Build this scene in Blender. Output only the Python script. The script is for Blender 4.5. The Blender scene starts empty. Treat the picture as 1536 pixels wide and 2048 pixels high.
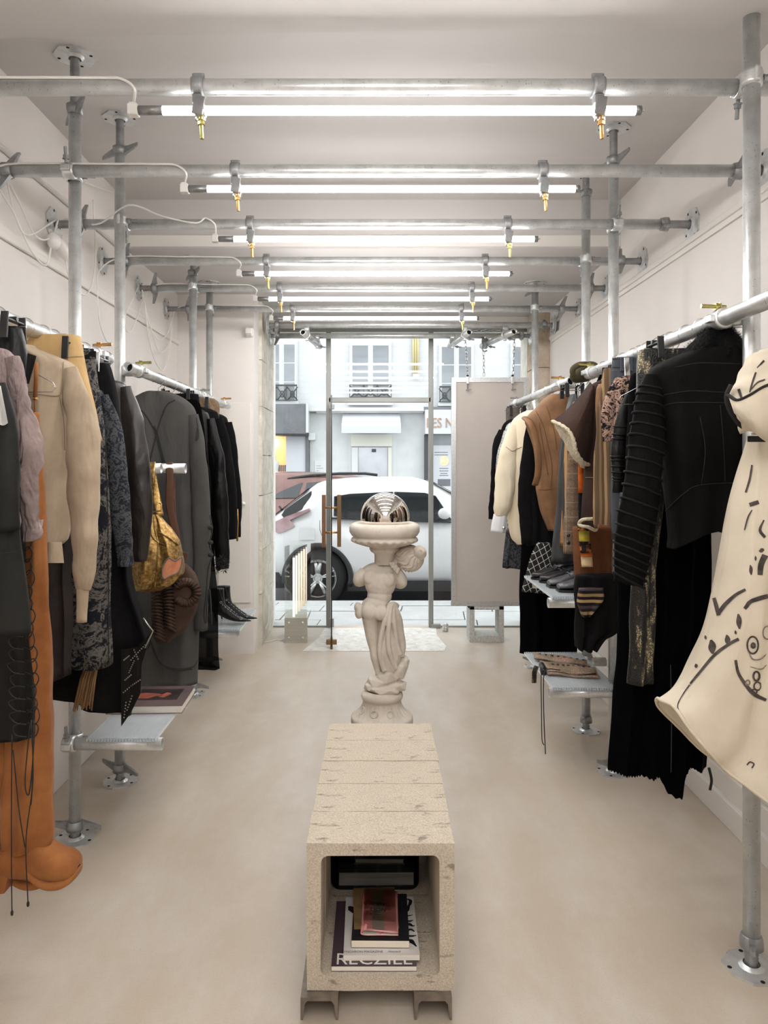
import bpy, bmesh, math, random
import numpy as np
from mathutils import Vector, Matrix, noise, Quaternion
from mathutils.bvhtree import BVHTree

random.seed(7)
scene = bpy.context.scene
COL = scene.collection
PI = math.pi

# ------------------------------------------------------------------ camera
F = 1450.0; CX = 745.0; CY = 925.0; H = 1.5      # focal length in px, vanishing point, eye height
cd = bpy.data.cameras.new('camera'); cam = bpy.data.objects.new('camera', cd); COL.objects.link(cam)
cam.location = (0, 0, H); cam.rotation_euler = (PI/2, 0, 0)
cd.sensor_fit = 'AUTO'; cd.sensor_width = 36.0; cd.lens = 36.0*F/2048.0
cd.shift_x = (768-CX)/2048.0; cd.shift_y = -(1024-CY)/2048.0
cd.clip_start = 0.02; cd.clip_end = 200
scene.camera = cam
scene.view_settings.view_transform = 'Standard'; scene.view_settings.look = 'None'
scene.view_settings.gamma = 1.0; scene.view_settings.use_curve_mapping = False
scene.view_settings.exposure = 0.85

# ------------------------------------------------------------------ world: even overcast sky
SKY = 1.7
LED_POWER = 38.0
w = bpy.data.worlds.new('overcast_sky'); scene.world = w; w.use_nodes = True
bg = w.node_tree.nodes['Background']; bg.inputs[0].default_value = (0.92, 0.965, 1.0, 1); bg.inputs[1].default_value = SKY

# ------------------------------------------------------------------ pixel helpers (real depth Y in metres)
def X(px, Y): return (px-CX)*Y/F
def Z(py, Y): return H+(CY-py)*Y/F
def P(px, py, Y): return Vector((X(px, Y), Y, Z(py, Y)))

# ------------------------------------------------------------------ materials
def lin(c):
    c = c/255.0
    return c/12.92 if c <= 0.04045 else ((c+0.055)/1.055)**2.4
def C(r, g, b): return (lin(r), lin(g), lin(b), 1.0)
MATS = {}
class NT:
    def __init__(s, name):
        s.m = bpy.data.materials.new(name); s.m.use_nodes = True
        s.t = s.m.node_tree; s.n = s.t.nodes; s.l = s.t.links
        s.b = s.n['Principled BSDF']; s.out = s.n['Material Output']
        s.tc = s.n.new('ShaderNodeTexCoord')
    def node(s, typ, **kw):
        n = s.n.new(typ)
        for k, v in kw.items():
            if k.startswith('i_'):
                key = k[2:].replace('_', ' ')
                n.inputs[key].default_value = v
            else: setattr(n, k, v)
        return n
    def link(s, a, b): s.l.new(a, b)
    def noise(s, scale, detail=5, rough=0.55, vec=None, dist=0.0, stretch=None, coord='Object'):
        n = s.node('ShaderNodeTexNoise'); n.inputs['Scale'].default_value = scale
        n.inputs['Detail'].default_value = detail; n.inputs['Roughness'].default_value = rough
        n.inputs['Distortion'].default_value = dist
        v = vec or s.tc.outputs[coord]
        if stretch:
            mp = s.node('ShaderNodeMapping'); mp.inputs['Scale'].default_value = stretch
            s.link(v, mp.inputs['Vector']); v = mp.outputs['Vector']
        s.link(v, n.inputs['Vector']); return n
    def ramp(s, fac, stops):
        r = s.node('ShaderNodeValToRGB'); e = r.color_ramp.elements
        while len(e) < len(stops): e.new(0.5)
        for i, (p, c) in enumerate(stops):
            e[i].position = p; e[i].color = c if len(c) == 4 else (*c, 1)
        s.link(fac, r.inputs['Fac']); return r
    def mix(s, fac, a, b, blend='MIX'):
        n = s.node('ShaderNodeMix', data_type='RGBA', blend_type=blend)
        for sock, v in ((n.inputs[0], fac), (n.inputs[6], a), (n.inputs[7], b)):
            if isinstance(v, (int, float)): sock.default_value = v
            elif isinstance(v, tuple): sock.default_value = v
            else: s.link(v, sock)
        return n.outputs[2]
    def math(s, op, a, b=0.0):
        n = s.node('ShaderNodeMath', operation=op)
        for i, v in enumerate((a, b)):
            if isinstance(v, (int, float)): n.inputs[i].default_value = v
            else: s.link(v, n.inputs[i])
        return n.outputs[0]
    def bump(s, h, strength=0.3, dist=0.01):
        b = s.node('ShaderNodeBump'); b.inputs['Strength'].default_value = strength; b.inputs['Distance'].default_value = dist
        s.link(h, b.inputs['Height']); s.link(b.outputs['Normal'], s.b.inputs['Normal']); return b
    def xyz(s, coord='Object'):
        n = s.node('ShaderNodeSeparateXYZ'); s.link(s.tc.outputs[coord], n.inputs[0]); return n.outputs
    def base(s, v):
        if isinstance(v, tuple): s.b.inputs['Base Color'].default_value = v
        else: s.link(v, s.b.inputs['Base Color'])
    def done(s, rough=0.6, metal=0.0, sheen=0.0, spec=None):
        if isinstance(rough, (int, float)): s.b.inputs['Roughness'].default_value = rough
        else: s.link(rough, s.b.inputs['Roughness'])
        s.b.inputs['Metallic'].default_value = metal
        if sheen: s.b.inputs['Sheen Weight'].default_value = sheen; s.b.inputs['Sheen Roughness'].default_value = 0.4
        if spec is not None: s.b.inputs['Specular IOR Level'].default_value = spec
        MATS[s.m.name] = s.m
        return s.m
def pm(name, c1, c2=None, rough=0.6, metal=0.0, scale=12, ramp=(0.35, 0.65), bump=0.0, bscale=80, bdist=0.004, sheen=0.0, spec=None, stretch=None, detail=6):
    s = NT(name)
    if c2 is None: s.base(c1)
    else:
        n = s.noise(scale, detail, stretch=stretch)
        s.base(s.ramp(n.outputs['Fac'], [(ramp[0], c1), (ramp[1], c2)]).outputs[0])
    if bump:
        nb = s.noise(bscale, 4, stretch=stretch); s.bump(nb.outputs['Fac'], bump, bdist)
    return s.done(rough, metal, sheen, spec)

# ------------------------------------------------------------------ mesh builder
WL = {}                                          # world matrix of every object made here
def wl(o): return WL.get(o.name, Matrix.Identity(4))
class MB:
    def __init__(s): s.v = []; s.f = []; s.sm = []
    def add(s, vs, fs, smooth=False):
        o = len(s.v); s.v.extend([tuple(v) for v in vs]); s.f.extend([tuple(i+o for i in f) for f in fs]); s.sm.extend([smooth]*len(fs)); return s
    def box(s, x0, x1, y0, y1, z0, z1, bev=0.0):
        if bev <= 0:
            vs = [(x, y, z) for z in (z0, z1) for y in (y0, y1) for x in (x0, x1)]
            return s.add(vs, [(0, 2, 3, 1), (4, 5, 7, 6), (0, 1, 5, 4), (2, 6, 7, 3), (0, 4, 6, 2), (1, 3, 7, 5)])
        b = min(bev, (x1-x0)/2.01, (y1-y0)/2.01, (z1-z0)/2.01)
        bm = bmesh.new(); bmesh.ops.create_cube(bm, size=1)
        for v in bm.verts: v.co = Vector(((x0+x1)/2+v.co.x*(x1-x0), (y0+y1)/2+v.co.y*(y1-y0), (z0+z1)/2+v.co.z*(z1-z0)))
        bmesh.ops.bevel(bm, geom=bm.edges[:], offset=b, segments=2, affect='EDGES', profile=0.5)
        return s.frombm(bm)
    def frombm(s, bm, smooth=False):
        bm.verts.index_update(); s.add([v.co.copy() for v in bm.verts], [[v.index for v in f.verts] for f in bm.faces], smooth); bm.free(); return s
    def obox(s, c, size, M=None, bev=0.0):
        t = MB(); t.box(-size[0]/2, size[0]/2, -size[1]/2, size[1]/2, -size[2]/2, size[2]/2, bev)
        M = Matrix.Translation(c) @ (M.to_4x4() if M else Matrix.Identity(4))
        return s.add([M @ Vector(v) for v in t.v], t.f)
    def cyl(s, p0, p1, r0, r1=None, n=20, caps=True, smooth=True):
        r1 = r0 if r1 is None else r1; p0 = Vector(p0); p1 = Vector(p1); d = (p1-p0).normalized()
        q = d.to_track_quat('Z', 'Y'); ax = q @ Vector((1, 0, 0)); ay = q @ Vector((0, 1, 0))
        vs = [p + (ax*math.cos(2*PI*i/n)+ay*math.sin(2*PI*i/n))*r for p, r in ((p0, r0), (p1, r1)) for i in range(n)]
        s.add(vs, [(i, (i+1) % n, n+(i+1) % n, n+i) for i in range(n)], smooth)
        if caps: s.add(vs, [tuple(range(n-1, -1, -1)), tuple(range(n, 2*n))])
        return s
    def pipe(s, p0, p1, ro, ri, n=24):           # hollow tube with open ends
        p0 = Vector(p0); p1 = Vector(p1); q = (p1-p0).normalized().to_track_quat('Z', 'Y'); ax = q @ Vector((1, 0, 0)); ay = q @ Vector((0, 1, 0))
        vs = [p+(ax*math.cos(2*PI*i/n)+ay*math.sin(2*PI*i/n))*r for p, r in ((p0, ro), (p1, ro), (p1, ri), (p0, ri)) for i in range(n)]
        for k in range(4):
            a = k*n; b = ((k+1) % 4)*n
            s.add(vs, [(a+i, a+(i+1) % n, b+(i+1) % n, b+i) for i in range(n)], k in (0, 2))
        return s
    def tube(s, pts, r, n=8, closed=False, caps=True, flat=1.0):
        pts = [Vector(p) for p in pts]; m = len(pts)
        rs = r if isinstance(r, (list, tuple)) else [r]*m
        tang = []
        for i in range(m):
            a = pts[(i-1) % m] if (closed or i > 0) else pts[i]; b = pts[(i+1) % m] if (closed or i < m-1) else pts[i]
            t = (b-a); tang.append(t.normalized() if t.length > 1e-9 else Vector((0, 0, 1)))
        up = Vector((0, 0, 1)) if abs(tang[0].z) < 0.9 else Vector((0, 1, 0))
        nx = tang[0].cross(up).normalized(); vs = []
        for i in range(m):
            nx = (nx - tang[i]*nx.dot(tang[i]))
            nx = nx.normalized() if nx.length > 1e-6 else tang[i].orthogonal().normalized()
            ny = tang[i].cross(nx)
            for k in range(n):
                a = 2*PI*k/n; vs.append(pts[i]+nx*math.cos(a)*rs[i]+ny*math.sin(a)*rs[i]*flat)
        fs = []
        for i in range(m if closed else m-1):
            a = i*n; b = ((i+1) % m)*n
            fs += [(a+k, a+(k+1) % n, b+(k+1) % n, b+k) for k in range(n)]
        s.add(vs, fs, True)
        if caps and not closed: s.add(vs, [tuple(range(n-1, -1, -1)), tuple(range((m-1)*n, m*n))])
        return s
    def lathe(s, prof, c=(0, 0, 0), n=32, M=None, smooth=True, func=None):
        c = Vector(c); M = M or Matrix.Identity(3); vs = []
        for r, z in prof:
            for k in range(n):
                a = 2*PI*k/n; rr = r if func is None else func(r, z, a)
                vs.append(c + M @ Vector((rr*math.cos(a), rr*math.sin(a), z)))
        fs = [(i*n+k, i*n+(k+1) % n, (i+1)*n+(k+1) % n, (i+1)*n+k) for i in range(len(prof)-1) for k in range(n)]
        s.add(vs, fs, smooth)
        return s
    def ball(s, c, r, nu=20, nv=12, M=None):
        r = r if isinstance(r, (tuple, list, Vector)) else (r, r, r); c = Vector(c); M = M or Matrix.Identity(3); vs = []; fs = []
        for j in range(nv+1):
            th = PI*j/nv
            for i in range(nu):
                ph = 2*PI*i/nu; vs.append(c+M @ Vector((r[0]*math.sin(th)*math.cos(ph), r[1]*math.sin(th)*math.sin(ph), r[2]*math.cos(th))))
        for j in range(nv):
            for i in range(nu): fs.append((j*nu+i, (j+1)*nu+i, (j+1)*nu+(i+1) % nu, j*nu+(i+1) % nu))
        return s.add(vs, fs, True)
    def prism(s, poly, plane, a, b):             # extrude a 2-D outline; plane 'xz' (along y), 'xy' (along z), 'yz' (along x)
        mp = {'xz': lambda u, v, d: (u, d, v), 'xy': lambda u, v, d: (u, v, d), 'yz': lambda u, v, d: (d, u, v)}[plane]
        n = len(poly); vs = [mp(u, v, a) for u, v in poly]+[mp(u, v, b) for u, v in poly]
        return s.add(vs, [tuple(range(n)), tuple(range(2*n-1, n-1, -1))]+[(i, n+i, n+(i+1) % n, (i+1) % n) for i in range(n)])
    def grid(s, rows, smooth=True, wrap=False):
        m = len(rows); n = len(rows[0]); vs = [p for r in rows for p in r]
        fs = [(i*n+j, i*n+(j+1) % n, (i+1)*n+(j+1) % n, (i+1)*n+j) for i in range(m-1) for j in range(n if wrap else n-1)]
        return s.add(vs, fs, smooth)
    def mesh(s, name):
        me = bpy.data.meshes.new(name); me.from_pydata(s.v, [], s.f); me.polygons.foreach_set('use_smooth', s.sm); me.update()
        return me
    def fix(s, me):
        bm = bmesh.new(); bm.from_mesh(me); bmesh.ops.remove_doubles(bm, verts=bm.verts, dist=1e-6); bmesh.ops.recalc_face_normals(bm, faces=bm.faces); bm.to_mesh(me); bm.free()
    def build(s, name, mat, parent=None, origin=None, fix=True):
        """vertices are in world space; children keep the parent's origin"""
        a = np.array(s.v, float)
        if parent is not None: W = wl(parent)
        elif origin is not None: W = Matrix.Translation(origin)
        else: W = Matrix.Translation(((a[:, 0].min()+a[:, 0].max())/2, (a[:, 1].min()+a[:, 1].max())/2, a[:, 2].min()))
        I = np.array(W.inverted()); s.v = (a @ I[:3, :3].T+I[:3, 3]).tolist()
        me = s.mesh(name)
        if fix: s.fix(me)
        me.materials.append(mat)
        o = bpy.data.objects.new(name, me); COL.objects.link(o); WL[o.name] = W
        if parent is not None: o.parent = parent
        else: o.location = W.to_translation()
        return o
def inst(name, me, parent, M):
    o = bpy.data.objects.new(name, me); COL.objects.link(o)
    if parent is not None:
        o.parent = parent; o.matrix_local = wl(parent).inverted() @ M
    else: o.matrix_world = M
    WL[o.name] = M.copy()
    return o
def empty(name, loc):
    o = bpy.data.objects.new(name, None); o.empty_display_size = 0.05; COL.objects.link(o); o.location = loc; WL[o.name] = Matrix.Translation(loc); return o
def tag(o, label, cat, group=None, kind=None):
    o['label'] = label; o['category'] = cat
    if group: o['group'] = group
    if kind: o['kind'] = kind
    return o
def thing(name, loc, label, cat, group=None): return tag(empty(name, loc), label, cat, group)
def struct(o, label=None):
    o['kind'] = 'structure'
    if label: o['label'] = label
    return o
def text(body, size, M, mat, parent, name='lettering', depth=0.0, align='CENTER', shear=0.0, sx=1.0):
    cu = bpy.data.curves.new(name, 'FONT'); cu.body = body; cu.size = size; cu.extrude = depth; cu.align_x = align; cu.align_y = 'CENTER'; cu.resolution_u = 3; cu.shear = shear
    t = bpy.data.objects.new('tmp_text', cu); COL.objects.link(t)
    dg = bpy.context.evaluated_depsgraph_get(); me = bpy.data.meshes.new_from_object(t.evaluated_get(dg))
    bpy.data.objects.remove(t); bpy.data.curves.remove(cu)
    for v in me.vertices: v.co.x *= sx
    me.name = name; me.materials.clear(); me.materials.append(mat)
    return inst(name, me, parent, M)
def crom(pts, k=6, closed=False):               # Catmull-Rom through points (any dimension)
    a = [np.array(p, float) for p in pts]; n = len(a); out = []
    for i in range(n if closed else n-1):
        p0 = a[(i-1) % n] if (closed or i > 0) else 2*a[0]-a[1]; p1 = a[i]; p2 = a[(i+1) % n]; p3 = a[(i+2) % n] if (closed or i < n-2) else 2*a[-1]-a[-2]
        for j in range(k):
            t = j/k; out.append(0.5*((2*p1)+(-p0+p2)*t+(2*p0-5*p1+4*p2-p3)*t*t+(-p0+3*p1-3*p2+p3)*t**3))
    if not closed: out.append(a[-1])
    return out
def remeshed(mb, voxel, smooth=6, factor=0.5):   # fuse overlapping volumes into one continuous skin
    me = mb.mesh('tmp'); mb.fix(me); o = bpy.data.objects.new('tmp', me); COL.objects.link(o)
    r = o.modifiers.new('r', 'REMESH'); r.mode = 'VOXEL'; r.voxel_size = voxel
    if smooth:
        sm = o.modifiers.new('s', 'SMOOTH'); sm.iterations = smooth; sm.factor = factor
    dg = bpy.context.evaluated_depsgraph_get(); m2 = bpy.data.meshes.new_from_object(o.evaluated_get(dg))
    bpy.data.objects.remove(o); bpy.data.meshes.remove(me)
    t = MB(); t.v = [tuple(v.co) for v in m2.vertices]; t.f = [tuple(p.vertices) for p in m2.polygons]; t.sm = [True]*len(t.f)
    bpy.data.meshes.remove(m2); return t

# ------------------------------------------------------------------ shared materials
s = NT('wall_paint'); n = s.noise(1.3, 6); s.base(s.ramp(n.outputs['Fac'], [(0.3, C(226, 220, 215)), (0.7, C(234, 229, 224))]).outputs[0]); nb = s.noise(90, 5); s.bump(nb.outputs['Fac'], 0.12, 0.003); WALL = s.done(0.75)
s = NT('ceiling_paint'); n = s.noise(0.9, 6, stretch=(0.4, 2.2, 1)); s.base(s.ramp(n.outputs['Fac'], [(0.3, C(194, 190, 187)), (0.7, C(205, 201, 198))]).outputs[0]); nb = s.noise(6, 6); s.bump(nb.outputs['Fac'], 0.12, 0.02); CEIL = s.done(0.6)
s = NT('trim_paint'); s.base(C(232, 227, 221)); TRIM = s.done(0.5)
s = NT('polished_concrete'); n1 = s.noise(0.8, 7, 0.6); n2 = s.noise(5, 8, 0.65, stretch=(1, 0.5, 1)); n3 = s.noise(160, 3)
c1 = s.ramp(n1.outputs['Fac'], [(0.3, C(180, 166, 149)), (0.72, C(196, 183, 166))]).outputs[0]
c2 = s.mix(s.ramp(n2.outputs['Fac'], [(0.42, (0, 0, 0)), (0.75, (0.75, 0.75, 0.75))]).outputs[0], c1, C(205, 198, 188))
c3 = s.mix(s.ramp(n3.outputs['Fac'], [(0.3, (0.12, 0.12, 0.12)), (0.5, (0, 0, 0))]).outputs[0], c2, C(120, 108, 96))
s.base(c3); s.bump(n2.outputs['Fac'], 0.05, 0.01); rr = s.ramp(n1.outputs['Fac'], [(0.2, (0.27, 0.27, 0.27)), (0.8, (0.42, 0.42, 0.42))]); FLOOR = s.done(rr.outputs[0], spec=0.5)
def galv(name, a, b, rough, metal):
    s = NT(name); n = s.noise(22, 6, stretch=(1, 1, 1)); n2 = s.noise(140, 3)
    c = s.ramp(n.outputs['Fac'], [(0.3, a), (0.7, b)]).outputs[0]
    c = s.mix(s.ramp(n2.outputs['Fac'], [(0.28, (0.6, 0.6, 0.6)), (0.36, (0, 0, 0))]).outputs[0], c, C(95, 95, 95)); s.base(c)
    s.bump(n.outputs['Fac'], 0.06, 0.004); r = s.ramp(n.outputs['Fac'], [(0.2, (rough-.08,)*3), (0.8, (rough+.1,)*3)]); return s.done(r.outputs[0], metal)
GALV = galv('galvanised_steel', C(200, 202, 202), C(226, 228, 228), 0.36, 0.72)
GALV2 = galv('dull_cast_steel', C(140, 141, 142), C(172, 173, 174), 0.48, 0.75)
BRASS = pm('brass_bolt', C(196, 152, 96), C(214, 170, 110), 0.35, 1.0, 40)
GOLDZ = pm('yellow_zinc_bolt', C(176, 166, 104), C(196, 184, 120), 0.35, 1.0, 40)
CHROME = pm('chrome_wire', C(205, 205, 205), rough=0.18, metal=1.0)
PLASTIC_W = pm('white_plastic', C(236, 234, 230), rough=0.4)
ALU = pm('aluminium', C(196, 197, 198), C(210, 211, 212), 0.38, 0.9, 60)
ALU_D = pm('grey_aluminium_cap', C(150, 150, 150), rough=0.4, metal=0.85)
BLACKP = pm('black_plastic', C(24, 24, 25), rough=0.4)
HOLE_SHADE = pm('painted_hole_shade', C(18, 18, 18), rough=0.9)  # near-black colour standing in for shade inside holes and tube ends
s = NT('led_glow'); s.b.inputs['Emission Color'].default_value = (1.0, 0.985, 0.972, 1)
# retrofit LED tubes throw most of their light downwards: the strip of diodes sits on the upper inside wall
ge = s.node('ShaderNodeNewGeometry'); sp = s.node('ShaderNodeSeparateXYZ'); s.link(ge.outputs['Normal'], sp.inputs[0]); mr = s.node('ShaderNodeMapRange', interpolation_type='SMOOTHSTEP'); s.link(sp.outputs[2], mr.inputs[0]); mr.inputs[1].default_value = -0.25; mr.inputs[2].default_value = 0.55; mr.inputs[3].default_value = LED_POWER; mr.inputs[4].default_value = LED_POWER*0.09; s.link(mr.outputs[0], s.b.inputs['Emission Strength']); s.base((0.9, 0.9, 0.9, 1)); LED = s.done(0.4)
def glassmat(name, tint, refl_r=0.0, ior=1.45, boost=1.0):
    s = NT(name); s.n.remove(s.b); tr = s.node('ShaderNodeBsdfTransparent'); tr.inputs[0].default_value = tint
    gl = s.node('ShaderNodeBsdfGlossy'); gl.inputs['Roughness'].default_value = refl_r; gl.inputs[0].default_value = (1, 1, 1, 1)
    fr = s.node('ShaderNodeFresnel'); fr.inputs['IOR'].default_value = ior
    mx = s.node('ShaderNodeMixShader'); f = s.math('MULTIPLY', fr.outputs[0], boost); s.link(f, mx.inputs[0]); s.link(tr.outputs[0], mx.inputs[1]); s.link(gl.outputs[0], mx.inputs[2]); s.link(mx.outputs[0], s.out.inputs[0])
    MATS[name] = s.m; return s.m
GLASS = glassmat('clear_glass', (0.965, 0.985, 0.975, 1), boost=1.15)

# ------------------------------------------------------------------ room shell
XW = 1.53; CEIL_Z = 3.12; SOF = 2.82; YF = 6.62
floor = struct(MB().box(-1.75, 1.75, -3.2, 6.68, -0.15, 0).build('floor', FLOOR))
struct(MB().box(-XW-0.15, -XW, -3.2, 6.95, 0, 3.3).build('wall_left', WALL))
struct(MB().box(XW, XW+0.15, -3.2, 6.95, 0, 3.3).build('wall_right', WALL))
struct(MB().box(-XW, XW, -3.2, -3.05, 0, 3.3).build('wall_back', WALL))
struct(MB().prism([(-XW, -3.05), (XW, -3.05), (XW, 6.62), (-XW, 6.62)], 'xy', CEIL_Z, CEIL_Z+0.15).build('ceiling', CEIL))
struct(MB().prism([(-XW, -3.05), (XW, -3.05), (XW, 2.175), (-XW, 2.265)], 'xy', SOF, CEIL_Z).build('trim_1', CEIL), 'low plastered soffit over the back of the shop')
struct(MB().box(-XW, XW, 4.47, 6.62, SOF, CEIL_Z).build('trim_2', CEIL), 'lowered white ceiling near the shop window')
struct(MB().box(-0.94, XW, 6.56, 6.95, 2.72, 3.3).build('trim_3', TRIM), 'white lintel over the shop window')
# picture rails, conduit and plinths
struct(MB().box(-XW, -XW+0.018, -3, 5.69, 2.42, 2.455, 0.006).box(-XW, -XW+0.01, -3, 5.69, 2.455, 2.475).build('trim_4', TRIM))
struct(MB().box(XW-0.022, XW, -3, 6.2, 2.545, 2.575, 0.006).box(XW-0.012, XW, -3, 6.2, 2.52, 2.545).build('trim_5', TRIM))
struct(MB().cyl((-XW+0.012, -3, 2.79), (-XW+0.012, 4.47, 2.79), 0.012, n=10).build('trim_6', TRIM))
struct(MB().box(-XW, -XW+0.09, -3, 4.7, 0, 0.72, 0.004).build('baseboard_left', WALL))
struct(MB().box(XW-0.075, XW, -3, 6.2, 0, 0.105, 0.003).box(XW-0.055, XW, -3, 6.2, 0.105, 0.20, 0.003).box(XW-0.04, XW, -3, 6.2, 0.2, 0.235, 0.006).box(XW-0.03, XW, -3, 6.2, 0.235, 0.36, 0.003).box(XW-0.02, XW, -3, 6.2, 0.36, 0.385, 0.004).build('baseboard_right', TRIM))
struct(MB().box(-XW, XW, 4.462, 4.47, 2.83, 2.9, 0.002).build('trim_7', TRIM))
# boxed-out corner by the window, with cupboard door
corner = struct(MB().box(-XW, -0.93, 5.69, 6.95, 0, SOF).build('wall_front', WALL))
STONE = pm('limestone', C(196, 190, 178), C(222, 217, 206), 0.9, scale=9, bump=0.6, bscale=35, bdist=0.02, detail=10)
STONE_T = pm('tan_limestone', C(176, 160, 140), C(205, 190, 170), 0.9, scale=7, bump=0.7, bscale=30, bdist=0.02, detail=10)
def stone_block(x0, x1, y0, y1, z0, z1, seed, parent, mat):
    bm = bmesh.new(); bmesh.ops.create_cube(bm, size=1)
    bmesh.ops.subdivide_edges(bm, edges=bm.edges[:], cuts=5, use_grid_fill=True)
    for v in bm.verts:
        p = Vector(((x0+x1)/2+v.co.x*(x1-x0), (y0+y1)/2+v.co.y*(y1-y0), (z0+z1)/2+v.co.z*(z1-z0)))
        v.co = p+noise.noise_vector(p*9+Vector((seed, 0, 0)))*0.005
    m = MB().frombm(bm, False); return m.build('stone_block', mat, parent)
zz = 0.0
for i, hh in enumerate([0.42, 0.36, 0.45, 0.33, 0.4, 0.38, 0.48]):
    stone_block(-0.935, -0.905, 5.93, 6.66, zz+0.002, zz+hh-0.002, i*3.1, corner, STONE); zz += hh
wr = struct(MB().box(1.42, XW, 6.28, 6.95, 0, SOF).build('trim_8', STONE), 'stone pier right of the shop window')
zz = 0.0
for i, hh in enumerate([0.45, 0.4, 0.5, 0.42, 0.55, 0.5]):
    stone_block(1.405, 1.529, 6.25, 6.6, zz+0.004, zz+hh-0.004, 40+i*3.7, wr, STONE_T); zz += hh
cab = struct(MB().box(X(437, 5.69), X(502, 5.69), 5.672, 5.69, Z(1205, 5.69), Z(806, 5.69), 0.004).build('door_1', TRIM), 'flush white cupboard door in the boxed-out corner')
k = MB().lathe([(0.0, 0.03), (0.012, 0.028), (0.016, 0.018), (0.009, 0.008), (0.009, 0)], P(488, 1007, 5.672), 16, Matrix.Rotation(PI/2, 3, 'X')).build('knob', PLASTIC_W, cab)
t = thing('motion_sensor', P(499, 672, 5.69), 'small white motion sensor high on the white corner by the window', 'sensor')
MB().box(X(491, 5.69), X(507, 5.69), 5.64, 5.69, Z(675, 5.69), Z(656, 5.69), 0.012).build('housing', PLASTIC_W, t)
MB().box(X(493, 5.69), X(505, 5.69), 5.637, 5.66, Z(674.5, 5.69), Z(668, 5.69), 0.006).build('lens', pm('grey_lens', C(190, 190, 188), rough=0.3), t)
# rough threshold in front of the door
s = NT('rough_screed'); n = s.noise(14, 8, 0.7); s.base(s.ramp(n.outputs['Fac'], [(0.3, C(196, 194, 186)), (0.6, C(232, 231, 226))]).outputs[0]); s.bump(n.outputs['Fac'], 0.6, 0.02); SCREED = s.done(0.85)
th = struct(MB().prism([(-0.555, 5.76), (0.575, 5.76), (0.60, 5.9), (0.56, 6.3), (0.575, 6.56), (-0.43, 6.56), (-0.46, 6.2)], 'xy', 0.0, 0.004).build('trim_9', SCREED), 'rough pale screed patch inside the shop door')
# ================================================================== scaffolding
RT = 0.0242                                       # tube radius
def octa(w, ch, z0, z1):
    h = w/2; c = h-ch
    return MB().prism([(-c, -h), (c, -h), (h, -c), (h, c), (c, h), (-c, h), (-h, c), (-h, -c)], 'xy', z0, z1)
_pl = octa(0.15, 0.042, 0, 0.007)
_pl.lathe([(0.036, 0.007), (0.03, 0.012), (0.024, 0.016)], n=24)
PLATE_ME = _pl.mesh('base_plate'); _pl.fix(PLATE_ME); PLATE_ME.materials.append(GALV)
_ho = MB().cyl((0, 0, 0.0068), (0, 0, 0.0076), 0.0065, n=14)  # flat dark disc painted in for the shade of a screw hole
HOLE_ME = _ho.mesh('screw_hole_shade'); HOLE_ME.materials.append(HOLE_SHADE)
_wn = MB().lathe([(0.0245, -0.004), (0.033, -0.004), (0.033, 0.012), (0.029, 0.03), (0.0245, 0.032)], n=24)
for sg in (-1, 1):
    L = [(0.026, 0.0, 0.016, 0.018), (0.05, 0.004, 0.014, 0.013), (0.078, 0.012, 0.011, 0.010), (0.10, 0.02, 0.007, 0.007)]
    rows = []
    for (r, dz, hw, hh) in L:
        cz = 0.014+dz*sg
        rows.append([(sg*r, -hw*0.55, cz-hh), (sg*r, hw*0.55, cz-hh), (sg*r, hw*0.55, cz+hh), (sg*r, -hw*0.55, cz+hh)])
    _wn.grid(rows, False, True); _wn.add(rows[-1], [(0, 1, 2, 3)])
WING_ME = _wn.mesh('wing_nut'); _wn.fix(WING_ME); WING_ME.materials.append(GALV2)
def rod_mesh(L):
    prof = []; z = 0.008
    while z < L:
        prof += [(0.0195, z), (0.0165, z+0.0045)]; z += 0.009
    prof.append((0.0195, L)); m = MB().lathe(prof, n=18); me = m.mesh('threaded_rod'); me.materials.append(GALV2); return me
def frame(p, d, spin=0.0):
    q = Vector(d).normalized().to_track_quat('Z', 'Y'); return Matrix.Translation(p) @ q.to_matrix().to_4x4() @ Matrix.Rotation(spin, 4, 'Z')
def jack(parent, p, d, L, spin=0.0, wspin=0.0):
    """plate at p, threaded rod running along d into the tube, which starts L away"""
    M = frame(p, d, spin); pl = inst('base_plate', PLATE_ME, parent, M); [inst('screw_hole_shade', HOLE_ME, pl, M @ Matrix.Translation((sx*0.05, sy*0.045, 0))) for sx in (-1, 1) for sy in (-1, 1)]
    inst('threaded_rod', rod_mesh(L), parent, frame(p, d))
    inst('wing_nut', WING_ME, parent, frame(Vector(p)+Vector(d).normalized()*(L-0.006), -Vector(d) if False else d, wspin))
# couplers ---------------------------------------------------------
def half_coupler(mb, axis='X', w=0.046, r=RT, open_dir=1):
    """drop-forged ring round a tube on its local axis X at the origin, lug and hinge on the Z side"""
    prof = [(r+0.0005, -w/2), (r+0.006, -w/2), (r+0.0085, -w/4), (r+0.007, 0), (r+0.0085, w/4), (r+0.006, w/2), (r+0.0005, w/2)]
    R = Matrix.Rotation(PI/2, 3, 'Y'); t = MB().lathe(prof, n=24, M=R)
    t.obox((0, 0.0, r+0.012), (w*0.8, 0.022, 0.018), bev=0.003); t.obox((0, 0.0, -(r+0.010)), (w*0.9, 0.014, 0.016), bev=0.004)
    t.cyl((-w*0.5, 0, -(r+0.012)), (w*0.5, 0, -(r+0.012)), 0.006, n=10)
    return t
def add_m(dst, src, M): dst.add([M @ Vector(v) for v in src.v], src.f); dst.sm[-len(src.f):] = src.sm; return dst
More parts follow.
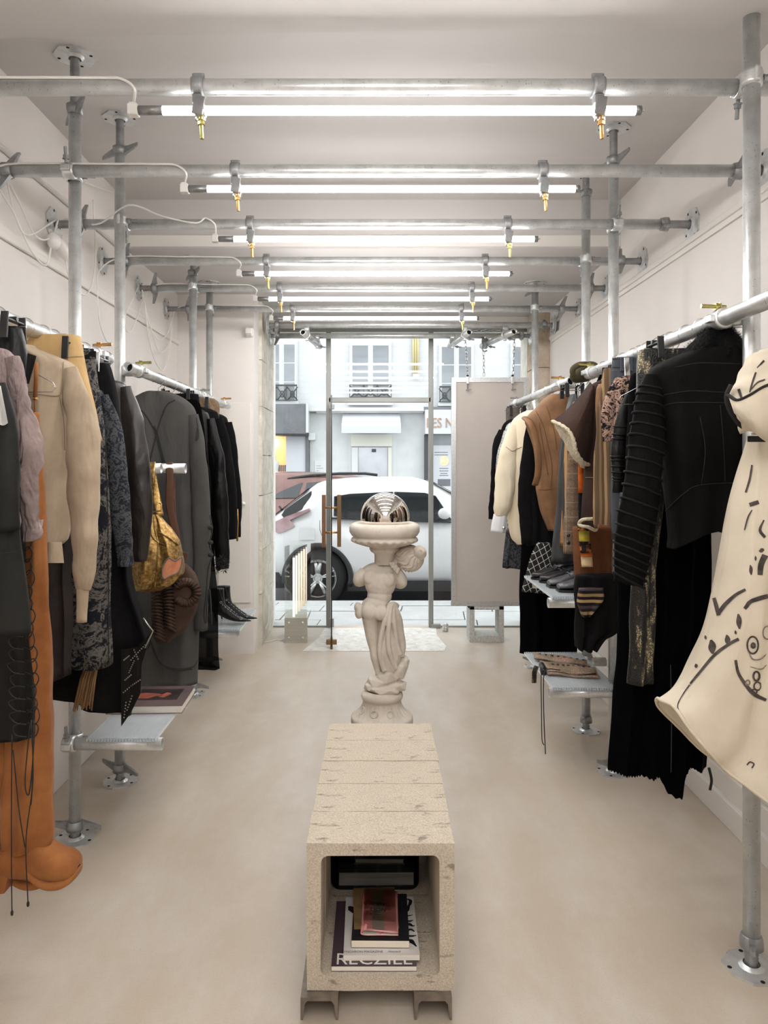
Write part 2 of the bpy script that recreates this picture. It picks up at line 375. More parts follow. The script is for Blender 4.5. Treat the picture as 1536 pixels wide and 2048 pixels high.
def bolt_mesh(name, L, mat):
    m = MB().cyl((0, 0, 0), (0, 0, L), 0.0062, n=12); m.cyl((0, 0, L*0.28), (0, 0, L*0.28+0.012), 0.0115, n=6, smooth=False); m.cyl((0, 0, L*0.28-0.003), (0, 0, L*0.28), 0.013, n=16)
    me = m.mesh(name); me.materials.append(mat); return me
BOLT_ST = bolt_mesh('bolt', 0.06, GALV2); BOLT_BR = bolt_mesh('bolt', 0.075, BRASS); BOLT_YZ = bolt_mesh('bolt', 0.075, GOLDZ)
_rc = half_coupler(MB())
RA = MB(); add_m(RA, _rc, Matrix.Rotation(PI/2, 4, 'X'))                      # ring on the X tube (at origin)
add_m(RA, half_coupler(MB()), Matrix.Translation((0, 2*RT, 0)) @ Matrix.Rotation(PI/2, 4, 'Y') @ Matrix.Rotation(PI/2, 4, 'X'))  # ring on the Z tube
RA.obox((0, RT, 0), (0.03, 0.02, 0.03), bev=0.004)
RA_ME = RA.mesh('coupler'); RA.fix(RA_ME); RA_ME.materials.append(GALV)
def coupler(parent, p, dirA, off, bolt=BOLT_ST, boltdirs=((0, 0, 1),)):
    """right-angle coupler: tube A along dirA through p, tube B offset by `off` and along dirA x off"""
    a = Vector(dirA).normalized(); o = Vector(off).normalized(); b = a.cross(o)
    M = Matrix((a, o, b)).transposed().to_4x4(); M.translation = Vector(p)
    c = inst('coupler', RA_ME, parent, M)
    if bolt is None: return c
    inst('bolt', bolt, c, M @ Matrix.Translation((0.0, -RT-0.004, 0.0)) @ frame((0, 0, RT-0.004), (0, -0.15, 1)))
    inst('bolt', bolt, c, M @ Matrix.Translation((0.0, 2*RT, 0)) @ frame((RT-0.004, 0, 0), (1, 0.15, 0)))
    return c
TUBES = {}
def post(tag_label, px, Y, top, topL=0.12, botL=0.055, spin=0.3, wsp=0.5, top_plate=True, hidden_base=False):
    x = X(px, Y); t = thing('scaffold_post', (x, Y, 0), tag_label, 'scaffold post', 'upright scaffold tubes')
    jack(t, (x, Y, 0), (0, 0, 1), botL, spin, wsp)
    if top_plate:
        jack(t, (x, Y, top), (0, 0, -1), topL, spin+0.4, wsp+0.7); z1 = top-topL
    else: z1 = top
    MB().pipe((x, Y, botL), (x, Y, z1), RT, RT-0.004).build('tube', GALV, t)
    return t
L1 = post('galvanised scaffold upright rising behind the orange suede boots', 150, 2.885, CEIL_Z, 0.21, 0.05, 0.45, 0.15)
L2 = post('galvanised scaffold upright between dark leather jacket and grey coat', 240, 3.405, CEIL_Z, 0.15, 0.06, 0.35, -0.35)
L3 = post('galvanised scaffold upright at the far end of the grey coat', 386, 4.685, SOF, 0.09, 0.05, 0.1, 0.2)
L4 = post('galvanised scaffold upright nearest the white cupboard corner, ceramic-white light behind', 419, 5.32, SOF, 0.05, 0.05, 0.5, 0.6)
L4['label'] = 'galvanised scaffold upright nearest the white cupboard corner'
R1 = post('nearest galvanised upright on the right, behind the cream painted dress', 1503, 2.15, SOF, 0, 0.075, 0.8, 1.15, top_plate=False)
R2 = post('galvanised scaffold upright beside the long black velvet dress', 1227, 3.514, CEIL_Z, 0.15, 0.04, 0.35, 0.4)
R3 = post('galvanised scaffold upright behind the shelf with lace-up corset', 1172, 4.05, CEIL_Z, 0.11, 0.06, 0.3, 1.2)
R4 = post('thin far galvanised upright beside the stone pier', 1070, 5.32, SOF, 0.05, 0.05, 0.2, 0.3)
# cross bars ---------------------------------------------------------
BZ = H+1.138
BARY = [2.2, 2.83, 3.465, 4.10, 4.735, 5.37]
names = ['first', 'second', 'third', 'fourth', 'fifth', 'sixth']
LEDX = [(-.636, .797), (-.644, .790), (-.662, .772), (-.664, .772), (-.676, .757), (-.659, .770)]
CLX = [(-.528, .683), (-.535, .664), (-.585, .645), (-.600, .636), (-.607, .647), (-.593, .656)]
BARS = []
# LED clamp: ring on the bar and a smaller stirrup hanging round the lamp
LC = MB(); add_m(LC, half_coupler(MB(), w=0.036), Matrix.Rotation(PI, 4, 'X'))
_st = half_coupler(MB(), w=0.03, r=0.0145)
add_m(LC, _st, Matrix.Translation((0.006, 0, -0.07)))
LC.obox((0.0, -0.006, -0.042), (0.03, 0.03, 0.03), bev=0.004); LC.obox((0.004, -0.018, -0.062), (0.034, 0.008, 0.055), Matrix.Rotation(0.15, 3, 'Y'), bev=0.003)
LC_ME = LC.mesh('coupler'); LC.fix(LC_ME); LC_ME.materials.append(GALV2)
def led_clamp(parent, x, Y, z, k):
    M = Matrix.Translation((x, Y, z)) @ Matrix.Rotation(0.0, 4, 'Z'); c = inst('coupler', LC_ME, parent, M)
    inst('bolt', BOLT_BR if k % 3 else BOLT_YZ, c, M @ frame((0.008, -0.004, -0.083), (0.05, 0, -1)))
def led_tube(Y, x0, x1, label, i):
    z = BZ-0.07; t = thing('led_tube', ((x0+x1)/2, Y, z), label, 'tube light', 'white tube lights hung under the scaffold bars')
    r = 0.0135
    MB().cyl((x0, Y, z), (x1, Y, z), r, n=20).build('glass_tube', LED, t)
    MB().cyl((x0-0.075, Y, z), (x0, Y, z), r+0.0006, n=20).cyl((x1, Y, z), (x1+0.017, Y, z), r+0.0006, n=20).build('end_cap', ALU_D, t)
    MB().cyl((x1+0.017, Y-0.006, z), (x1+0.028, Y-0.006, z), 0.0016, n=8).cyl((x1+0.017, Y+0.006, z), (x1+0.028, Y+0.006, z), 0.0016, n=8).build('contact_pins', CHROME, t)
    MB().box(x0-0.105, x0-0.073, Y-0.016, Y+0.016, z-0.017, z+0.017, 0.004).box(x0-0.102, x0-0.08, Y-0.008, Y+0.008, z+0.015, z+0.024, 0.002).build('connector', PLASTIC_W, t)
    return t
def xbar(Y, z, label, x0=-XW, x1=XW, Ll=0.12, Lr=0.12, sp=0.2):
    t = thing('scaffold_crossbar', ((x0+x1)/2, Y, z), label, 'scaffold bar', 'scaffold bars spanning the shop')
    MB().pipe((x0+Ll, Y, z), (x1-Lr, Y, z), RT, RT-0.004).build('tube', GALV, t)
    jack(t, (x0, Y, z), (1, 0, 0), Ll, sp, 0.6+sp); jack(t, (x1, Y, z), (-1, 0, 0), Lr, sp*1.7, 1.2-sp*2)
    return t
for i, Y in enumerate(BARY):
    if i == 0: t = xbar(Y, BZ, 'nearest galvanised crossbar below the low soffit, carrying a tube light', -XW, XW, 0.1, 0.1)
    else: t = xbar(Y, BZ, f'{names[i]} galvanised crossbar from the camera, carrying a tube light', -XW, XW, [0, .1, .13, .13, .1, .16][i], [0, .1, .13, .12, .1, .12][i], 0.2+0.3*i)
    BARS.append(t)
    led_tube(Y, *LEDX[i], f'{names[i]} glowing white tube light counted from the camera', i)
    for k, x in enumerate(CLX[i]): led_clamp(t, x, Y, BZ, k+i)
for (b, pxx, Yp) in ((1, 150, 2.885), (2, 240, 3.405), (4, 386, 4.685), (5, 419, 5.32), (0, 1503, 2.15), (2, 1227, 3.514), (3, 1172, 4.05), (5, 1070, 5.32)):
    Yb = BARY[b]; x = X(pxx, Yp); coupler(BARS[b], (x, Yb, BZ), (1, 0, 0), (0, 1 if Yp > Yb else -1, 0))
# more of the same rig behind the camera (its tubes show in the mirror ball)
for j, Y in enumerate((0.93, 0.295, -0.34, -0.97, -1.6)):
    ord_ = ['first', 'second', 'third', 'fourth', 'fifth'][j]
    t = xbar(Y, BZ, f'{ord_} crossbar behind the photographer')
    led_tube(Y, -0.66, 0.77, f'{ord_} tube light behind the photographer', j+6)
# two heavier bars by the window with short stubs
B7 = xbar(6.0, BZ, 'galvanised crossbar just inside the shop window, above the hanging panel', X(535, 6.0), X(1108, 6.0), 0.07, 0.07, 0.9)
B8 = xbar(6.40, BZ-0.02, 'galvanised crossbar closest to the window glass', -0.905, 1.40, 0.06, 0.08, 0.5)
def stub(px, label, y0=5.8, y1=6.5, dx=0.0):
    z = BZ-0.085; x = X(px, y0)
    t = thing('short_tube', (x, (y0+y1)/2, z), label, 'scaffold tube', 'short tubes clamped under the window bars')
    MB().pipe((x, y0, z), (x+dx, y1, z-0.01), RT, RT-0.004).build('tube', GALV, t)
    MB().cyl((x, y0+0.03, z), (x, y0+0.031, z), RT-0.0045, n=16).build('bore_shade', HOLE_SHADE, t)  # dark disc stands in for the shade inside the open tube
    for yy, zz in ((6.0, BZ), (6.40, BZ-0.02)):
        xx = x+dx*(yy-y0)/(y1-y0)
        coupler(t, (xx, yy, z), (0, 1, 0), (0, 0, 1))
    return t
stub(605, 'short open tube under the window bars above the dark shop awning', 5.85, 6.52, 0.09)
stub(939, 'short open tube holding the left chain of the grey panel', 5.85, 6.5, -0.09)
stub(1029, 'short open tube holding the right chain of the grey panel', 5.82, 6.5, -0.16)
hk = thing('steel_hook', P(969, 690, 6.38), 'steel hook clamped to window bar between the two panel chains', 'hook')
MB().obox((X(969, 6.4), 6.39, BZ-0.07), (0.05, 0.05, 0.05), bev=0.008).obox((X(969, 6.4), 6.36, BZ-0.11), (0.03, 0.03, 0.06), bev=0.005).build('clamp', GALV2, hk)
MB().tube(crom([P(966, 676, 6.37), P(965, 686, 6.37), P(972, 692, 6.37), P(979, 687, 6.37), P(977, 681, 6.37)], 5), 0.007, 8).tube(crom([P(966, 690, 6.37), P(965, 699, 6.37), P(969, 703, 6.37), P(974, 701, 6.37)], 5), 0.006, 8).build('hook', GALV2, hk)
# clothes rails ---------------------------------------------------------
RLX, RLZ, RRX, RRZ = -1.10, 1.93, 1.06, 1.935
def rail(x, z, y0, y1, label, cl):
    t = thing('clothes_rail', (x, (y0+y1)/2, z), label, 'clothes rail', 'clothes rails')
    MB().pipe((x, y0, z), (x, y1, z), RT, RT-0.004).build('tube', GALV, t)
    MB().cyl((x, y0+0.05, z), (x, y0+0.051, z), RT-0.0045, n=16).build('bore_shade', HOLE_SHADE, t)  # shade within the rail end, put in as a dark disc
    sg = 1 if x > 0 else -1
    for Yp, bl in cl:
        c = coupler(t, (x, Yp, z), (0, 1, 0), (sg, 0, 0), None)
        inst('bolt', bl, c, frame((x+sg*0.012, Yp, z+RT+0.012), (-sg, 0, 0.05)))
        inst('bolt', BOLT_ST, c, frame((x+sg*0.03, Yp-0.03, z+0.012), (0, -1, 0)))
    return t
rail(RLX, RLZ, 1.2, 3.02, 'near left clothes rail holding beige suede jacket', [(2.885, BOLT_BR)])
rail(RLX, RLZ, 3.26, 5.52, 'far left clothes rail holding the long grey coat', [(3.405, BOLT_YZ), (4.685, BOLT_ST), (5.32, BOLT_BR)])
rail(RRX, RRZ, 1.2, 3.78, 'near right clothes rail holding the black ribbed-sleeve jacket', [(2.2, BOLT_YZ), (3.514, BOLT_YZ)])
rail(RRX, RRZ, 3.86, 5.55, 'far right clothes rail holding the cream jacket', [(4.05, BOLT_BR), (5.32, BOLT_ST)])
# stub hooks and shelf brackets ---------------------------------------------------------
def arm(x0, x1, Y, z, label, post_x=None, sgn=1):
    t = thing('bracket_tube', ((x0+x1)/2, Y, z), label, 'scaffold tube', 'short bracket tubes')
    MB().pipe((x0, Y, z), (x1, Y, z), RT, RT-0.004).build('tube', GALV, t)
    if post_x is not None: coupler(t, (post_x, Y, z), (1, 0, 0), (0, sgn, 0))
    return t
arm(-1.26, X(322, 3.35), 3.356, Z(937, 3.35), 'open stub tube carrying the gold bag strap', X(240, 3.405), 1)
arm(-1.26, X(371, 3.45), 3.454, Z(937, 3.45), 'longer open stub tube carrying the brown leather strap', X(240, 3.405), -1)
SZ = 0.40
arm(X(130, 2.835), X(324, 2.83), 2.836, SZ, 'low bracket tube under the near edge of the left ribbed shelf', X(150, 2.885), 1)
arm(-1.30, X(372, 3.36), 3.356, SZ, 'low bracket tube under the far edge of the left ribbed shelf', X(240, 3.405), 1)
arm(-1.30, X(478, 4.74), 4.736, SZ-0.02, 'bracket tube under the near edge of the black boots shelf', X(386, 4.685), -1)
arm(-1.30, X(500, 5.27), 5.27, SZ-0.02, 'bracket tube under the far edge of the black boots shelf', X(419, 5.32), 1)
arm(X(1098, 3.465), 1.26, 3.464, SZ, 'bracket tube under the near edge of the corset shelf', X(1227, 3.514), 1)
arm(X(1066, 4.0), X(1211, 4.0), 4.001, SZ, 'bracket tube under the far edge of the corset shelf', X(1172, 4.05), 1)
arm(X(1096, 3.465), 1.26, 3.464, 0.83, 'bracket tube under the near edge of the shoe shelf', X(1227, 3.514), 1)
arm(X(1066, 4.0), 1.26, 4.001, 0.83, 'bracket tube under the far edge of the shoe shelf', X(1172, 4.05), 1)
# multiwall polycarbonate shelves: two skins on ribs
s = NT('polycarbonate_skin'); tr = s.node('ShaderNodeBsdfTransparent'); tr.inputs[0].default_value = (.95, .97, .98, 1); s.base(C(224, 228, 230)); mx = s.node('ShaderNodeMixShader'); mx.inputs[0].default_value = .34; s.link(tr.outputs[0], mx.inputs[1]); s.link(s.b.outputs[0], mx.inputs[2]); s.link(mx.outputs[0], s.out.inputs[0]); PCS = s.done(.18)
PC = pm('polycarbonate_rib', C(226, 230, 232), rough=.3)
def shelf(x0, x1, y0, y1, z, label):
    t = thing('ribbed_shelf', ((x0+x1)/2, (y0+y1)/2, z), label, 'shelf', 'ribbed plastic shelves')
    MB().box(x0, x1, y0, y1, z+0.013, z+0.0145).build('top_skin', PCS, t); MB().box(x0, x1, y0, y1, z, z+0.0015).build('bottom_skin', PCS, t)
    n = int((x1-x0)/0.0115); me = MB().box(-0.0007, 0.0007, y0-(y0+y1)/2, y1-(y0+y1)/2, 0.0015, 0.013).mesh('rib'); me.materials.append(PC)
    for i in range(n+1): inst('rib', me, t, Matrix.Translation((x0+(x1-x0)*i/n, (y0+y1)/2, z)))
shelf(-1.10, -0.835, 2.79, 3.41, SZ+RT, 'near left ribbed translucent shelf carrying the art book')
shelf(-1.14, -0.86, 4.70, 5.36, SZ-0.02+RT, 'far left ribbed translucent shelf carrying black ankle boots')
shelf(0.85, 1.16, 3.42, 4.06, SZ+RT, 'lower right ribbed translucent shelf carrying the lace-up corset')
shelf(0.85, 1.20, 3.42, 4.06, 0.83+RT, 'upper right ribbed translucent shelf carrying the shoes')
# cables ---------------------------------------------------------
def PW(px, py, xw=-1.49): Y = xw*F/(px-CX); return Vector((xw, Y, Z(py, Y)))
CABLE = pm('white_cable', C(236, 233, 228), rough=0.45)
def cable(pts, label, r=0.0042):
    m = MB().tube([Vector(p) for p in crom(pts, 8)], r, 8); return tag(m.build('power_cable', CABLE), label, 'cable', 'white power cables')
def bar_run(i, xs=-1.40):
    Y = BARY[i]; x0 = LEDX[i][0]-0.088; yy = Y-RT-0.005
    return [Vector((x0, Y, BZ-0.044)), Vector((x0+0.012, yy-0.006, BZ-0.02)), Vector((x0-0.03, yy+0.002, BZ+0.012)), Vector((x0-0.1, yy+0.008, BZ+0.018)), Vector(((x0+xs)/2, yy+0.01, BZ+0.02)), Vector((xs, yy+0.008, BZ+0.018))]
cable(bar_run(0, -1.5), 'white cable lying along the nearest crossbar')
cable(bar_run(1)+[Vector((-1.44, 2.76, BZ-0.05)), PW(30, 430), PW(62, 500), PW(92, 530), PW(105, 480), PW(116, 440)], 'white cable drooping from the second crossbar to the wall plate')
cable([Vector((LEDX[2][0]-0.088, 3.465, BZ-0.044)), Vector((LEDX[2][0]-0.085, 3.43, BZ-0.01)), Vector((LEDX[2][0]-0.13, 3.435, BZ+0.02)), Vector((-0.84, 3.43, BZ-0.005)), Vector((-1.0, 3.435, BZ+0.03)), Vector((-1.13, 3.36, BZ+0.055)), Vector((-1.30, 3.43, BZ-0.01)), PW(128, 440), PW(100, 476), PW(70, 470), PW(36, 400), PW(10, 352)], 'white cable waving along the third crossbar')
cable(bar_run(3)+[PW(200, 540), PW(195, 580), PW(199, 640), PW(212, 680), PW(224, 684)], 'white cable running down the wall from the fourth crossbar plate')
cable(bar_run(4)+[PW(288, 600), PW(262, 662), PW(248, 640), PW(276, 576)], 'white cable looping below the fifth crossbar plate')
cable(bar_run(5)+[PW(344, 640), PW(340, 700), PW(325, 741), PW(303, 700), PW(288, 600)], 'white cable hanging in the longest loop below the sixth crossbar')
cable([PW(112, 440), PW(55, 470), PW(30, 430), PW(20, 390), PW(12, 352)], 'white cable sagging between the two nearest wall plates')
cable([PW(186, 400), PW(191, 500), PW(186, 560), PW(170, 590), PW(140, 560), PW(124, 470)], 'white cable loop on the wall left of the first upright')
cable([PW(345, 650), PW(338, 690), PW(318, 703), PW(300, 650), PW(285, 590)], 'white cable in the middle loop below the sixth crossbar')
cable([PW(345, 630), PW(335, 668), PW(315, 678), PW(296, 640), PW(284, 580)], 'white cable in the shortest loop below the sixth crossbar')
cable([PW(170, 365), PW(230, 385), PW(262, 375), PW(285, 358)], 'white cable swinging from the second crossbar past the second upright')
wb = thing('wall_bulb', PW(125, 500, -1.5), 'white bulb socket dangling below the third crossbar wall plate', 'bulb socket')
MB().ball(PW(108, 482, -1.48), (0.03, 0.035, 0.04)).build('socket', PLASTIC_W, wb)
MB().ball(PW(124, 497, -1.47), (0.03, 0.07, 0.035), M=Matrix.Rotation(-0.5, 3, 'X')).build('bulb', pm('opal_bulb', C(235, 228, 224), rough=0.3), wb)
# ================================================================== shop front
FRAME = pm('steel_frame_paint', C(150, 151, 147), rough=0.45, metal=0.3)
xl, xm0, xm1, xr = -0.905, X(657, 6.6), X(862, 6.6), 1.42
ztr = Z(800, 6.6)
wf = struct(MB().box(xl, xr, 6.60, 6.64, 2.69, 2.72).build('window_1', FRAME), 'grey steel shop front with fixed panes')
for x in (xm0, xm1): MB().box(x-0.021, x+0.021, 6.585, 6.645, 0, 2.70, 0.003).box(x-0.006, x+0.006, 6.575, 6.59, 0, 2.70).build('mullion', FRAME, wf)
MB().box(xm0, xm1, 6.585, 6.64, ztr-0.022, ztr+0.022, 0.003).build('transom', FRAME, wf)
MB().box(xl, xm0, 6.60, 6.63, 0.0, 0.012).build('bottom_rail', FRAME, wf); MB().box(xm1, xr, 6.60, 6.63, 0.0, 0.012).build('bottom_rail', FRAME, wf)
MB().box(xm1, xm1+0.085, 6.56, 6.60, 0.0, 0.035, 0.003).build('foot', FRAME, wf)
for a, b, z0, z1 in ((xl, xm0-0.02, 0.012, 2.7), (xm0+0.02, xm1-0.02, ztr+0.02, 2.7), (xm1+0.02, xr, 0.012, 2.7)):
    MB().add([(a, 6.615, z0), (b, 6.615, z0), (b, 6.615, z1), (a, 6.615, z1)], [(0, 1, 2, 3)]).build('pane', GLASS, wf)
# door swung inwards
dr = struct(empty('door_2', (xm0+0.03, 6.57, 0))); dr['label'] = 'frameless glass door standing open into the shop'
h0 = Vector((xm0+0.03, 6.57, 0)); h1 = Vector((X(663, 5.8), 5.80, 0)); dd = (h1-h0).normalized(); nn = Vector((dd.y, -dd.x, 0)); dw = (h1-h0).length
def dpt(u, z, off=0.0): v = h0+dd*u+nn*off; return Vector((v.x, v.y, z))
m = MB(); q = 0.005
vs = [dpt(u, z, o) for z in (0.02, 2.04) for u, o in ((0, -q), (dw, -q), (dw, q), (0, q))]
m.add(vs, [(0, 1, 5, 4), (2, 3, 7, 6)]); m.build('pane', GLASS, dr)
EDGE = pm('glass_edge', C(26, 36, 32), rough=0.2)
m = MB().add(vs, [(1, 2, 6, 5), (4, 5, 6, 7), (0, 3, 2, 1)]); m.build('pane_edge', EDGE, dr)
HBR = pm('brushed_bronze', C(122, 98, 68), C(146, 116, 82), 0.4, 0.75, 60, stretch=(1, 1, .1))
HWD = pm('copper_brown_bar', C(128, 92, 66), C(150, 108, 80), 0.4, 0.7, 60, stretch=(1, 1, .1))
uh = dw-0.09
def hbar(off, mt, nm): p0 = dpt(uh, 0.815, off); p1 = dpt(uh, 1.238, off); return MB().obox((p0+p1)/2, (0.032, 0.032, p1.z-p0.z), Matrix.Rotation(math.atan2(dd.y, dd.x), 3, 'Z'), 0.003).build(nm, mt, dr)
hb = hbar(-0.062, HBR, 'pull_bar'); hb2 = hbar(0.062, HWD, 'pull_bar')
for z in (Z(1016, 5.85), Z(1066, 5.85)): MB().cyl(dpt(uh, z, -0.062), dpt(uh, z, 0.062), 0.008, n=12).build('standoff', BRASS, dr)
MB().obox(dpt(dw-0.03, 0.045), (0.06, 0.02, 0.09), Matrix.Rotation(math.atan2(dd.y, dd.x), 3, 'Z'), 0.003).obox(dpt(dw-0.04, 0.055), (0.03, 0.085, 0.04), Matrix.Rotation(math.atan2(dd.y, dd.x), 3, 'Z'), 0.004).build('floor_bolt', HBR, dr)
MB().obox(dpt(0.04, 2.0), (0.05, 0.03, 0.04), bev=0.004).obox(dpt(0.05, 0.06), (0.04, 0.03, 0.08), bev=0.004).build('pivot', GALV2, dr)
st = thing('door_stop_can', P(891, 1254, 6.55), 'small ridged steel can on the floor by the right mullion', 'can')
MB().lathe([(0, 0), (0.027, 0), (0.027, 0.018), (0.025, 0.02), (0.027, 0.022), (0.027, 0.042), (0.025, 0.044), (0.027, 0.046), (0.027, 0.072), (0, 0.072)], (X(891, 6.45), 6.45, 0), 20).build('can', ALU, st)
# ================================================================== street
s = NT('pavement_stone'); n = s.noise(1.6, 8, 0.7); n2 = s.noise(60, 4); c = s.ramp(n.outputs['Fac'], [(0.3, C(164, 165, 163)), (0.7, C(190, 191, 190))]).outputs[0]; c = s.mix(s.ramp(n2.outputs['Fac'], [(.3, (.3, .3, .3)), (.6, (0, 0, 0))]).outputs[0], c, C(150, 150, 148)); s.base(c); s.bump(n2.outputs['Fac'], .2, .004); PAVE = s.done(0.8)
s = NT('asphalt'); n = s.noise(90, 5); s.base(s.ramp(n.outputs['Fac'], [(0.3, C(70, 71, 73)), (0.7, C(112, 113, 115))]).outputs[0]); s.bump(n.outputs['Fac'], .5, .006); ASPH = s.done(0.85)
struct(MB().box(-9, 9, 6.68, 7.9, -0.3, -0.045).build('pavement_bed', pm('pavement_joint', C(96, 96, 94), rough=.95)), 'dark joint bed under the pavement slabs')
pv = struct(empty('pavement', (0, 7.3, -0.03))); pv['label'] = 'grey stone slab pavement outside the shop'
rowsY = [6.69, 7.02, 7.42, 7.70, 7.90]
random.seed(3)
for i in range(4):
    x = -3.0+0.37*i
    while x < 3.2:
        wd = 0.72+random.random()*0.25; sk = 0.03
        dz = random.uniform(-0.003, 0.003)
        MB().prism([(x+0.006, rowsY[i]+0.005), (x+wd-0.006, rowsY[i]+0.005), (x+wd-0.006+sk, rowsY[i+1]-0.005), (x+0.006+sk, rowsY[i+1]-0.005)], 'xy', -0.06, -0.022+dz).build('slab', PAVE, pv); x += wd
struct(MB().box(-9, 9, 7.9, 8.05, -0.3, -0.03, 0.012).build('kerb', pm('kerb_granite', C(168, 168, 167), C(190, 190, 189), .8, scale=50)), 'granite kerb along the street')
struct(MB().box(-12, 12, 8.05, 14.6, -0.35, -0.18).build('road', ASPH), 'grey asphalt street')
struct(MB().box(-12, 12, 14.6, 16.1, -0.35, -0.05).build('far_pavement', PAVE), 'pavement on the far side of the street')
# ------------------------------------------------------------------ cars
def car(root, st, mats, x0, yn, zg, width, flip=1):
    """st: stations (x, z_sill, z_belt, z_roof, inset_belt, inset_roof) along the length; yn near side"""
    yc = yn+width/2; hw = width/2
    st2 = crom(st, 5); rows = []
    for (x, zs, zb, zr, ib, ir) in st2:
        zr = max(zr, zb+0.012); bul = 0.03
        half = [(hw-ib-0.05, zs), (hw-ib-0.012, zs+0.06), (hw-ib+bul*0.5, zs+(zb-zs)*0.35), (hw-ib+bul*0.7, zs+(zb-zs)*0.62), (hw-ib, zb-0.03), (hw-ib-0.02, zb), ((hw-ib)*0.4+(hw-ir)*0.6, zb+(zr-zb)*0.55), (hw-ir, zr-min(0.05, (zr-zb)*0.3)), (hw-ir-0.07, zr), ((hw-ir)*0.4, zr+0.012)]
        ring = [Vector((x0+flip*x, yc-a, zg+b)) for a, b in half]+[Vector((x0+flip*x, yc+a, zg+b)) for a, b in reversed(half)]
        rows.append(ring)
    m = MB().grid(rows, True, True); m.add(rows[0], [tuple(range(len(rows[0])))]); m.add(rows[-1], [tuple(range(len(rows[-1])))])
    return m, rows, st2, yc
PAINT_W = pm('white_car_paint', C(196, 197, 198), rough=0.18, spec=.6)
PAINT_R = pm('copper_red_car_paint', C(112, 84, 80), C(126, 96, 90), 0.2, 0.3, 3)
CARGLASS = pm('dark_car_glass', C(26, 30, 33), rough=0.05, spec=.8)
CARBLK = pm('black_car_trim', C(30, 30, 31), rough=0.55)
TYRE = pm('tyre_rubber', C(32, 32, 33), rough=0.8)
TAIL = pm('tail_light', C(140, 110, 114), C(164, 140, 143), 0.12, scale=8)
def bool_cut(mb, cuts):
    me = mb.mesh('tmp'); mb.fix(me); o = bpy.data.objects.new('tmp', me); COL.objects.link(o); cs = []
    for i, c in enumerate(cuts):
        cm = c.mesh('tmpc'); c.fix(cm); co = bpy.data.objects.new('tmpc', cm); COL.objects.link(co); cs.append(co)
        b = o.modifiers.new('b', 'BOOLEAN'); b.operation = 'DIFFERENCE'; b.object = co; b.solver = 'EXACT'
    dg = bpy.context.evaluated_depsgraph_get(); m2 = bpy.data.meshes.new_from_object(o.evaluated_get(dg))
    t = MB(); t.v = [tuple(v.co) for v in m2.vertices]; t.f = [tuple(p.vertices) for p in m2.polygons]; t.sm = [p.use_smooth for p in m2.polygons]
    for c in cs+[o]: bpy.data.objects.remove(c)
    return t
def wheel(root, x, y, z, r, sg):
    w = MB().lathe([(r*0.66, -0.1), (r*0.93, -0.105), (r, -0.07), (r, 0.07), (r*0.93, 0.1), (r*0.66, 0.1)], (x, y, z), 40, Matrix.Rotation(PI/2, 3, 'X')).build('tyre', TYRE, root)
    yy = y-0.09*sg
    m = MB().lathe([(r*0.67, 0.02), (r*0.69, 0), (r*0.62, -0.004), (r*0.6, 0.03)], (x, yy, z), 40, Matrix.Rotation(PI/2, 3, 'X'))
    for k in range(5):
        a = 2*PI*k/5+0.3
        for da in (-0.16, 0.16):
            p0 = Vector((x+math.cos(a)*r*0.12, yy+0.012*sg, z+math.sin(a)*r*0.12)); p1 = Vector((x+math.cos(a+da)*r*0.65, yy+0.004*sg, z+math.sin(a+da)*r*0.65))
            m.tube([p0, (p0+p1)/2, p1], [0.032, 0.024, 0.026], 6, flat=0.4)
    m.cyl((x, yy+0.02, z), (x, yy-0.002, z), r*0.17, n=20); m.build('rim', ALU, root)
    for k in range(5):
        a = 2*PI*k/5+0.9; MB().cyl((x+math.cos(a)*r*.11, yy-0.006, z+math.sin(a)*r*.11), (x+math.cos(a)*r*.11, yy+.01, z+math.sin(a)*r*.11), 0.011, n=6).build('wheel_nut', GALV2, w)
    MB().cyl((x, y+0.05*sg, z), (x, y+0.06*sg, z), r*0.66, n=30).build('brake_disc', CARBLK, root)
YN = 8.38; ZG = -0.18
wc = thing('white_car', (0.6, 9.2, ZG), 'white compact hatchback parked right outside the shop window', 'car', 'parked cars')
st = [(-0.80, 0.42, 0.66, 0.69, 0.16, 0.30), (-0.72, 0.36, 0.84, 0.88, 0.08, 0.24), (-0.58, 0.34, 0.93, 1.00, 0.05, 0.2), (-0.38, 0.33, 0.98, 1.15, 0.02, 0.2), (-0.10, 0.32, 1.0, 1.37, 0.0, 0.2), (0.02, 0.32, 0.99, 1.43, 0.0, 0.2), (0.35, 0.3, 0.96, 1.47, 0.0, 0.2), (0.9, 0.3, 0.93, 1.485, 0.0, 0.2), (1.25, 0.3, 0.92, 1.46, 0.0, 0.2), (1.6, 0.3, 0.915, 1.30, 0.0, 0.2), (2.0, 0.3, 0.91, 1.06, 0.0, 0.18), (2.25, 0.3, 0.90, 0.97, 0.01, 0.16), (2.7, 0.32, 0.84, 0.91, 0.05, 0.2), (3.2, 0.36, 0.72, 0.78, 0.15, 0.28), (3.35, 0.42, 0.6, 0.63, 0.25, 0.35)]
xw0 = X(635, YN)
m, rows, st2, yc = car(wc, st, (PAINT_W, CARGLASS, CARBLK, ALU, TYRE), xw0, YN, ZG, 1.72)
cuts = [MB().cyl((xw0+xx, YN-0.3, ZG+0.345), (xw0+xx, YN+0.28, ZG+0.345), 0.375, n=40) for xx in (0, 2.53)]
bool_cut(m, cuts).build('bodywork', PAINT_W, wc)
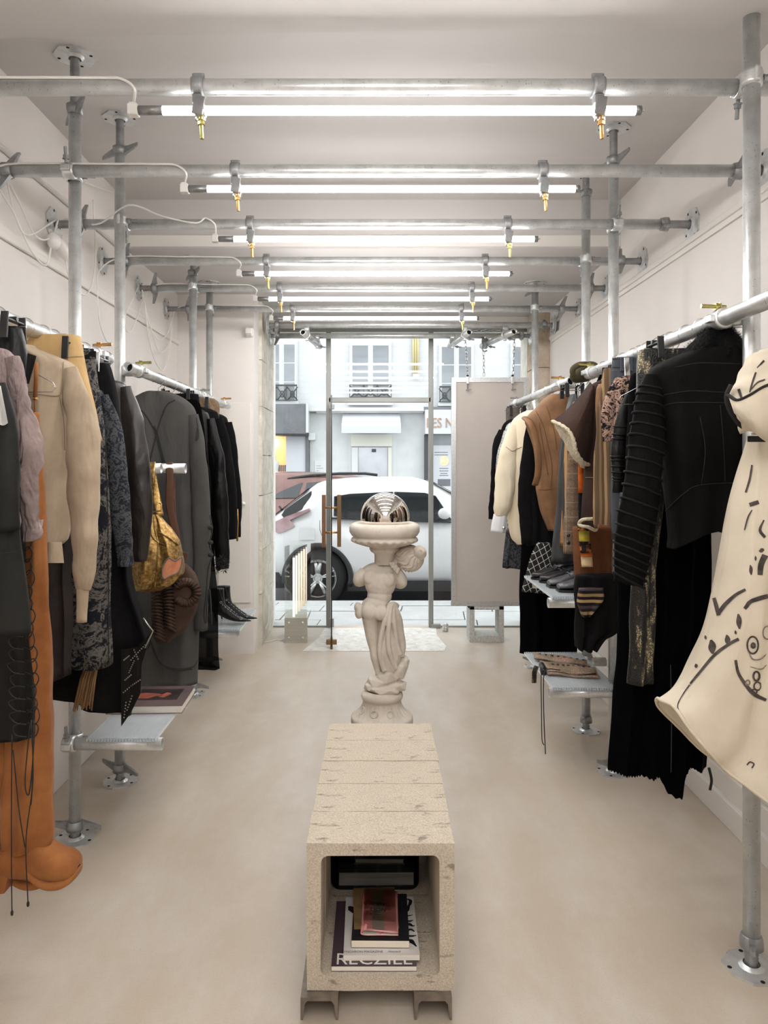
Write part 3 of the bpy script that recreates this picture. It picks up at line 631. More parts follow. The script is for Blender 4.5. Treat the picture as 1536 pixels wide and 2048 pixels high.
def panel(root, poly, y0, thick, mat, name, lean=0.0, zref=0.0):   # side panel following the tumblehome
    def yy(z): return y0+max(0.0, z-zref)*lean
    n = len(poly); vs = [(u, yy(v), v) for u, v in poly]+[(u, yy(v)+thick, v) for u, v in poly]
    return MB().add(vs, [tuple(range(n)), tuple(range(2*n-1, n-1, -1))]+[(i, n+i, n+(i+1) % n, (i+1) % n) for i in range(n)]).build(name, mat, root)
def pxpoly(pts, Y): return [(X(a, Y), Z(b, Y)) for a, b in pts]
zb = ZG+0.95
panel(wc, pxpoly([(668, 993), (700, 988), (786, 984), (789, 1040), (700, 1036), (668, 1031)], YN+.1), YN-0.002, 0.06, CARGLASS, 'rear_side_window', 0.40, zb)
panel(wc, pxpoly([(793, 984), (850, 986), (872, 992), (903, 1040), (793, 1041)], YN+.1), YN-0.002, 0.06, CARGLASS, 'front_side_window', 0.40, zb)
panel(wc, pxpoly([(789, 984), (793, 984), (793, 1041), (789, 1040)], YN+.1), YN-0.006, 0.05, CARBLK, 'window_pillar', 0.40, zb)
panel(wc, pxpoly([(660, 1035), (905, 1043), (905, 1046), (660, 1038)], YN), YN-0.01, 0.05, CARBLK, 'belt_trim')
MB().add([(xw0-0.70, YN+0.28, ZG+0.93), (xw0-0.13, YN+0.22, ZG+1.37), (xw0-0.13, YN+1.5, ZG+1.37), (xw0-0.70, YN+1.44, ZG+0.93)], [(0, 1, 2, 3)]).build('rear_windscreen', CARGLASS, wc)
panel(wc, pxpoly([(561, 1031), (568, 1020), (620, 983), (622, 1012), (580, 1030), (566, 1036)], YN), YN+0.02, 0.1, CARGLASS, 'rear_quarter_glass', 0.45, zb)
MB().add([(xw0+1.36, YN+0.24, ZG+1.45), (xw0+2.1, YN+0.16, ZG+1.05), (xw0+2.1, YN+1.56, ZG+1.05), (xw0+1.36, YN+1.48, ZG+1.45)], [(0, 1, 2, 3)]).build('windscreen', CARGLASS, wc)
panel(wc, pxpoly([(546, 1060), (550, 1043), (572, 1033), (618, 1017), (620, 1021), (580, 1040), (590, 1053), (572, 1062), (556, 1067)], YN), YN-0.005, 0.1, TAIL, 'tail_light')
panel(wc, pxpoly([(600, 1056), (630, 1056), (630, 1079), (600, 1079)], YN), YN-0.0375, 0.02, PAINT_W, 'fuel_flap')
panel(wc, pxpoly([(695, 1164), (1000, 1164), (1000, 1182), (695, 1182)], YN), YN-0.01, 0.1, CARBLK, 'sill_cladding')
panel(wc, pxpoly([(500, 1142), (557, 1146), (566, 1166), (500, 1160)], YN), YN+0.03, 0.1, CARBLK, 'bumper_cladding')
for xx in (0, 2.53):
    MB().tube([(xw0+xx+0.385*math.cos(a), YN-0.012, ZG+0.345+0.385*math.sin(a)) for a in np.linspace(-0.25, PI+0.25, 30)], 0.03, 8, flat=0.6).build('wheel_arch', CARBLK, wc)
    wheel(wc, xw0+xx, YN+0.12, ZG+0.335, 0.33, 1)
MB().cyl((xw0+0.0, YN+.2, ZG+.345), (xw0, YN+.285, ZG+.345), .39, n=30).build('wheel_well', CARBLK, wc)
for pts in ([(640, 1040), (640, 1060), (655, 1100)], [(789, 1046), (790, 1100), (788, 1160)]):
    MB().tube([Vector((X(a, YN), YN-0.018, Z(b, YN))) for a, b in pts], 0.003, 6).build('door_gap', CARBLK, wc)
MB().ball(P(889, 1027, YN-0.1), (0.075, 0.05, 0.065)).build('wing_mirror', PAINT_W, wc)
MB().obox((xw0+1.2, yc, ZG+0.27), (3.6, 1.4, 0.14)).build('underbody', CARBLK, wc)
MB().tube([P(558, 1012, YN+.6), P(566, 1022, YN+.6), P(571, 1024, YN+.6)], [0.012, .018, .012], 8).build('rear_wiper', CARBLK, wc)
# red-brown estate on the far side
YR = 11.3
rc = thing('copper_car', (-1.9, 12.1, ZG), 'copper red estate car with roof rails behind the white car', 'car', 'parked cars')
st = [(0, .42, .8, .84, .16, .3), (0.1, .36, .92, 1.06, .06, .22), (.3, .33, .96, 1.34, .02, .2), (.45, .32, .97, 1.44, 0, .2), (1.0, .3, .96, 1.50, 0, .2), (1.8, .3, .95, 1.51, 0, .2), (2.3, .3, .94, 1.42, 0, .2), (2.7, .3, .93, 1.24, 0, .2), (3.1, .3, .92, 1.02, 0, .18), (3.6, .32, .86, .93, .03, .2), (4.2, .36, .74, .79, .12, .25), (4.4, .42, .62, .65, .22, .3)]
xR = X(772, YR)
m, rows, st2, yc2 = car(rc, st, None, xR, YR, ZG, 1.78, -1)
m.build('bodywork', PAINT_R, rc)
panel(rc, pxpoly([(540, 997), (556, 985), (600, 966), (604, 966), (594, 996)], YR), YR-0.002, .06, CARGLASS, 'front_side_window', .40, .8)
panel(rc, pxpoly([(612, 966), (660, 962), (664, 995), (606, 996)], YR), YR-0.002, .06, CARGLASS, 'rear_side_window', .40, .8)
panel(rc, pxpoly([(672, 962), (722, 962), (738, 968), (722, 985), (676, 994)], YR), YR-0.002, .06, CARGLASS, 'quarter_window', .40, .8)
MB().tube([P(a, b, YR+.2) for a, b in ((575, 958), (620, 951), (680, 947), (730, 947), (755, 950))], .022, 8).build('roof_rail', CARBLK, rc)
panel(rc, pxpoly([(757, 952), (768, 953), (765, 962), (750, 960)], YR), YR-0.02, .1, TAIL, 'tail_light')
for xx in (0.75, 3.4):
    wheel(rc, xR-xx, YR+.1, ZG+.335, .33, 1)
# ------------------------------------------------------------------ house opposite
YH = 16.0
s = NT('white_render'); n = s.noise(2, 7); bt = s.node('ShaderNodeTexBrick'); bt.inputs['Scale'].default_value = 1.0; bt.inputs['Color1'].default_value = (1, 1, 1, 1); bt.inputs['Color2'].default_value = (.94, .94, .94, 1); bt.inputs['Mortar'].default_value = (.8, .8, .8, 1); bt.inputs['Brick Width'].default_value = .6; bt.inputs['Row Height'].default_value = .13; bt.inputs['Mortar Size'].default_value = .008
mp = s.node('ShaderNodeMapping'); mp.inputs['Rotation'].default_value = (PI/2, 0, 0); s.link(s.tc.outputs['Object'], mp.inputs[0]); s.link(mp.outputs[0], bt.inputs[0])
c = s.ramp(n.outputs['Fac'], [(.3, C(186, 187, 188)), (.7, C(196, 197, 198))]).outputs[0]; s.base(s.mix(0.35, c, bt.outputs[0], 'MULTIPLY')); RENDER = s.done(0.8)
WHITEP = pm('white_joinery', C(198, 200, 199), rough=.5); PALE = pm('pale_grey_render', C(188, 191, 190), C(198, 201, 200), .8, scale=3); CREAM = pm('cream_joinery', C(202, 203, 190), rough=.6)
DKGREY = pm('dark_grey_fascia', C(92, 94, 98), C(104, 106, 110), .6, scale=4); GREYG = pm('window_reflection_glass', C(112, 116, 120), C(142, 146, 150), .12, scale=1.2, stretch=(.3, 1, 1)); IRON = pm('wrought_iron', C(62, 63, 64), rough=.6); BLUEG = pm('blue_grey_canvas', C(186, 191, 199), rough=.8); WCANV = pm('white_canvas', C(192, 194, 198), rough=.8)
hs = thing('house', (0, YH+2, -.1), 'white rendered town house across the street with shops below', 'building')
def HB(x0, x1, y0, y1, out, inn=0.0, bev=0): return MB().box(X(x0, YH), X(x1, YH), YH-out, YH-inn, Z(y1, YH), Z(y0, YH), bev)
MB().box(-8, 8, YH, YH+4, -.1, 6.2).build('wall', RENDER, hs)
def win(x0, x1, y0, y1, cx, rail_y=(771, 803)):
    f = MB().box(X(x0-6, YH), X(x1+6, YH), YH-.06, YH, Z(y1+8, YH), Z(y0-6, YH)).build('window_surround', WHITEP, hs)
    HB(x0-4, x1+4, y0-3, y1, .09, .05).build('window_frame', WHITEP, hs)
    mid = (x0+x1)/2; rowsy = [y0+1+(y1-y0)*k/3 for k in range(4)]
    for (a, b) in ((x0, mid-5), (mid+5, x1)):
        for r in range(3): HB(a, b, rowsy[r]+1.2, rowsy[r+1]-1.2, .1, .088).build('pane', GREYG, f)
    HB(mid-1, mid+1, y0, y1, .11, .08).build('meeting_stile', WHITEP, f)
    HB(x0-8, x1+8, y1+4, y1+10, .16).build('sill', WHITEP, hs)
    r = HB(x0-5, x1+5, rail_y[0], rail_y[0]+3, .22, .17).build('balcony_rail', IRON, hs)
    HB(x0-5, x1+5, rail_y[1]-2, rail_y[1], .21, .18).build('bottom_rail', IRON, r)
    n = 3; wdt = (x1-x0+10)/n
    for k in range(n+1): HB(x0-5+wdt*k-.7, x0-5+wdt*k+.7, rail_y[0], rail_y[1], .21, .18).build('baluster', IRON, r)
    for k in range(n):
        a = x0-5+wdt*k; cxp = a+wdt/2; cyp = (rail_y[0]+rail_y[1])/2+1
        for sx, sy in ((0, 0), (wdt, 0)):
            MB().tube([P(a+sx, rail_y[0]+3, YH-.19), P(cxp, cyp, YH-.19), P(a+wdt-sx, rail_y[1]-2, YH-.19)], .014, 6).build('scroll', IRON, r)
        MB().tube([P(cxp+4*math.cos(t_), cyp+6*math.sin(t_), YH-.19) for t_ in np.linspace(0, 2*PI, 13)[:-1]], .012, 6, closed=True).build('ring', IRON, r)
win(538, 590, 688, 801, 563); win(705, 777, 690, 801, 741, (769, 797)); win(883, 941, 693, 803, 912, (774, 806)); win(1026, 1084, 693, 803, 1055, (774, 806))
for k, dx in enumerate((0, 4.5, 9)):
    MB().cyl(P(826.5+dx, 640, YH-.08), P(826.5+dx, 751, YH-.08), .024, n=10).build('downpipe', pm('yellow_pipe' + str(k), C(190, 176, 128), rough=.6), hs)
HB(825, 838, 749, 755, .13, .02).build('pipe_bracket', PALE, hs)
HB(620, 852, 817, 824, .30, 0).build('cornice', PALE, hs); HB(634, 846, 824, 827, .2, 0).build('cornice_bed', PALE, hs); HB(846, 1060, 816, 822, .32, 0).build('cornice_lead', DKGREY, hs)
HB(620, 852, 827, 1010, .03, 0).build('ground_floor_render', PALE, hs)
HB(500, 618, 811, 870, .45, 0).build('shop_fascia', DKGREY, hs); HB(616, 620, 811, 867, .5, 0).build('fascia_edge', PALE, hs); HB(500, 618, 869, 873, .5, 0).build('awning_bar', CARBLK, hs)
WARM = NT('painted_shop_light'); WARM.base(C(250, 170, 110)); WARM.b.inputs['Emission Color'].default_value = C(255, 168, 104); WARM.b.inputs['Emission Strength'].default_value = .55; WARM = WARM.done(.8)  # shop's warm light put into the wall as colour and glow
HB(500, 573, 873, 1000, .02, -.0).build('self_glowing_back_wall', WARM, hs)
dr_ = MB().tube(crom([P(548, 902, YH-.15), P(550, 925, YH-.15), P(548, 945, YH-.15), P(546, 990, YH-.15)], 5), [.03]*5+[.09]*5+[.1]*5+[.16], 10).build('dress_form', PALE, hs)
for k, a in enumerate((559, 563, 567, 571)): HB(a-1.5, a+1.5, 930, 990, .1, .06).build('hanging_garment', DKGREY, hs)
MB().ball(P(545, 881, YH-.1), .06).build('shop_lamp', LED, hs)
HB(573, 612, 873, 1000, .1, .05).build('shop_window_pane', WCANV, hs); HB(612, 619, 873, 1000, .14, 0).build('shop_pilaster', DKGREY, hs)
HB(618, 632, 867, 881, .18, 0, .02).build('alarm_box', WHITEP, hs); HB(620, 624, 871, 878, .185, .17).build('alarm_grille', PALE, hs)
MB().add([P(683, 851, YH-.6), P(802, 851, YH-.6), P(799, 825, YH-.05), P(686, 825, YH-.05)], [(0, 1, 2, 3)]).build('awning_slope', WCANV, hs)
MB().box(X(683, YH-.6), X(802, YH-.6), YH-.6, YH-.57, Z(866, YH-.6), Z(851, YH-.6)).build('awning_valance', BLUEG, hs)
HB(698, 792, 866, 1010, .04, 0).build('door_surround', WHITEP, hs); HB(702, 784, 869, 893, .13, .05).build('transom_panel', CREAM, hs)
HB(704, 716, 895, 1010, .13, .05).build('side_post', WHITEP, hs); HB(776, 783, 895, 1010, .13, .05).build('side_post', CREAM, hs)
DOORG = pm('grey_shutter_door', C(176, 178, 182), C(196, 198, 202), .5, .2, 2); HB(716.5, 775.5, 895, 1010, .09, .05).build('door_leaf', DOORG, hs); HB(743.5, 752, 898, 904.5, .1, .085).build('door_plate', IRON, hs)
HB(630, 656, 921, 950, .05, .02).build('notice', WHITEP, hs)
INKG = pm('grey_ink', C(120, 122, 124), rough=.8)
for k in range(4): HB(633, 633+(10, 14, 5, 7)[k], 931+k*5, 931.7+k*5, .055, .045).build('notice_line', INKG, hs)
HB(848, 1070, 822, 869, .4, 0).build('shop_sign', WCANV, hs)
SIGNB = pm('bronze_letters', C(150, 118, 92), C(170, 136, 106), .5, .3, 30)
text('LES N', 0.30, Matrix.Translation((X(880, YH-.42), YH-.41, Z(846.5, YH-.42))) @ Matrix.Rotation(PI/2, 4, 'X'), SIGNB, hs, 'sign_letters', .01, sx=.78)
HB(848, 858, 870, 1010, .2, 0).build('sign_pilaster', IRON, hs); HB(858, 1070, 870, 1010, .05, 0).build('cafe_window', GREYG, hs)
HB(864, 903, 891, 1000, .08, .05).build('poster', WCANV, hs)
MB().cyl(P(888, 922, YH-.08), P(888, 922, YH-.088), .11, n=24).build('poster_disc', pm('poster_orange', C(226, 198, 160), C(238, 214, 180), .8, scale=20), hs)
for k, (a, b, y_) in enumerate(((868, 895, 904), (868, 895, 909), (878, 896, 936), (878, 896, 941), (880, 894, 946), (878, 896, 950))):
    HB(a, b, y_, y_+1.6, .084, .07).build('poster_line', INKG, hs)
HB(875, 900, 958, 972, .085, .07).build('poster_photo', DKGREY, hs)
text('TION', .11, Matrix.Translation((X(547, YH), YH-.11, Z(960, YH))) @ Matrix.Rotation(PI/2, 4, 'X'), WHITEP, hs, 'window_letters')
# ================================================================== bench of concrete flue blocks
s = NT('coarse_concrete'); n1 = s.noise(5, 6); n2 = s.noise(230, 4, .7); n3 = s.noise(34, 8, .75, stretch=(.35, 1, 1))
c = s.ramp(n2.outputs['Fac'], [(.3, C(150, 138, 122)), (.5, C(202, 189, 170)), (.68, C(230, 219, 202))]).outputs[0]
c = s.mix(.35, c, s.ramp(n1.outputs['Fac'], [(.3, C(196, 182, 162)), (.7, C(218, 205, 186))]).outputs[0])
pit = s.ramp(n3.outputs['Fac'], [(.34, (1, 1, 1)), (.40, (0, 0, 0))]).outputs[0]
s.base(s.mix(s.math('MULTIPLY', pit, .5), c, C(112, 98, 80)))
hgt = s.math('SUBTRACT', n2.outputs['Fac'], s.math('MULTIPLY', pit, .8)); s.bump(hgt, .7, .004); CONC = s.done(.92)
BZ0 = 0.062; BW = 0.4025
def rrect(x0, x1, z0, z1, r, n=5):
    pts = []
    for cx, cz, a0 in ((x1-r, z1-r, 0), (x0+r, z1-r, PI/2), (x0+r, z0+r, PI), (x1-r, z0+r, 1.5*PI)):
        for k in range(n+1): a = a0+PI/2*k/n; pts.append((cx+r*math.cos(a), cz+r*math.sin(a)))
    return pts
ys = [1.972, 2.157, 2.345, 2.523, 2.712, 2.888]
blab = ['nearest hollow concrete block of the bench, magazines inside', 'second hollow concrete block of the bench from the front', 'middle hollow concrete block of the bench', 'fourth hollow concrete block of the bench from the front', 'rearmost hollow concrete block of the bench, touching the statue base']
blab[4] = 'rearmost hollow concrete block of the bench, before the statue'
def rough_box(mb, amp, seed):
    out = []
    for v in mb.v:
        p = Vector(v); out.append(p+noise.noise_vector(p*55+Vector((seed, 0, 0)))*amp)
    mb.v = [tuple(p) for p in out]; return mb
for i in range(5):
    x0 = -0.182+0.013*(i+.5)/5+random.uniform(-.002, .002); x1 = x0+BW; y0 = ys[i]+.0022; y1 = ys[i+1]-.0022; z0 = BZ0; z1 = BZ0+0.4+random.uniform(-.001, .001)
    N = 12; outer = []
    per = [(x0+(x1-x0)*k/N, z0) for k in range(N)]+[(x1, z0+(z1-z0)*k/N) for k in range(N)]+[(x1-(x1-x0)*k/N, z1) for k in range(N)]+[(x0, z1-(z1-z0)*k/N) for k in range(N)]
    inn = rrect(x0+.038, x1-.040, z0+.040, z1-.034, .02, 11)      # 48 points, starts at right/top
    inn = list(reversed(inn)); inn = list(reversed(inn))
    # align both loops by angle about the centre
    cxm, czm = (x0+x1)/2, (z0+z1)/2; ang = lambda p: math.atan2(p[1]-czm, p[0]-cxm)
    per.sort(key=ang); inn.sort(key=ang)
    rings = []
    for (loop, y) in ((inn, y0), (per, y0), (per, (y0+y1)/2), (per, y1), (inn, y1), (inn, (y0+y1)/2)):
        rings.append([(a, y, b) for a, b in loop])
    m = MB().grid(rings+[rings[0]], False, True); rough_box(m, .0016, i*9.1)
    tag(m.build('concrete_block', CONC), blab[i], 'concrete block', 'hollow concrete blocks of the bench')
STEELD = pm('raw_steel_channel', C(122, 112, 102), C(146, 136, 124), .55, .6, 30)
for px0, px1, lb in ((601, 676, 'left'), (829, 904, 'right')):
    a, b = X(px0, 1.95), X(px1, 1.95); y0, y1 = 1.95, 2.86; tk = .0075; hh = BZ0
    prof = [(a, 0), (a+.006, 0), (a+.011, hh-.02), (a+.018, hh-.011), (b-.018, hh-.011), (b-.011, hh-.02), (b-.006, 0), (b, 0), (b, hh-.001), (a, hh-.001)]
    m = MB(); n = len(prof); vs = [(u, y0, v) for u, v in prof]+[(u, y1, v) for u, v in prof]
    m.add(vs, [(0, 1, 2, 9), (2, 3, 9), (3, 4, 8, 9), (4, 5, 8), (5, 6, 7, 8)]+[(n+3, n+2, n+9), (n+9, n+2, n+1, n+0), (n+8, n+4, n+3, n+9), (n+8, n+5, n+4), (n+8, n+7, n+6, n+5)]+[(i, n+i, n+(i+1) % n, (i+1) % n) for i in range(n)])
    tag(m.build('steel_channel', STEELD), f'{lb} upturned steel channel under the concrete bench', 'steel channel', 'steel channels under the bench')
# books -------------------------------------------------------------------
def ink(name, c): return pm(name, c, rough=.5)
PAPER = pm('paper_edges', C(226, 219, 208), C(238, 232, 222), .8, scale=300, stretch=(.02, .02, 1)); PAPERC = pm('cream_paper_edges', C(232, 221, 202), C(240, 230, 212), .8, scale=300, stretch=(.02, .02, 1))
def book(name, label, cat, x0, x1, y0, y1, z0, th, cover, pages=PAPER, rot=0.0, spine=None, group='books and magazines in the bench', hard=False):
    t = thing(name, ((x0+x1)/2, (y0+y1)/2, z0), label, cat, group); c = Vector(((x0+x1)/2, (y0+y1)/2, z0+th/2)); R = Matrix.Rotation(rot, 3, 'Z'); w_, d_ = x1-x0, y1-y0
    ct = .0022 if hard else .0008; ov = .004 if hard else 0.0006
    MB().obox(c, (w_-2*ov, d_-2*ov, th-2*ct), R).build('page_block', pages, t)
    cv = MB().obox(c+Vector((0, 0, th/2-ct/2)), (w_, d_, ct), R).build('front_cover', cover, t)
    MB().obox(c-Vector((0, 0, th/2-ct/2)), (w_, d_, ct), R).build('back_cover', cover, t)
    return t, cv, c, R
fz = BZ0+.0415
PLUM = pm('plum_cover', C(72, 58, 66), C(84, 68, 76), .35, scale=4); INKW = ink('white_ink', C(232, 228, 222)); INKB = ink('black_ink', C(20, 19, 20))
def top_text(body, size, x, y, z, mat, parent, rot=0.0, sx=1.0, shear=0, name='lettering'): return text(body, size, Matrix.Translation((x, y, z)) @ Matrix.Rotation(rot, 4, 'Z'), mat, parent, name, sx=sx, shear=shear)
t, cv, c, R = book('magazine', 'dark plum magazine with large white title at bottom of front stack', 'magazine', -.113, .121, 1.99, 2.285, fz, .014, PLUM)
top_text('RECZILE', .066, .004, 2.016, fz+.0146, INKW, cv, 0, .88)
MAGW = pm('white_magazine_cover', C(212, 208, 204), C(224, 220, 216), .35, scale=2)
t, cv, c, R = book('magazine', 'white magazine with black brush drawing under the black book', 'magazine', -.082, .130, 2.012, 2.282, fz+.0145, .015, MAGW, rot=.01)
zt = fz+.0145+.0156
top_text('SYNCHRON MAGAZINE', .0125, -.028, 2.025, zt, INKB, cv, .01, .85); top_text('Hossack', .012, .06, 2.026, zt, INKB, cv, .02, .9, .5)
def brush(pts, r, z, parent, name='brush_mark', mat=INKB):
    ps = crom([(X_, Y_, w_) for X_, Y_, w_ in pts], 6); L_ = []; R_ = []
    for i, p in enumerate(ps):
        q_ = ps[min(i+1, len(ps)-1)]-ps[max(i-1, 0)]; d_ = Vector((q_[0], q_[1])); d_ = d_.normalized() if d_.length else Vector((1, 0)); nrm = Vector((-d_.y, d_.x))
        L_.append((p[0]+nrm.x*p[2], p[1]+nrm.y*p[2], z)); R_.append((p[0]-nrm.x*p[2], p[1]-nrm.y*p[2], z))
    return MB().grid([L_, R_], False).build(name, mat, parent)
for pts in ([(.106, 2.27, .002), (.118, 2.262, .005), (.116, 2.245, .005), (.112, 2.235, .004), (.106, 2.215, .006), (.101, 2.205, .003)], [(.100, 2.19, .002), (.108, 2.186, .003), (.122, 2.19, .001)], [(.098, 2.165, .002), (.11, 2.16, .004), (.122, 2.166, .001)], [(.1, 2.14, .002), (.108, 2.146, .006), (.118, 2.138, .003), (.125, 2.14, .001)], [(.1, 2.115, .003), (.112, 2.122, .004), (.122, 2.112, .002)], [(.098, 2.095, .002), (.112, 2.092, .004), (.127, 2.095, .001)], [(.101, 2.075, .004), (.11, 2.07, .008), (.118, 2.058, .004), (.124, 2.047, .002)], [(-.075, 2.225, .003), (-.07, 2.225, .009), (-.062, 2.215, .010), (-.056, 2.2, .005)]):
    brush(pts, 0, zt, cv)
BLKC = pm('black_paper_cover', C(26, 26, 32), C(32, 32, 38), .45, scale=5)
t, cv, c, R = book('paperback', 'thick black paperback with cream page edges under the pink booklet', 'book', -.058, .105, 2.04, 2.262, fz+.0305, .021, BLKC, PAPERC, -.012)
ENV = pm('kraft_envelope', C(122, 98, 64), C(134, 108, 72), .8, scale=20)
zb_ = fz+.0522
m = MB().obox((.008, 2.19, zb_+.001), (.13, .2, .002), Matrix.Rotation(.04, 3, 'Z')); t = tag(m.build('kraft_envelope', ENV), 'brown kraft envelope sticking out behind the pink booklet', 'envelope')
PINK = pm('pink_cover', C(212, 140, 138), C(222, 152, 150), .25, scale=5)
t = thing('booklet', (.02, 2.13, zb_+.0025), 'folded pink booklet in clear film lettered COMING SOON', 'booklet', 'books and magazines in the bench')
def fold(y0, y1, zoff):
    prof = crom([(.073, zoff), (.03, zoff+.001), (-.02, zoff+.001), (-.034, zoff+.007), (-.02, zoff+.016), (.02, zoff+.013), (.073, zoff+.008)], 5)
    inner = [(p[0], p[1]) for p in prof]
    rows = [[(a+.005*(y-y0)/(y1-y0), y, b) for a, b in inner] for y in np.linspace(y0, y1, 7)]
    return rows
cvr = MB().grid(fold(2.055, 2.255, zb_+.0026), True).build('cover', PINK, t)
sol = cvr.modifiers.new('thickness', 'SOLIDIFY'); sol.thickness = .0012
MB().grid([[(a*.93+.003, y+.002, zb_+.003+(b-zb_-.0026)*.8+.001) for a, y, b in r] for r in fold(2.055, 2.252, zb_+.0026)], True).build('inner_pages', PAPER, t)
GREYB = pm('grey_band', C(166, 156, 142), rough=.3)
MB().grid([[(.016+dx, y, zb_+.0026+.0148-.0006*(dx/.02)-dx*.06) for dx in np.linspace(-.016, .018, 4)] for y in np.linspace(2.06, 2.25, 5)], True).build('grey_band', GREYB, t)
top_text('COMING', .022, .012, 2.178, zb_+.0186, INKB, t, -.12, .9); top_text('SOON', .022, .012, 2.15, zb_+.0186, INKB, t, -.12, .9); top_text('20 SEPTEMBER', .007, .004, 2.128, zb_+.0186, INKB, t, -.12, .9)
FILM = glassmat('clear_film', (.97, .97, .97, 1), .08, 1.6, 1.3)
rows = []
for y in np.linspace(2.052, 2.258, 24):
    rows.append([(x, y, zb_+.0212-.00045*((x-.018)/.01)**2*.4+noise.noise((x*70, y*45, 3))*.0016) for x in np.linspace(-.026, .07, 16)])
MB().grid(rows, True).build('film', FILM, t)
PLAID = NT('dark_plaid_cover'); o = PLAID.xyz(); 
def stripes(S, sock, freq, width, off=0.0): 
    f = S.math('FRACT', S.math('ADD', S.math('MULTIPLY', sock, freq), off)); return S.math('LESS_THAN', f, width)
a = stripes(PLAID, o[0], 14, .18); b = stripes(PLAID, o[1], 14, .18); PLAID.base(PLAID.mix(PLAID.math('MULTIPLY', PLAID.math('ADD', a, b), .5), C(28, 26, 32), C(66, 72, 74))); PLAID = PLAID.done(.4)
t = thing('black_tray', (.01, 2.53, fz), 'rounded black tray at the back inside the bench', 'tray')
prof = rrect(-.135, .152, fz, fz+.2, .03, 5)
MB().prism([(u, v) for u, v in prof], 'xz', 2.70, 2.706).grid([[(u, y, v) for u, v in prof] for y in (2.37, 2.706)], False, True).build('tray_shell', BLACKP, t)
GREYP = pm('grey_page_edges', C(120, 118, 112), C(150, 147, 140), .8, scale=300, stretch=(.02, .02, 1))
book('hardback', 'very thick book with dark plaid cover deep in the bench', 'book', -.116, .138, 2.385, 2.68, fz+.0015, .048, PLAID, GREYP, .012, hard=True)
PHOTOC = pm('grey_photo_cover', C(44, 47, 48), C(92, 96, 96), .35, scale=9)
book('photo_book', 'smaller grey photo book on the dark plaid book', 'book', -.06, .108, 2.43, 2.64, fz+.05, .018, PHOTOC, GREYP, -.01, hard=True)

# ================================================================== statue
YS = 4.05; sc = YS/F
s = NT('weathered_cast_stone'); n1 = s.noise(7, 7); n2 = s.noise(120, 6, .75); n3 = s.noise(26, 8, .8)
c = s.ramp(n1.outputs['Fac'], [(.3, C(198, 186, 171)), (.55, C(220, 210, 197)), (.75, C(233, 225, 214))]).outputs[0]
c = s.mix(s.ramp(n2.outputs['Fac'], [(.26, (.7, .7, .7)), (.36, (0, 0, 0))]).outputs[0], c, C(112, 92, 72)); c = s.mix(s.ramp(n3.outputs['Fac'], [(.32, (.5, .5, .5)), (.42, (0, 0, 0))]).outputs[0], c, C(156, 136, 114)); s.base(c); s.bump(n2.outputs['Fac'], .35, .003); CAST = s.done(.88)
stt = thing('garden_statue', (X(764, YS), YS, 0), 'cast stone garden statue of a draped woman carrying a bowl, seen from behind', 'statue')
def SP(px, py, dy=0.0): return Vector(((px-CX)*sc, YS+dy, H+(CY-py)*sc))
def sb(m, px, py, dy, rx, ry, rz, rot=None): return m.ball(SP(px, py, dy), (rx*sc, ry*sc, rz*sc), 18, 12, rot)
def stb(m, pts, n=12, flat=1.0):
    pp = crom([(*SP(a, b, d), r*sc) for a, b, d, r in pts], 5); return m.tube([Vector(p[:3]) for p in pp], [p[3] for p in pp], n, flat=flat)
RY = lambda a: Matrix.Rotation(a, 3, 'Y')
m = MB()
sb(m, 750, 1212, 0, 27, 20, 20, RY(.1)); sb(m, 759, 1192, 0, 25, 18, 20); sb(m, 761, 1163, 0, 32, 22, 36, RY(.08)); sb(m, 760, 1140, 0, 38, 18, 17, RY(-.10))
sb(m, 775, 1157, -.04, 15, 9, 17, RY(.3)); sb(m, 741, 1152, -.035, 14, 8, 15)
stb(m, [(730, 1143, 0, 12), (720, 1154, .0, 12.5), (717, 1164, .02, 11), (728, 1166, .07, 9), (745, 1160, .10, 8)]); stb(m, [(792, 1143, 0, 11), (801, 1156, .0, 12), (803, 1168, .02, 11), (792, 1170, .07, 9), (775, 1162, .1, 8)])
stb(m, [(776, 1138, 0, 12), (786, 1130, 0, 11), (800, 1122, 0, 13)])
sb(m, 739, 1219, -.04, 17, 14, 18); sb(m, 761, 1222, -.042, 15, 13, 16); sb(m, 752, 1206, -.01, 26, 18, 14)
stb(m, [(740, 1232, -.01, 17), (742, 1252, 0, 15), (745, 1278, 0, 12.5), (748, 1298, -.005, 9.5), (751, 1312, -.01, 10.5), (754, 1330, -.005, 8), (757, 1345, 0, 6.5)]); sb(m, 758, 1350, .02, 8, 16, 6)
stb(m, [(757, 1238, .015, 10), (760, 1275, .02, 9), (764, 1310, .02, 9), (768, 1340, .02, 8)])
stb(m, [(772, 1235, .01, 15), (782, 1262, .04, 14), (794, 1290, .05, 11), (796, 1315, .03, 10)])
remeshed(m, .0032, 5).build('figure', CAST, stt)
m = MB()                                                                # drapery falling from the hip
stb(m, [(783, 1206, -.01, 9), (782, 1225, -.02, 14), (780, 1250, -.02, 19), (779, 1280, -.02, 22), (780, 1308, -.02, 22), (779, 1330, -.02, 17), (777, 1344, -.02, 9)], 16, .75)
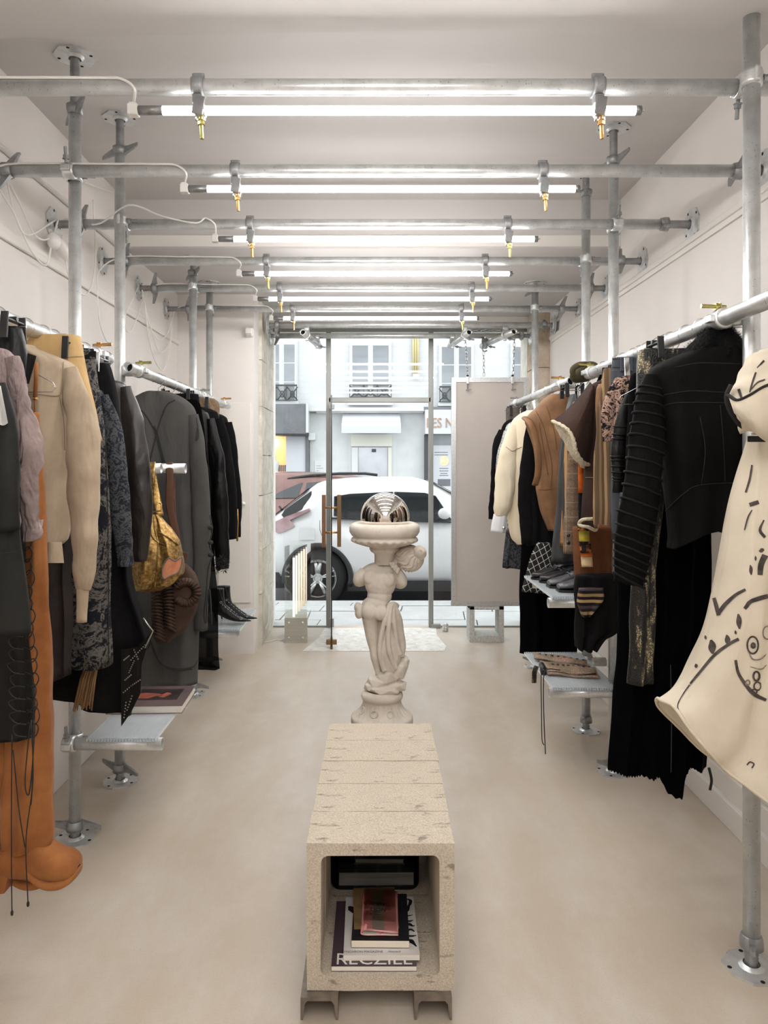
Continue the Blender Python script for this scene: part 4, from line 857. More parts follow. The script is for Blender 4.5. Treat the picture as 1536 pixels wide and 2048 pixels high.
for pts in ([(777, 1207, -.05, 4), (768, 1240, -.06, 5), (761, 1275, -.055, 5.5), (759, 1305, -.05, 5), (768, 1338, -.04, 5)], [(782, 1206, -.05, 4), (777, 1245, -.075, 5), (776, 1285, -.075, 5.5), (784, 1315, -.06, 5), (792, 1332, -.05, 4)], [(788, 1207, -.03, 5), (797, 1235, -.03, 7), (801, 1262, -.02, 7), (804, 1290, -.01, 8), (802, 1312, -.02, 6)], [(785, 1207, -.04, 4), (788, 1245, -.06, 5), (792, 1280, -.05, 5), (800, 1305, -.04, 6)]): stb(m, pts, 10)
stb(m, [(775, 1206, -.045, 3), (786, 1206, -.035, 6), (795, 1212, .0, 5)], 10); sb(m, 720, 1222, -.01, 10, 14, 15, RY(.25)); sb(m, 716, 1214, -.01, 8, 12, 10)
remeshed(m, .003, 4).build('drapery', CAST, stt)
m = MB(); sb(m, 818, 1117, 0, 28, 27, 26, RY(.3)); sb(m, 838, 1103, -.05, 13, 12, 13)      # head turned away, hair and bun
hc = SP(818, 1117, 0); bc = SP(836, 1104, -.05)
for k in range(22):                                                     # wavy locks sweeping to the bun
    a = 2*PI*k/22; ax = Vector((math.cos(a), 0, math.sin(a))); pts = []
    for j in range(10):
        u = j/9; th = .45+u*1.75; d0 = (bc-hc).normalized(); side = (ax-d0*ax.dot(d0)); side = side.normalized() if side.length > 1e-3 else d0.orthogonal()
        side = Quaternion(d0, .22*math.sin(u*9+k*.3)) @ side
        v = d0*math.cos(th)+side*math.sin(th); pts.append((*(hc+Vector((v.x*28.3, v.y*27.3, v.z*26.3))*sc), 2.6*sc*(1-.4*u)))
    m.tube([Vector(p[:3]) for p in pts], [p[3] for p in pts], 6)
for k in range(5):
    rr = 12.5-2.2*k; cc = SP(837+k*.9, 1103.5-k*.7, -.055-.006*k)
    m.tube([cc+Vector((math.cos(a_)*rr, -2.0*math.cos(a_), math.sin(a_)*rr))*sc for a_ in np.linspace(0, 2*PI, 20)[:-1]], 2.6*sc, 6, closed=True)
for (a_, b_) in ((780, 1125), (784, 1131), (789, 1136), (794, 1141), (786, 1125), (791, 1131), (796, 1136)): sb(m, a_, b_, -.05, 4, 4, 4)
remeshed(m, .0026, 2).build('hair', CAST, stt)
def egg(r, z, a):
    return r
bo = MB(); cb = SP(769, 0); cb.z = 0; zz_ = lambda py: H+(CY-py)*sc
def bowlf(r, z, a):
    k = (zz_(1097)-z)/(zz_(1097)-zz_(1077)); 
    if zz_(1094) < z < zz_(1077):
        u = (a*24/(2*PI)) % 1.0; e = abs(u-.5)*2; w_ = math.sin(PI*(z-zz_(1094))/(zz_(1077)-zz_(1094)))
        return r+sc*(2.6*w_ if e < .66 else -2.2*w_)
    return r
prof = [(50, 1052), (54, 1047), (60, 1045), (67, 1048), (70.5, 1055), (70, 1063), (66, 1070), (62.5, 1072), (63, 1074), (66, 1076), (66.5, 1079)]+[(66.5-1.65*k**1.35, 1080+k*1.4) for k in range(1, 11)]+[(30, 1096), (30, 1098), (27, 1103), (22, 1106), (20, 1109), (20, 1128)]
m = MB().lathe([(r*sc, zz_(p)) for r, p in prof], (cb.x, YS, 0), 144, func=bowlf)
m.lathe([(50*sc, zz_(1052)), (46*sc, zz_(1062)), (20*sc, zz_(1070)), (0.0001, zz_(1071))], (cb.x, YS, 0), 144)
m.build('bowl', CAST, stt)
m = MB()
for (a_, b_, d_, rx, ry, rz, q) in ((756, 1366, 0, 27, 26, 18, .2), (775, 1352, 0, 26, 24, 20, -.3), (798, 1340, .01, 19, 22, 26, .3), (808, 1326, .02, 13, 16, 16, .2), (790, 1372, 0, 28, 26, 14, -.1), (742, 1372, .0, 16, 22, 12, 0), (770, 1376, -.02, 36, 30, 10, 0)):
    bm = bmesh.new(); bmesh.ops.create_icosphere(bm, subdivisions=1, radius=1); c_ = SP(a_, b_, d_); Rm = RY(q)
    for v in bm.verts: v.co = c_+Rm @ Vector((v.co.x*rx, v.co.y*ry, v.co.z*rz))*sc*(1+.12*noise.noise(v.co*3+c_))
    m.frombm(bm)
rk = remeshed(m, .004, 1); rk.build('rock', CAST, stt)
def petal(r, z, a):
    if zz_(1430) < z < zz_(1401): return r+sc*1.3*math.sin(a*26)*math.sin(PI*(z-zz_(1430))/(zz_(1401)-zz_(1430)))
    return r
prof = [(30, 1380), (37, 1383), (41, 1386), (42, 1391), (40, 1396), (37, 1398), (38, 1401), (38.5, 1406), (41, 1412), (46.5, 1420), (54, 1426), (56, 1427.5), (60.5, 1429), (62, 1433), (62, 1441), (60, 1444), (62, 1446), (62, 1470)]
m = MB().lathe([(r*sc, max(zz_(p), 0.0)) for r, p in prof], (SP(764, 0).x, YS, 0), 120, func=petal)
ped = m.build('pedestal', CAST, stt)
for a_ in (-1.95, -1.2, -2.7):
    rr = 44*sc; c_ = Vector((SP(764, 0).x+math.cos(a_)*rr, YS+math.sin(a_)*rr, zz_(1415))); nrm = Vector((math.cos(a_), math.sin(a_), .55)).normalized(); q_ = nrm.to_track_quat('Z', 'Y')
    MB().tube([c_+q_ @ Vector((math.cos(b_)*7*sc, math.sin(b_)*7*sc, 0)) for b_ in np.linspace(0, 2*PI, 17)[:-1]], 1.5*sc, 6, closed=True).build('rosette', CAST, ped)
MIRROR = pm('mirror_chrome', C(242, 238, 232), rough=.015, metal=1.0)
tag(MB().ball(SP(770, 1034, 0), 49*sc, 64, 40).build('mirror_ball', MIRROR), 'polished chrome ball resting in the statue bowl', 'ball')

# ================================================================== hanging grey panel
YP = 6.05
fr = thing('framed_panel', P(980, 1212, YP), 'tall grey canvas panel in riveted aluminium frame hung on chains', 'panel')
x0, x1, z0, z1 = X(903, YP), X(1057, YP), Z(1212, YP), Z(755, YP); fw = .038
MB().box(x0, x1, YP, YP+.03, z0, z0+fw).build('frame_bar', ALU, fr); MB().box(x0, x1, YP, YP+.03, z1-fw, z1).build('frame_bar', ALU, fr); MB().box(x0, x0+fw, YP-.0005, YP+.0305, z0, z1).build('frame_bar', ALU, fr); MB().box(x1-fw, x1, YP-.0005, YP+.0305, z0, z1).build('frame_bar', ALU, fr)
CANV = pm('warm_grey_canvas', C(178, 170, 163), C(186, 178, 171), .85, scale=2, bump=.2, bscale=6, bdist=.02)
rows = [[(x, YP+.008+noise.noise((x*4, z*3, 1.7))*.003, z) for x in np.linspace(x0+fw-.003, x1-fw+.003, 16)] for z in np.linspace(z0+fw-.003, z1-fw+.003, 40)]
MB().grid(rows, True).build('canvas', CANV, fr)
MB().box(x0+fw, x1-fw, YP+.018, YP+.022, z0+fw, z1-fw).build('backing', CANV, fr)
RIV = MB().cyl((0, 0, 0), (0, -.002, 0), .004, n=8).mesh('rivet'); RIV.materials.append(GALV2)
for sx in (x0+fw/2, x1-fw/2):
    for zc in (z0, z1):
        sg = 1 if zc == z0 else -1
        for k in range(3): inst('rivet', RIV, fr, Matrix.Translation((sx, YP-.001, zc+sg*(.02+.06*k))))
        for k in (1, 2): inst('rivet', RIV, fr, Matrix.Translation((sx+(.06*k if sx < (x0+x1)/2 else -.06*k), YP-.001, zc+sg*.019)))
CHAINM = pm('zinc_chain', C(176, 176, 174), rough=.35, metal=.8)
lk = MB().tube([(math.cos(a)*.0085, 0, math.sin(a)*.0085+(.009 if math.sin(a) > 0 else -.009)) for a in np.linspace(0, 2*PI, 15)[:-1]], .0026, 6, closed=True).mesh('chain_link'); lk.materials.append(CHAINM)
def chain(p0, p1, label, n=None, sag=0.0):
    p0 = Vector(p0); p1 = Vector(p1); L_ = (p1-p0).length; n = n or int(L_/.029); t = thing('chain', p1, label, 'chain', 'steel chains by the window'); d = (p1-p0).normalized()
    for i in range(n):
        u = (i+.5)/n; p = p0.lerp(p1, u)-Vector((0, 0, sag*4*u*(1-u))); q_ = Vector((0, 0, 1)).rotation_difference(d)
        inst('chain_link', lk, t, Matrix.Translation(p) @ q_.to_matrix().to_4x4() @ Matrix.Rotation((PI/2)*(i % 2)+.4, 4, 'Z'))
chain(P(930, 672, 6.03), P(936, 756, 6.03), 'left steel chain holding the grey panel'); chain(P(1029, 672, 6.03), P(1026, 756, 6.03), 'right steel chain holding the grey panel')
chain(P(967, 704, 6.35), P(968, 752, 6.35), 'slack steel chain dangling from the hook behind the panel'); chain(P(940, 661, 5.97), P(1015, 660, 5.97), 'steel chain strung sideways along the window bar')
for px, nm in ((936, 'left'), (1026, 'right')):
    x = X(px, 6.0); t = thing('screw_clamp', (x, 6.04, z1-.1), f'{nm} small steel screw clamp biting the top of the grey panel', 'clamp', 'screw clamps on the panel')
    MB().box(x-.011, x+.011, 6.02, 6.10, z1+.002, z1+.02, .003).box(x-.011, x+.011, 6.02, 6.035, z1-.055, z1+.02, .003).box(x-.011, x+.011, 6.085, 6.10, z1-.055, z1+.02, .003).build('jaw', GALV, t)
    MB().cyl((x, 6.025, z1-.055), (x, 6.025, z1-.10), .005, n=10).cyl((x, 6.025, z1-.1), (x, 6.025, z1-.11), .011, n=12).cyl((x-.012, 6.025, z1-.104), (x+.03, 6.025, z1-.101), .003, n=8).build('screw', GALV2, t)
CIND = pm('grey_cinder', C(168, 168, 164), C(196, 196, 192), .95, scale=60, bump=.6, bscale=150, bdist=.004)
cbk = thing('cinder_block', P(970, 1278, 6.12), 'pale open cinder block under the hanging grey panel', 'concrete block')
a, b, y0, y1, zt_ = X(937, 6.12), X(1005, 6.12), 6.05, 6.25, z0-.003
MB().box(a, b, y0, y1, 0, .055, .003).build('bottom_web', CIND, cbk); MB().box(a, a+.042, y0, y1, .05, zt_, .003).build('side_web', CIND, cbk); MB().box(b-.042, b, y0, y1, .05, zt_, .003).build('side_web', CIND, cbk); MB().box(a, b, y0, y1, zt_-.03, zt_, .003).build('top_web', CIND, cbk)
# ================================================================== floor lamp: one tube and its modelled mirror reflections
YL = 6.02
lm = thing('tube_lamp', P(592, 1282, YL), 'steel box floor lamp with glass case, one tube and its modelled reflections', 'lamp')
a, b = X(569, YL), X(614, YL); zt_ = Z(1236, YL); LB = pm('brushed_steel_box', C(178, 176, 166), C(192, 190, 180), .4, .6, 40, stretch=(.1, 1, 1)); yb = YL+.36
MB().box(a, b, YL, YL+.006, 0, zt_).build('front_plate', LB, lm); MB().box(a, a+.006, YL+.006, yb, 0, zt_).build('side_plate', LB, lm); MB().box(b-.006, b, YL+.006, yb, zt_-.03, zt_).build('side_plate', LB, lm); MB().box(b-.006, b, YL+.006, YL+.05, 0, zt_-.03).build('side_plate', LB, lm); MB().box(a+.006, b-.006, YL+.006, yb, zt_-.012, zt_-.001).build('top_plate', LB, lm)
for u in (.19, .81):
    for v in (.2, .8): MB().lathe([(.0001, -.005), (.008, -.004), (.011, 0), (.011, .002)], (a+(b-a)*u, YL, zt_*v), 14, Matrix.Rotation(-PI/2, 3, 'X')).build('bolt_head', GALV, lm)
zg_ = Z(1090, YL)
for poly in ([(a, YL), (b, YL)], [(b, YL), (b, yb)], [(a, YL), (a, yb)], [(a, yb), (b, yb)]):
    (xa, ya), (xb_, yb_) = poly; MB().add([(xa, ya, zt_), (xb_, yb_, zt_), (xb_, yb_, zg_), (xa, ya, zg_)], [(0, 1, 2, 3)]).build('glass_pane', GLASS, lm)
for k in range(6):  # first is the tube; the rest are its reflections, built as glowing rods
    yy = YL+.025+.052*k; col = [(1, .97, .92), (1, .9, .72), (1, .86, .62), (1, .82, .54), (1, .74, .46), (1, .68, .42), (1, .62, .38)][k]
    S = NT(f'tube_and_reflection_glow_{k}'); S.b.inputs['Emission Color'].default_value = (*col, 1); S.b.inputs['Emission Strength'].default_value = (.95, .40, .35, .31, .27, .24, .21)[k]; g = S.done(.4)
    xx = a+(b-a)*.40+.0165*k; z0_ = zt_+.006+.012*k; z1_ = Z(1116, YL)+.012*k
    tb = MB().cyl((xx, yy, z0_), (xx, yy, z1_), .009, n=16).build('tube_and_reflection', g, lm); MB().cyl((xx, yy, z1_), (xx, yy, z1_+.014), .0088, n=14).build('end_cap', ALU_D, tb)
cable([(a, 6.1, .03), (a-.03, 6.1, .006), (a-.08, 6.12, .005), (a-.14, 6.05, .006), (a-.2, 6.08, .012), (-.89, 6.2, .15), (-.90, 6.3, .35)], 'thin white cable trailing from the steel floor lamp to the stone jamb', .003)
# ================================================================== clothes: builders
def fab(name, c1, c2=None, rough=.85, scale=8, bump=.25, bscale=500, sheen=0.0, spec=.2, ramp=(.35, .65), bdist=.0015, stretch=None, crump=.5, cscale=9):
    m_ = pm(name, c1, c2, rough, 0, scale, ramp, bump, bscale, bdist, sheen, spec, stretch)
    if crump:                                         # soft vertical creases under the fine weave
        nt = m_.node_tree; tc = nt.nodes.new('ShaderNodeTexCoord'); mp_ = nt.nodes.new('ShaderNodeMapping'); mp_.inputs['Scale'].default_value = (1, 1, .35); nz = nt.nodes.new('ShaderNodeTexNoise'); nz.inputs['Scale'].default_value = cscale; nz.inputs['Detail'].default_value = 3; nz.inputs['Distortion'].default_value = .6
        b2 = nt.nodes.new('ShaderNodeBump'); b2.inputs['Strength'].default_value = crump; b2.inputs['Distance'].default_value = .035; L2 = nt.links; L2.new(tc.outputs['Object'], mp_.inputs[0]); L2.new(mp_.outputs[0], nz.inputs['Vector']); L2.new(nz.outputs['Fac'], b2.inputs['Height'])
        fine = next((n_ for n_ in nt.nodes if n_.type == 'BUMP' and n_ != b2), None)
        L2.new(b2.outputs[0], fine.inputs['Normal'] if fine else nt.nodes['Principled BSDF'].inputs['Normal'])
    return m_
def sgnpow(c, e): return math.copysign(abs(c)**e, c)
def loft(rows, Y, n=64, k=8, fold=(5, .012), wr=(5, .008), seed=0., e=.8, hemf=None, topfold=.15, lip=True, slant=0.0, zig=None):
    """hanging cloth tube. rows: (z, xa, xb, half depth) from top to hem"""
    rr = crom([(r[0], r[1], r[2], r[3]) for r in rows], k); zt, zb = rr[0][0], rr[-1][0]; out = []
    for j, (z, xa, xb, hd) in enumerate(rr):
        u = (zt-z)/max(zt-zb, 1e-6); cx = (xa+xb)/2; hw = max((xb-xa)/2, .004); ring = []; A = 1.35*fold[1]*(topfold+(1-topfold)*u**.8)
        for i in range(n):
            t = 2*PI*i/n; xn = sgnpow(math.cos(t), e); yn = sgnpow(math.sin(t), e); x = cx+xn*hw; y = Y+yn*hd+slant*(x-cx)
            ph = seed*1.7+(2.1 if yn > 0 else 0)+.8*noise.noise((seed, u*2.5, 3 if yn > 0 else 7))
            f = A*(math.sin(fold[0]*xn*1.9+ph)+.45*math.sin(fold[0]*3.7*xn+ph*2.3+1.3*u))
            y += f*(1-.55*abs(xn)**4); x += f*.5*abs(xn)**6*math.copysign(1, xn)
            zz = z
            if hemf: zz = z+hemf(xn, yn)*u**2.2
            if zig and j == len(rr)-1: zz += zig*(1 if i % 2 else -1)
            p = Vector((x, y, zz)); w_ = noise.noise_vector(Vector((x*wr[0], y*wr[0]*1.5, zz*wr[0]*.45))+Vector((seed*3.1, 0, 0)))+.5*noise.noise_vector(Vector((x*wr[0]*2.6, y*3, zz*wr[0]*1.3))+Vector((0, seed, 0)))
            ring.append(p+w_*wr[1]*1.5*(.3+.7*min(1, u*3)))
        out.append(ring)
    m = MB().grid(out, True, True)
    if lip:
        c_ = sum(out[-1], Vector())/n; ins = [p.lerp(Vector((c_.x+(p.x-c_.x)*.97, c_.y+(p.y-c_.y)*.75, p.z)), 1)+Vector((0, 0, .004)) for p in out[-1]]; ins2 = [p.lerp(Vector((c_.x, c_.y, p.z)), .14)+Vector((0, 0, .03)) for p in ins]
        m.grid([out[-1], ins, ins2], True, True)
    top = out[0]; c_ = sum(top, Vector())/n; m.grid([top, [p.lerp(c_, .97) for p in top]], True, True)
    m.rings = out; return m
def sleeve_mesh(pts, flat=.62, n=24, wr=(9, .006), seed=0., crease=.0, k=8, lip=True):
    """pts: (x, y, z, r). crumpled cloth tube"""
    pp = crom(pts, k); t = MB().tube([Vector(p[:3]) for p in pp], [p[3] for p in pp], n, caps=False, flat=flat); L_ = len(pp); vs = []
    for idx, v in enumerate(t.v):
        j = idx//n; u = j/(L_-1); p = Vector(v); c_ = Vector(pp[j][:3]); q = noise.noise_vector(Vector((p.x*wr[0], p.y*wr[0], p.z*wr[0]*.55))+Vector((seed, seed, 0)))+.5*noise.noise_vector(p*wr[0]*2.2+Vector((0, seed, 0)))
        if crease: p = c_+(p-c_)*(1+crease*math.sin(u*34+math.atan2(p.y-c_.y, p.x-c_.x)*1.0+seed)*math.sin(PI*u))
        vs.append(p+q*wr[1]*1.5*min(1, u*4+.2))
    t.v = [tuple(v) for v in vs]; rings = [[Vector(t.v[j*n+i]) for i in range(n)] for j in range(L_)]
    e_ = rings[-1]; c_ = sum(e_, Vector())/n; d_ = (c_-sum(rings[-3], Vector())/n).normalized()
    if lip: t.grid([e_, [p.lerp(c_, .12) for p in e_], [p.lerp(c_, .16)-d_*.05 for p in e_], [p.lerp(c_, .9)-d_*.05 for p in e_]], True, True)
    t.rings = rings; t.path = pp; return t
def mirror(m, xr):
    t = MB(); t.v = [(2*xr-v[0], v[1], v[2]) for v in m.v]; t.f = [tuple(reversed(f)) for f in m.f]; t.sm = list(m.sm); return t
# hangers ----------------------------------------------------------------
def hook_pts(drop):
    pts = [(math.sin(a)*.031, 0, .0-.0035+math.cos(a)*.031) for a in np.linspace(-2.1, 2.2, 14)]
    return [Vector(p) for p in pts]+[Vector((.012, 0, -.04)), Vector((0, 0, -.048)), Vector((0, 0, -drop))]
def wire_hanger_mesh(drop=.125, hw=.17):
    return MB().tube(hook_pts(drop), .0017, 6), MB().tube([Vector((0, 0, -drop)), Vector((hw*.5, 0, -drop-.03)), Vector((hw*.95, 0, -drop-.07)), Vector((hw, 0, -drop-.085)), Vector((hw*.94, 0, -drop-.098)), Vector((0, 0, -drop-.1)), Vector((-hw*.94, 0, -drop-.098)), Vector((-hw, 0, -drop-.085)), Vector((-hw*.95, 0, -drop-.07)), Vector((-hw*.5, 0, -drop-.03))], .0016, 6, closed=True)
hk_, ar_ = wire_hanger_mesh(); HOOK_ME = hk_.mesh('hook'); ARM_ME = ar_.mesh('shoulder_wire'); HOOK_ME.materials.append(CHROME); ARM_ME.materials.append(CHROME)
CB_ME = MB().cyl((-.17, 0, -.052), (.17, 0, -.052), .0025, n=8).mesh('clip_bar'); CB_ME.materials.append(CHROME); CH_ME = MB().tube(hook_pts(.052), .0017, 6).mesh('hook'); CH_ME.materials.append(CHROME)
CL_ME = MB().obox((0, -.052, -.055), (.022, .006, .075), Matrix.Rotation(-.10, 3, 'X'), .002).obox((0, .05, -.055), (.022, .006, .075), Matrix.Rotation(.10, 3, 'X'), .002).cyl((-.011, 0, -.03), (.011, 0, -.03), .007, n=10).box(-.009, .009, -.05, .05, -.04, -.034, .002).mesh('clip'); CL_ME.materials.append(BLACKP)
CL2_ME = CL_ME.copy(); CL2_ME.name = 'clip'; CL2_ME.materials.clear(); CL2_ME.materials.append(CHROME)
SIDE = {'L': (RLX, RLZ), 'R': (RRX, RRZ)}
def hanger(side, Y, what, kind='wire', rz=0.0, cw=.13, drop=None, metal=False, sx=1.0):
    xr, zr = SIDE[side]; M = Matrix.Translation((xr, Y, zr)) @ Matrix.Rotation(rz, 4, 'Z'); MA = M @ Matrix.Diagonal((sx, 1, 1, 1)); MC = M @ Matrix.Diagonal(((cw+.035)/.17, 1, 1, 1))
    if kind == 'wire':
        t = thing('wire_hanger', (xr, Y, zr), f'thin wire hanger holding the {what}', 'hanger', 'wire hangers on the rails'); inst('hook', HOOK_ME, t, M); inst('shoulder_wire', ARM_ME, t, MA)
    else:
        t = thing('clip_hanger', (xr, Y, zr), f'clip hanger gripping the {what}', 'hanger', 'clip hangers on the rails'); inst('hook', CH_ME, t, M); inst('clip_bar', CB_ME, t, MC)
        for sg in (-1, 1): inst('clip', CL2_ME if metal else CL_ME, t, M @ Matrix.Translation((sg*cw, 0, 0)))
def garment(name, label, cat, side, Y, rows, mat, hd=.06, fold=(5, .012), wr=(5, .010), seed=None, hang='wire', nseg=64, what=None, other=1.0, sleeve=None, sl_mat=None, sl_flat=.62, sl_crease=.0, sl_wr=(9, .006), hemf=None, cuff=None, rz=0.0, body='body', e=.8, zig=None, cw=.13, group=None, both=True, metal=False, slant=0.0):
    """rows: (py, px of the aisle-side edge[, px of the wall-side edge[, half depth]]) traced at the garment's own depth Y"""
    xr, zr = SIDE[side]; seed = seed if seed is not None else (abs(hash_(label)) % 97)/7.0; R = []
    for r in rows:
        xe = X(r[1], Y); xo = X(r[2], Y) if len(r) > 2 and r[2] is not None else xr-(xe-xr)*other; h_ = r[3] if len(r) > 3 else hd
        R.append((Z(r[0], Y), min(xe, xo), max(xe, xo), h_))
    t = thing(name, (xr, Y, R[-1][0]), label, cat, group or ('clothes on the left rails' if side == 'L' else 'clothes on the right rails'))
    m = loft(R, Y, fold=fold, wr=wr, seed=seed, e=e, hemf=hemf, zig=zig, slant=slant, n=nseg); rings = m.rings
    b = m.build(body, mat, t); t_sl = None
    if sleeve:
        pts = [(X(a, Y+d), Y+d, Z(p, Y+d), r*Y/F) for a, p, d, r in sleeve]
        sm_ = sleeve_mesh(pts, sl_flat, seed=seed, crease=sl_crease, wr=sl_wr); t_sl = sm_.rings; path = sm_.path; so = sm_.build('sleeve', sl_mat or mat, t)
        if both: mirror(sm_, 0).v; mm = sleeve_mesh([(2*xr-p[0], p[1], p[2], p[3]) for p in pts], sl_flat, seed=seed+3, crease=sl_crease, wr=sl_wr); mm.build('sleeve', sl_mat or mat, t)
        if cuff:
            cp = [(X(a, Y+d), Y+d, Z(p, Y+d), r*Y/F) for a, p, d, r in cuff[0]]; cm = sleeve_mesh(cp, sl_flat, seed=seed, wr=(9, .002), k=4); cm.build('cuff', cuff[1], so)
    zz_r = zr-.19; hwz = min([abs(r[2]-r[1])/2 for r in R if r[0] > zz_r] [-1:]+[abs(r[2]-r[1])/2 for r in R if r[0] <= zz_r][:1])
    if hang: hanger(side, Y, what or label, hang, rz, cw, metal=metal, sx=max(.25, min(1.0, hwz*.88/.17)) if hang == 'wire' else 1.0)
    t_data = dict(thing=t, body=b, rings=rings, sleeve=t_sl)
    return t_data
def hash_(s_): return sum((i+1)*ord(ch) for i, ch in enumerate(s_))
def bvh_of(o):
    me = o.data; W = wl(o); return BVHTree.FromPolygons([W @ v.co for v in me.vertices], [tuple(p.vertices) for p in me.polygons])
CAMP = Vector((0, 0, H))
def hit(bvhs, px, py):
    d = (P(px, py, 1.0)-CAMP).normalized(); best = None
    for b in bvhs:
        h_ = b.ray_cast(CAMP, d)
        if h_[0] is not None and (best is None or h_[3] < best[3]): best = h_
    return best
def stroke(bvhs, pts, mat, parent, name='painted_stroke', lift=.0018, k=7):
    """a line of pigment or stitching lying on the cloth surface (px, py, half width px)"""
    ps = crom(pts, k); Lr = []; Rr = []; rows = []
    for i, p in enumerate(ps):
        q_ = ps[min(i+1, len(ps)-1)]-ps[max(i-1, 0)]; d_ = Vector((q_[0], q_[1])); d_ = d_.normalized() if d_.length > 1e-6 else Vector((1, 0)); n_ = Vector((-d_.y, d_.x))*p[2]; row = []
        for sgn in (-1, 0, 1):
            h_ = hit(bvhs, p[0]+n_.x*sgn, p[1]+n_.y*sgn)
            if h_ is None: row = None; break
            nn_ = h_[1] if h_[1].dot(CAMP-h_[0]) > 0 else -h_[1]; row.append(h_[0]+nn_*lift)
        if row: rows.append(row)
    if len(rows) > 1: return MB().grid(rows, True).build(name, mat, parent)
def cord(bvhs, pts, r, mat, parent, name='cord', lift=.003, k=6):
    ps = crom(pts, k); out = []
    for p in ps:
        h_ = hit(bvhs, p[0], p[1])
        if h_: out.append(h_[0]+(h_[1] if h_[1].dot(CAMP-h_[0]) > 0 else -h_[1])*lift)
    if len(out) > 1: return MB().tube(out, r, 6).build(name, mat, parent)
def lace(pts, r, mat, parent, name='lace', k=6):           # free-hanging cord, (px, py, depth)
    return MB().tube([P(*p) for p in [tuple(q) for q in crom(pts, k)]], r, 6).build(name, mat, parent)

# ------------------------------------------------------------------ cloth materials
MAUVE = fab('mauve_crinkled_silk', C(132, 115, 112), C(158, 140, 136), .55, 14, .5, 60, bdist=.006, crump=1.0, cscale=20); CHAR = fab('charcoal_leather', C(27, 27, 26), C(36, 36, 34), .6, 6, .3, 160)
BLEATH = fab('black_leather', C(6, 5, 5), C(11, 10, 10), .45, 9, .35, 60, spec=.28, bdist=.003); BLACK = fab('black_wool', C(9, 8, 9), C(14, 13, 14), .95, 30, .3, 600); VELVET = fab('black_velvet', C(4, 4, 5), C(7, 6, 8), 1.0, 20, .2, 500, spec=.05)
SUEDE_O = fab('orange_suede', C(134, 82, 44), C(162, 106, 62), .95, 9, .4, 380, sheen=.08); SUEDE_B = fab('beige_suede', C(164, 146, 124), C(188, 170, 147), .95, 7, .4, 380, sheen=.1, crump=.8, cscale=7); TANL = fab('tan_leather', C(186, 152, 100), C(204, 172, 122), .7, 6, .3, 240)
UMBER = fab('dark_umber_wool', C(42, 37, 36), C(54, 47, 45), .95, 10); GREYW = fab('grey_wool', C(72, 71, 69), C(84, 83, 81), .95, 4, .3, 700); DKLEATH = fab('brown_black_leather', C(26, 22, 21), C(46, 40, 37), .38, 5, .4, 50, spec=.5, bdist=.003)
CREAMC = fab('cream_cotton', C(200, 188, 167), C(216, 205, 185), .85, 4, .25, 420); CREAMJ = fab('cream_wool', C(230, 215, 186), C(238, 225, 200), .9, 4, .2, 420); WHITEC = fab('white_leather', C(232, 232, 234), rough=.5)
BJACK = fab('washed_black_leather', C(6, 5, 5), C(11, 10, 10), .7, 5, .4, 120, spec=.1); BROWNS = fab('brown_shearling_hide', C(44, 31, 27), C(64, 46, 38), .85, 4, .4, 200); FLEECE = fab('cream_fleece', C(206, 192, 164), C(232, 220, 196), 1.0, 90, 1.0, 130, bdist=.01)
VESTL = fab('tan_brown_leather', C(112, 80, 54), C(146, 108, 74), .6, 6, .5, 45, spec=.35, bdist=.004); RUST = fab('rust_suede', C(96, 60, 38), C(116, 74, 48), .95, 8); OLIVE = fab('olive_felt', C(72, 66, 52), C(88, 80, 62), 1.0, 12, .5, 300); FUR = fab('black_fur', C(5, 5, 5), C(10, 9, 10), .8, 60, 1.0, 120, bdist=.02)
def toile(name, base, pat, sc_=9, lo=.52):
    S = NT(name); n = S.noise(sc_, 9, .75, dist=1.6); n2 = S.noise(sc_*7, 5, .7); v = S.math('MULTIPLY', n.outputs['Fac'], S.math('ADD', .72, S.math('MULTIPLY', n2.outputs['Fac'], .5)))
    msk = S.ramp(v, [(lo-.03, (0, 0, 0)), (lo, (1, 1, 1)), (lo+.05, (.5, .5, .5)), (lo+.07, (0, 0, 0))]).outputs[0]; S.base(S.mix(msk, base, pat)); S.bump(n2.outputs['Fac'], .3, .002); return S.done(.9, spec=.2)
DENIMP = toile('bleached_toile_denim', C(22, 24, 31), C(106, 102, 96), 8, .49); DENIMJ = toile('mottled_blue_jacquard', C(36, 39, 47), C(92, 94, 96), 22, .49); WPATT = toile('white_black_print', C(222, 222, 224), C(30, 30, 32), 30, .47); FLORAL = toile('blush_floral_print', C(22, 20, 22), C(196, 160, 142), 13, .46)
def striped(name, cols, freq, axis=0, rough=.85, wob=.15):
    S = NT(name); o = S.xyz(); n = S.noise(6, 3); v = S.math('FRACT', S.math('ADD', S.math('MULTIPLY', o[axis], freq), S.math('MULTIPLY', n.outputs['Fac'], wob))); r = S.ramp(v, [(i/len(cols), c) for i, c in enumerate(cols)]); r.color_ramp.interpolation = 'CONSTANT'; S.base(r.outputs[0]); nb = S.noise(300, 3); S.bump(nb.outputs['Fac'], .3, .002); return S.done(rough, spec=.2)
STRIPET = striped('brown_striped_twill', [C(92, 74, 56), C(122, 98, 74), C(84, 66, 50), C(150, 124, 92), C(100, 80, 60)], 26); TIE = striped('striped_tie_silk', [C(26, 22, 24), C(150, 124, 84), C(30, 26, 30), C(72, 60, 62), C(24, 20, 24), C(172, 146, 102)], 12, 2, .5); SCARF = striped('ochre_striped_knit', [C(150, 112, 72), C(60, 54, 58), C(170, 132, 88), C(54, 60, 74), C(120, 86, 56)], 24)
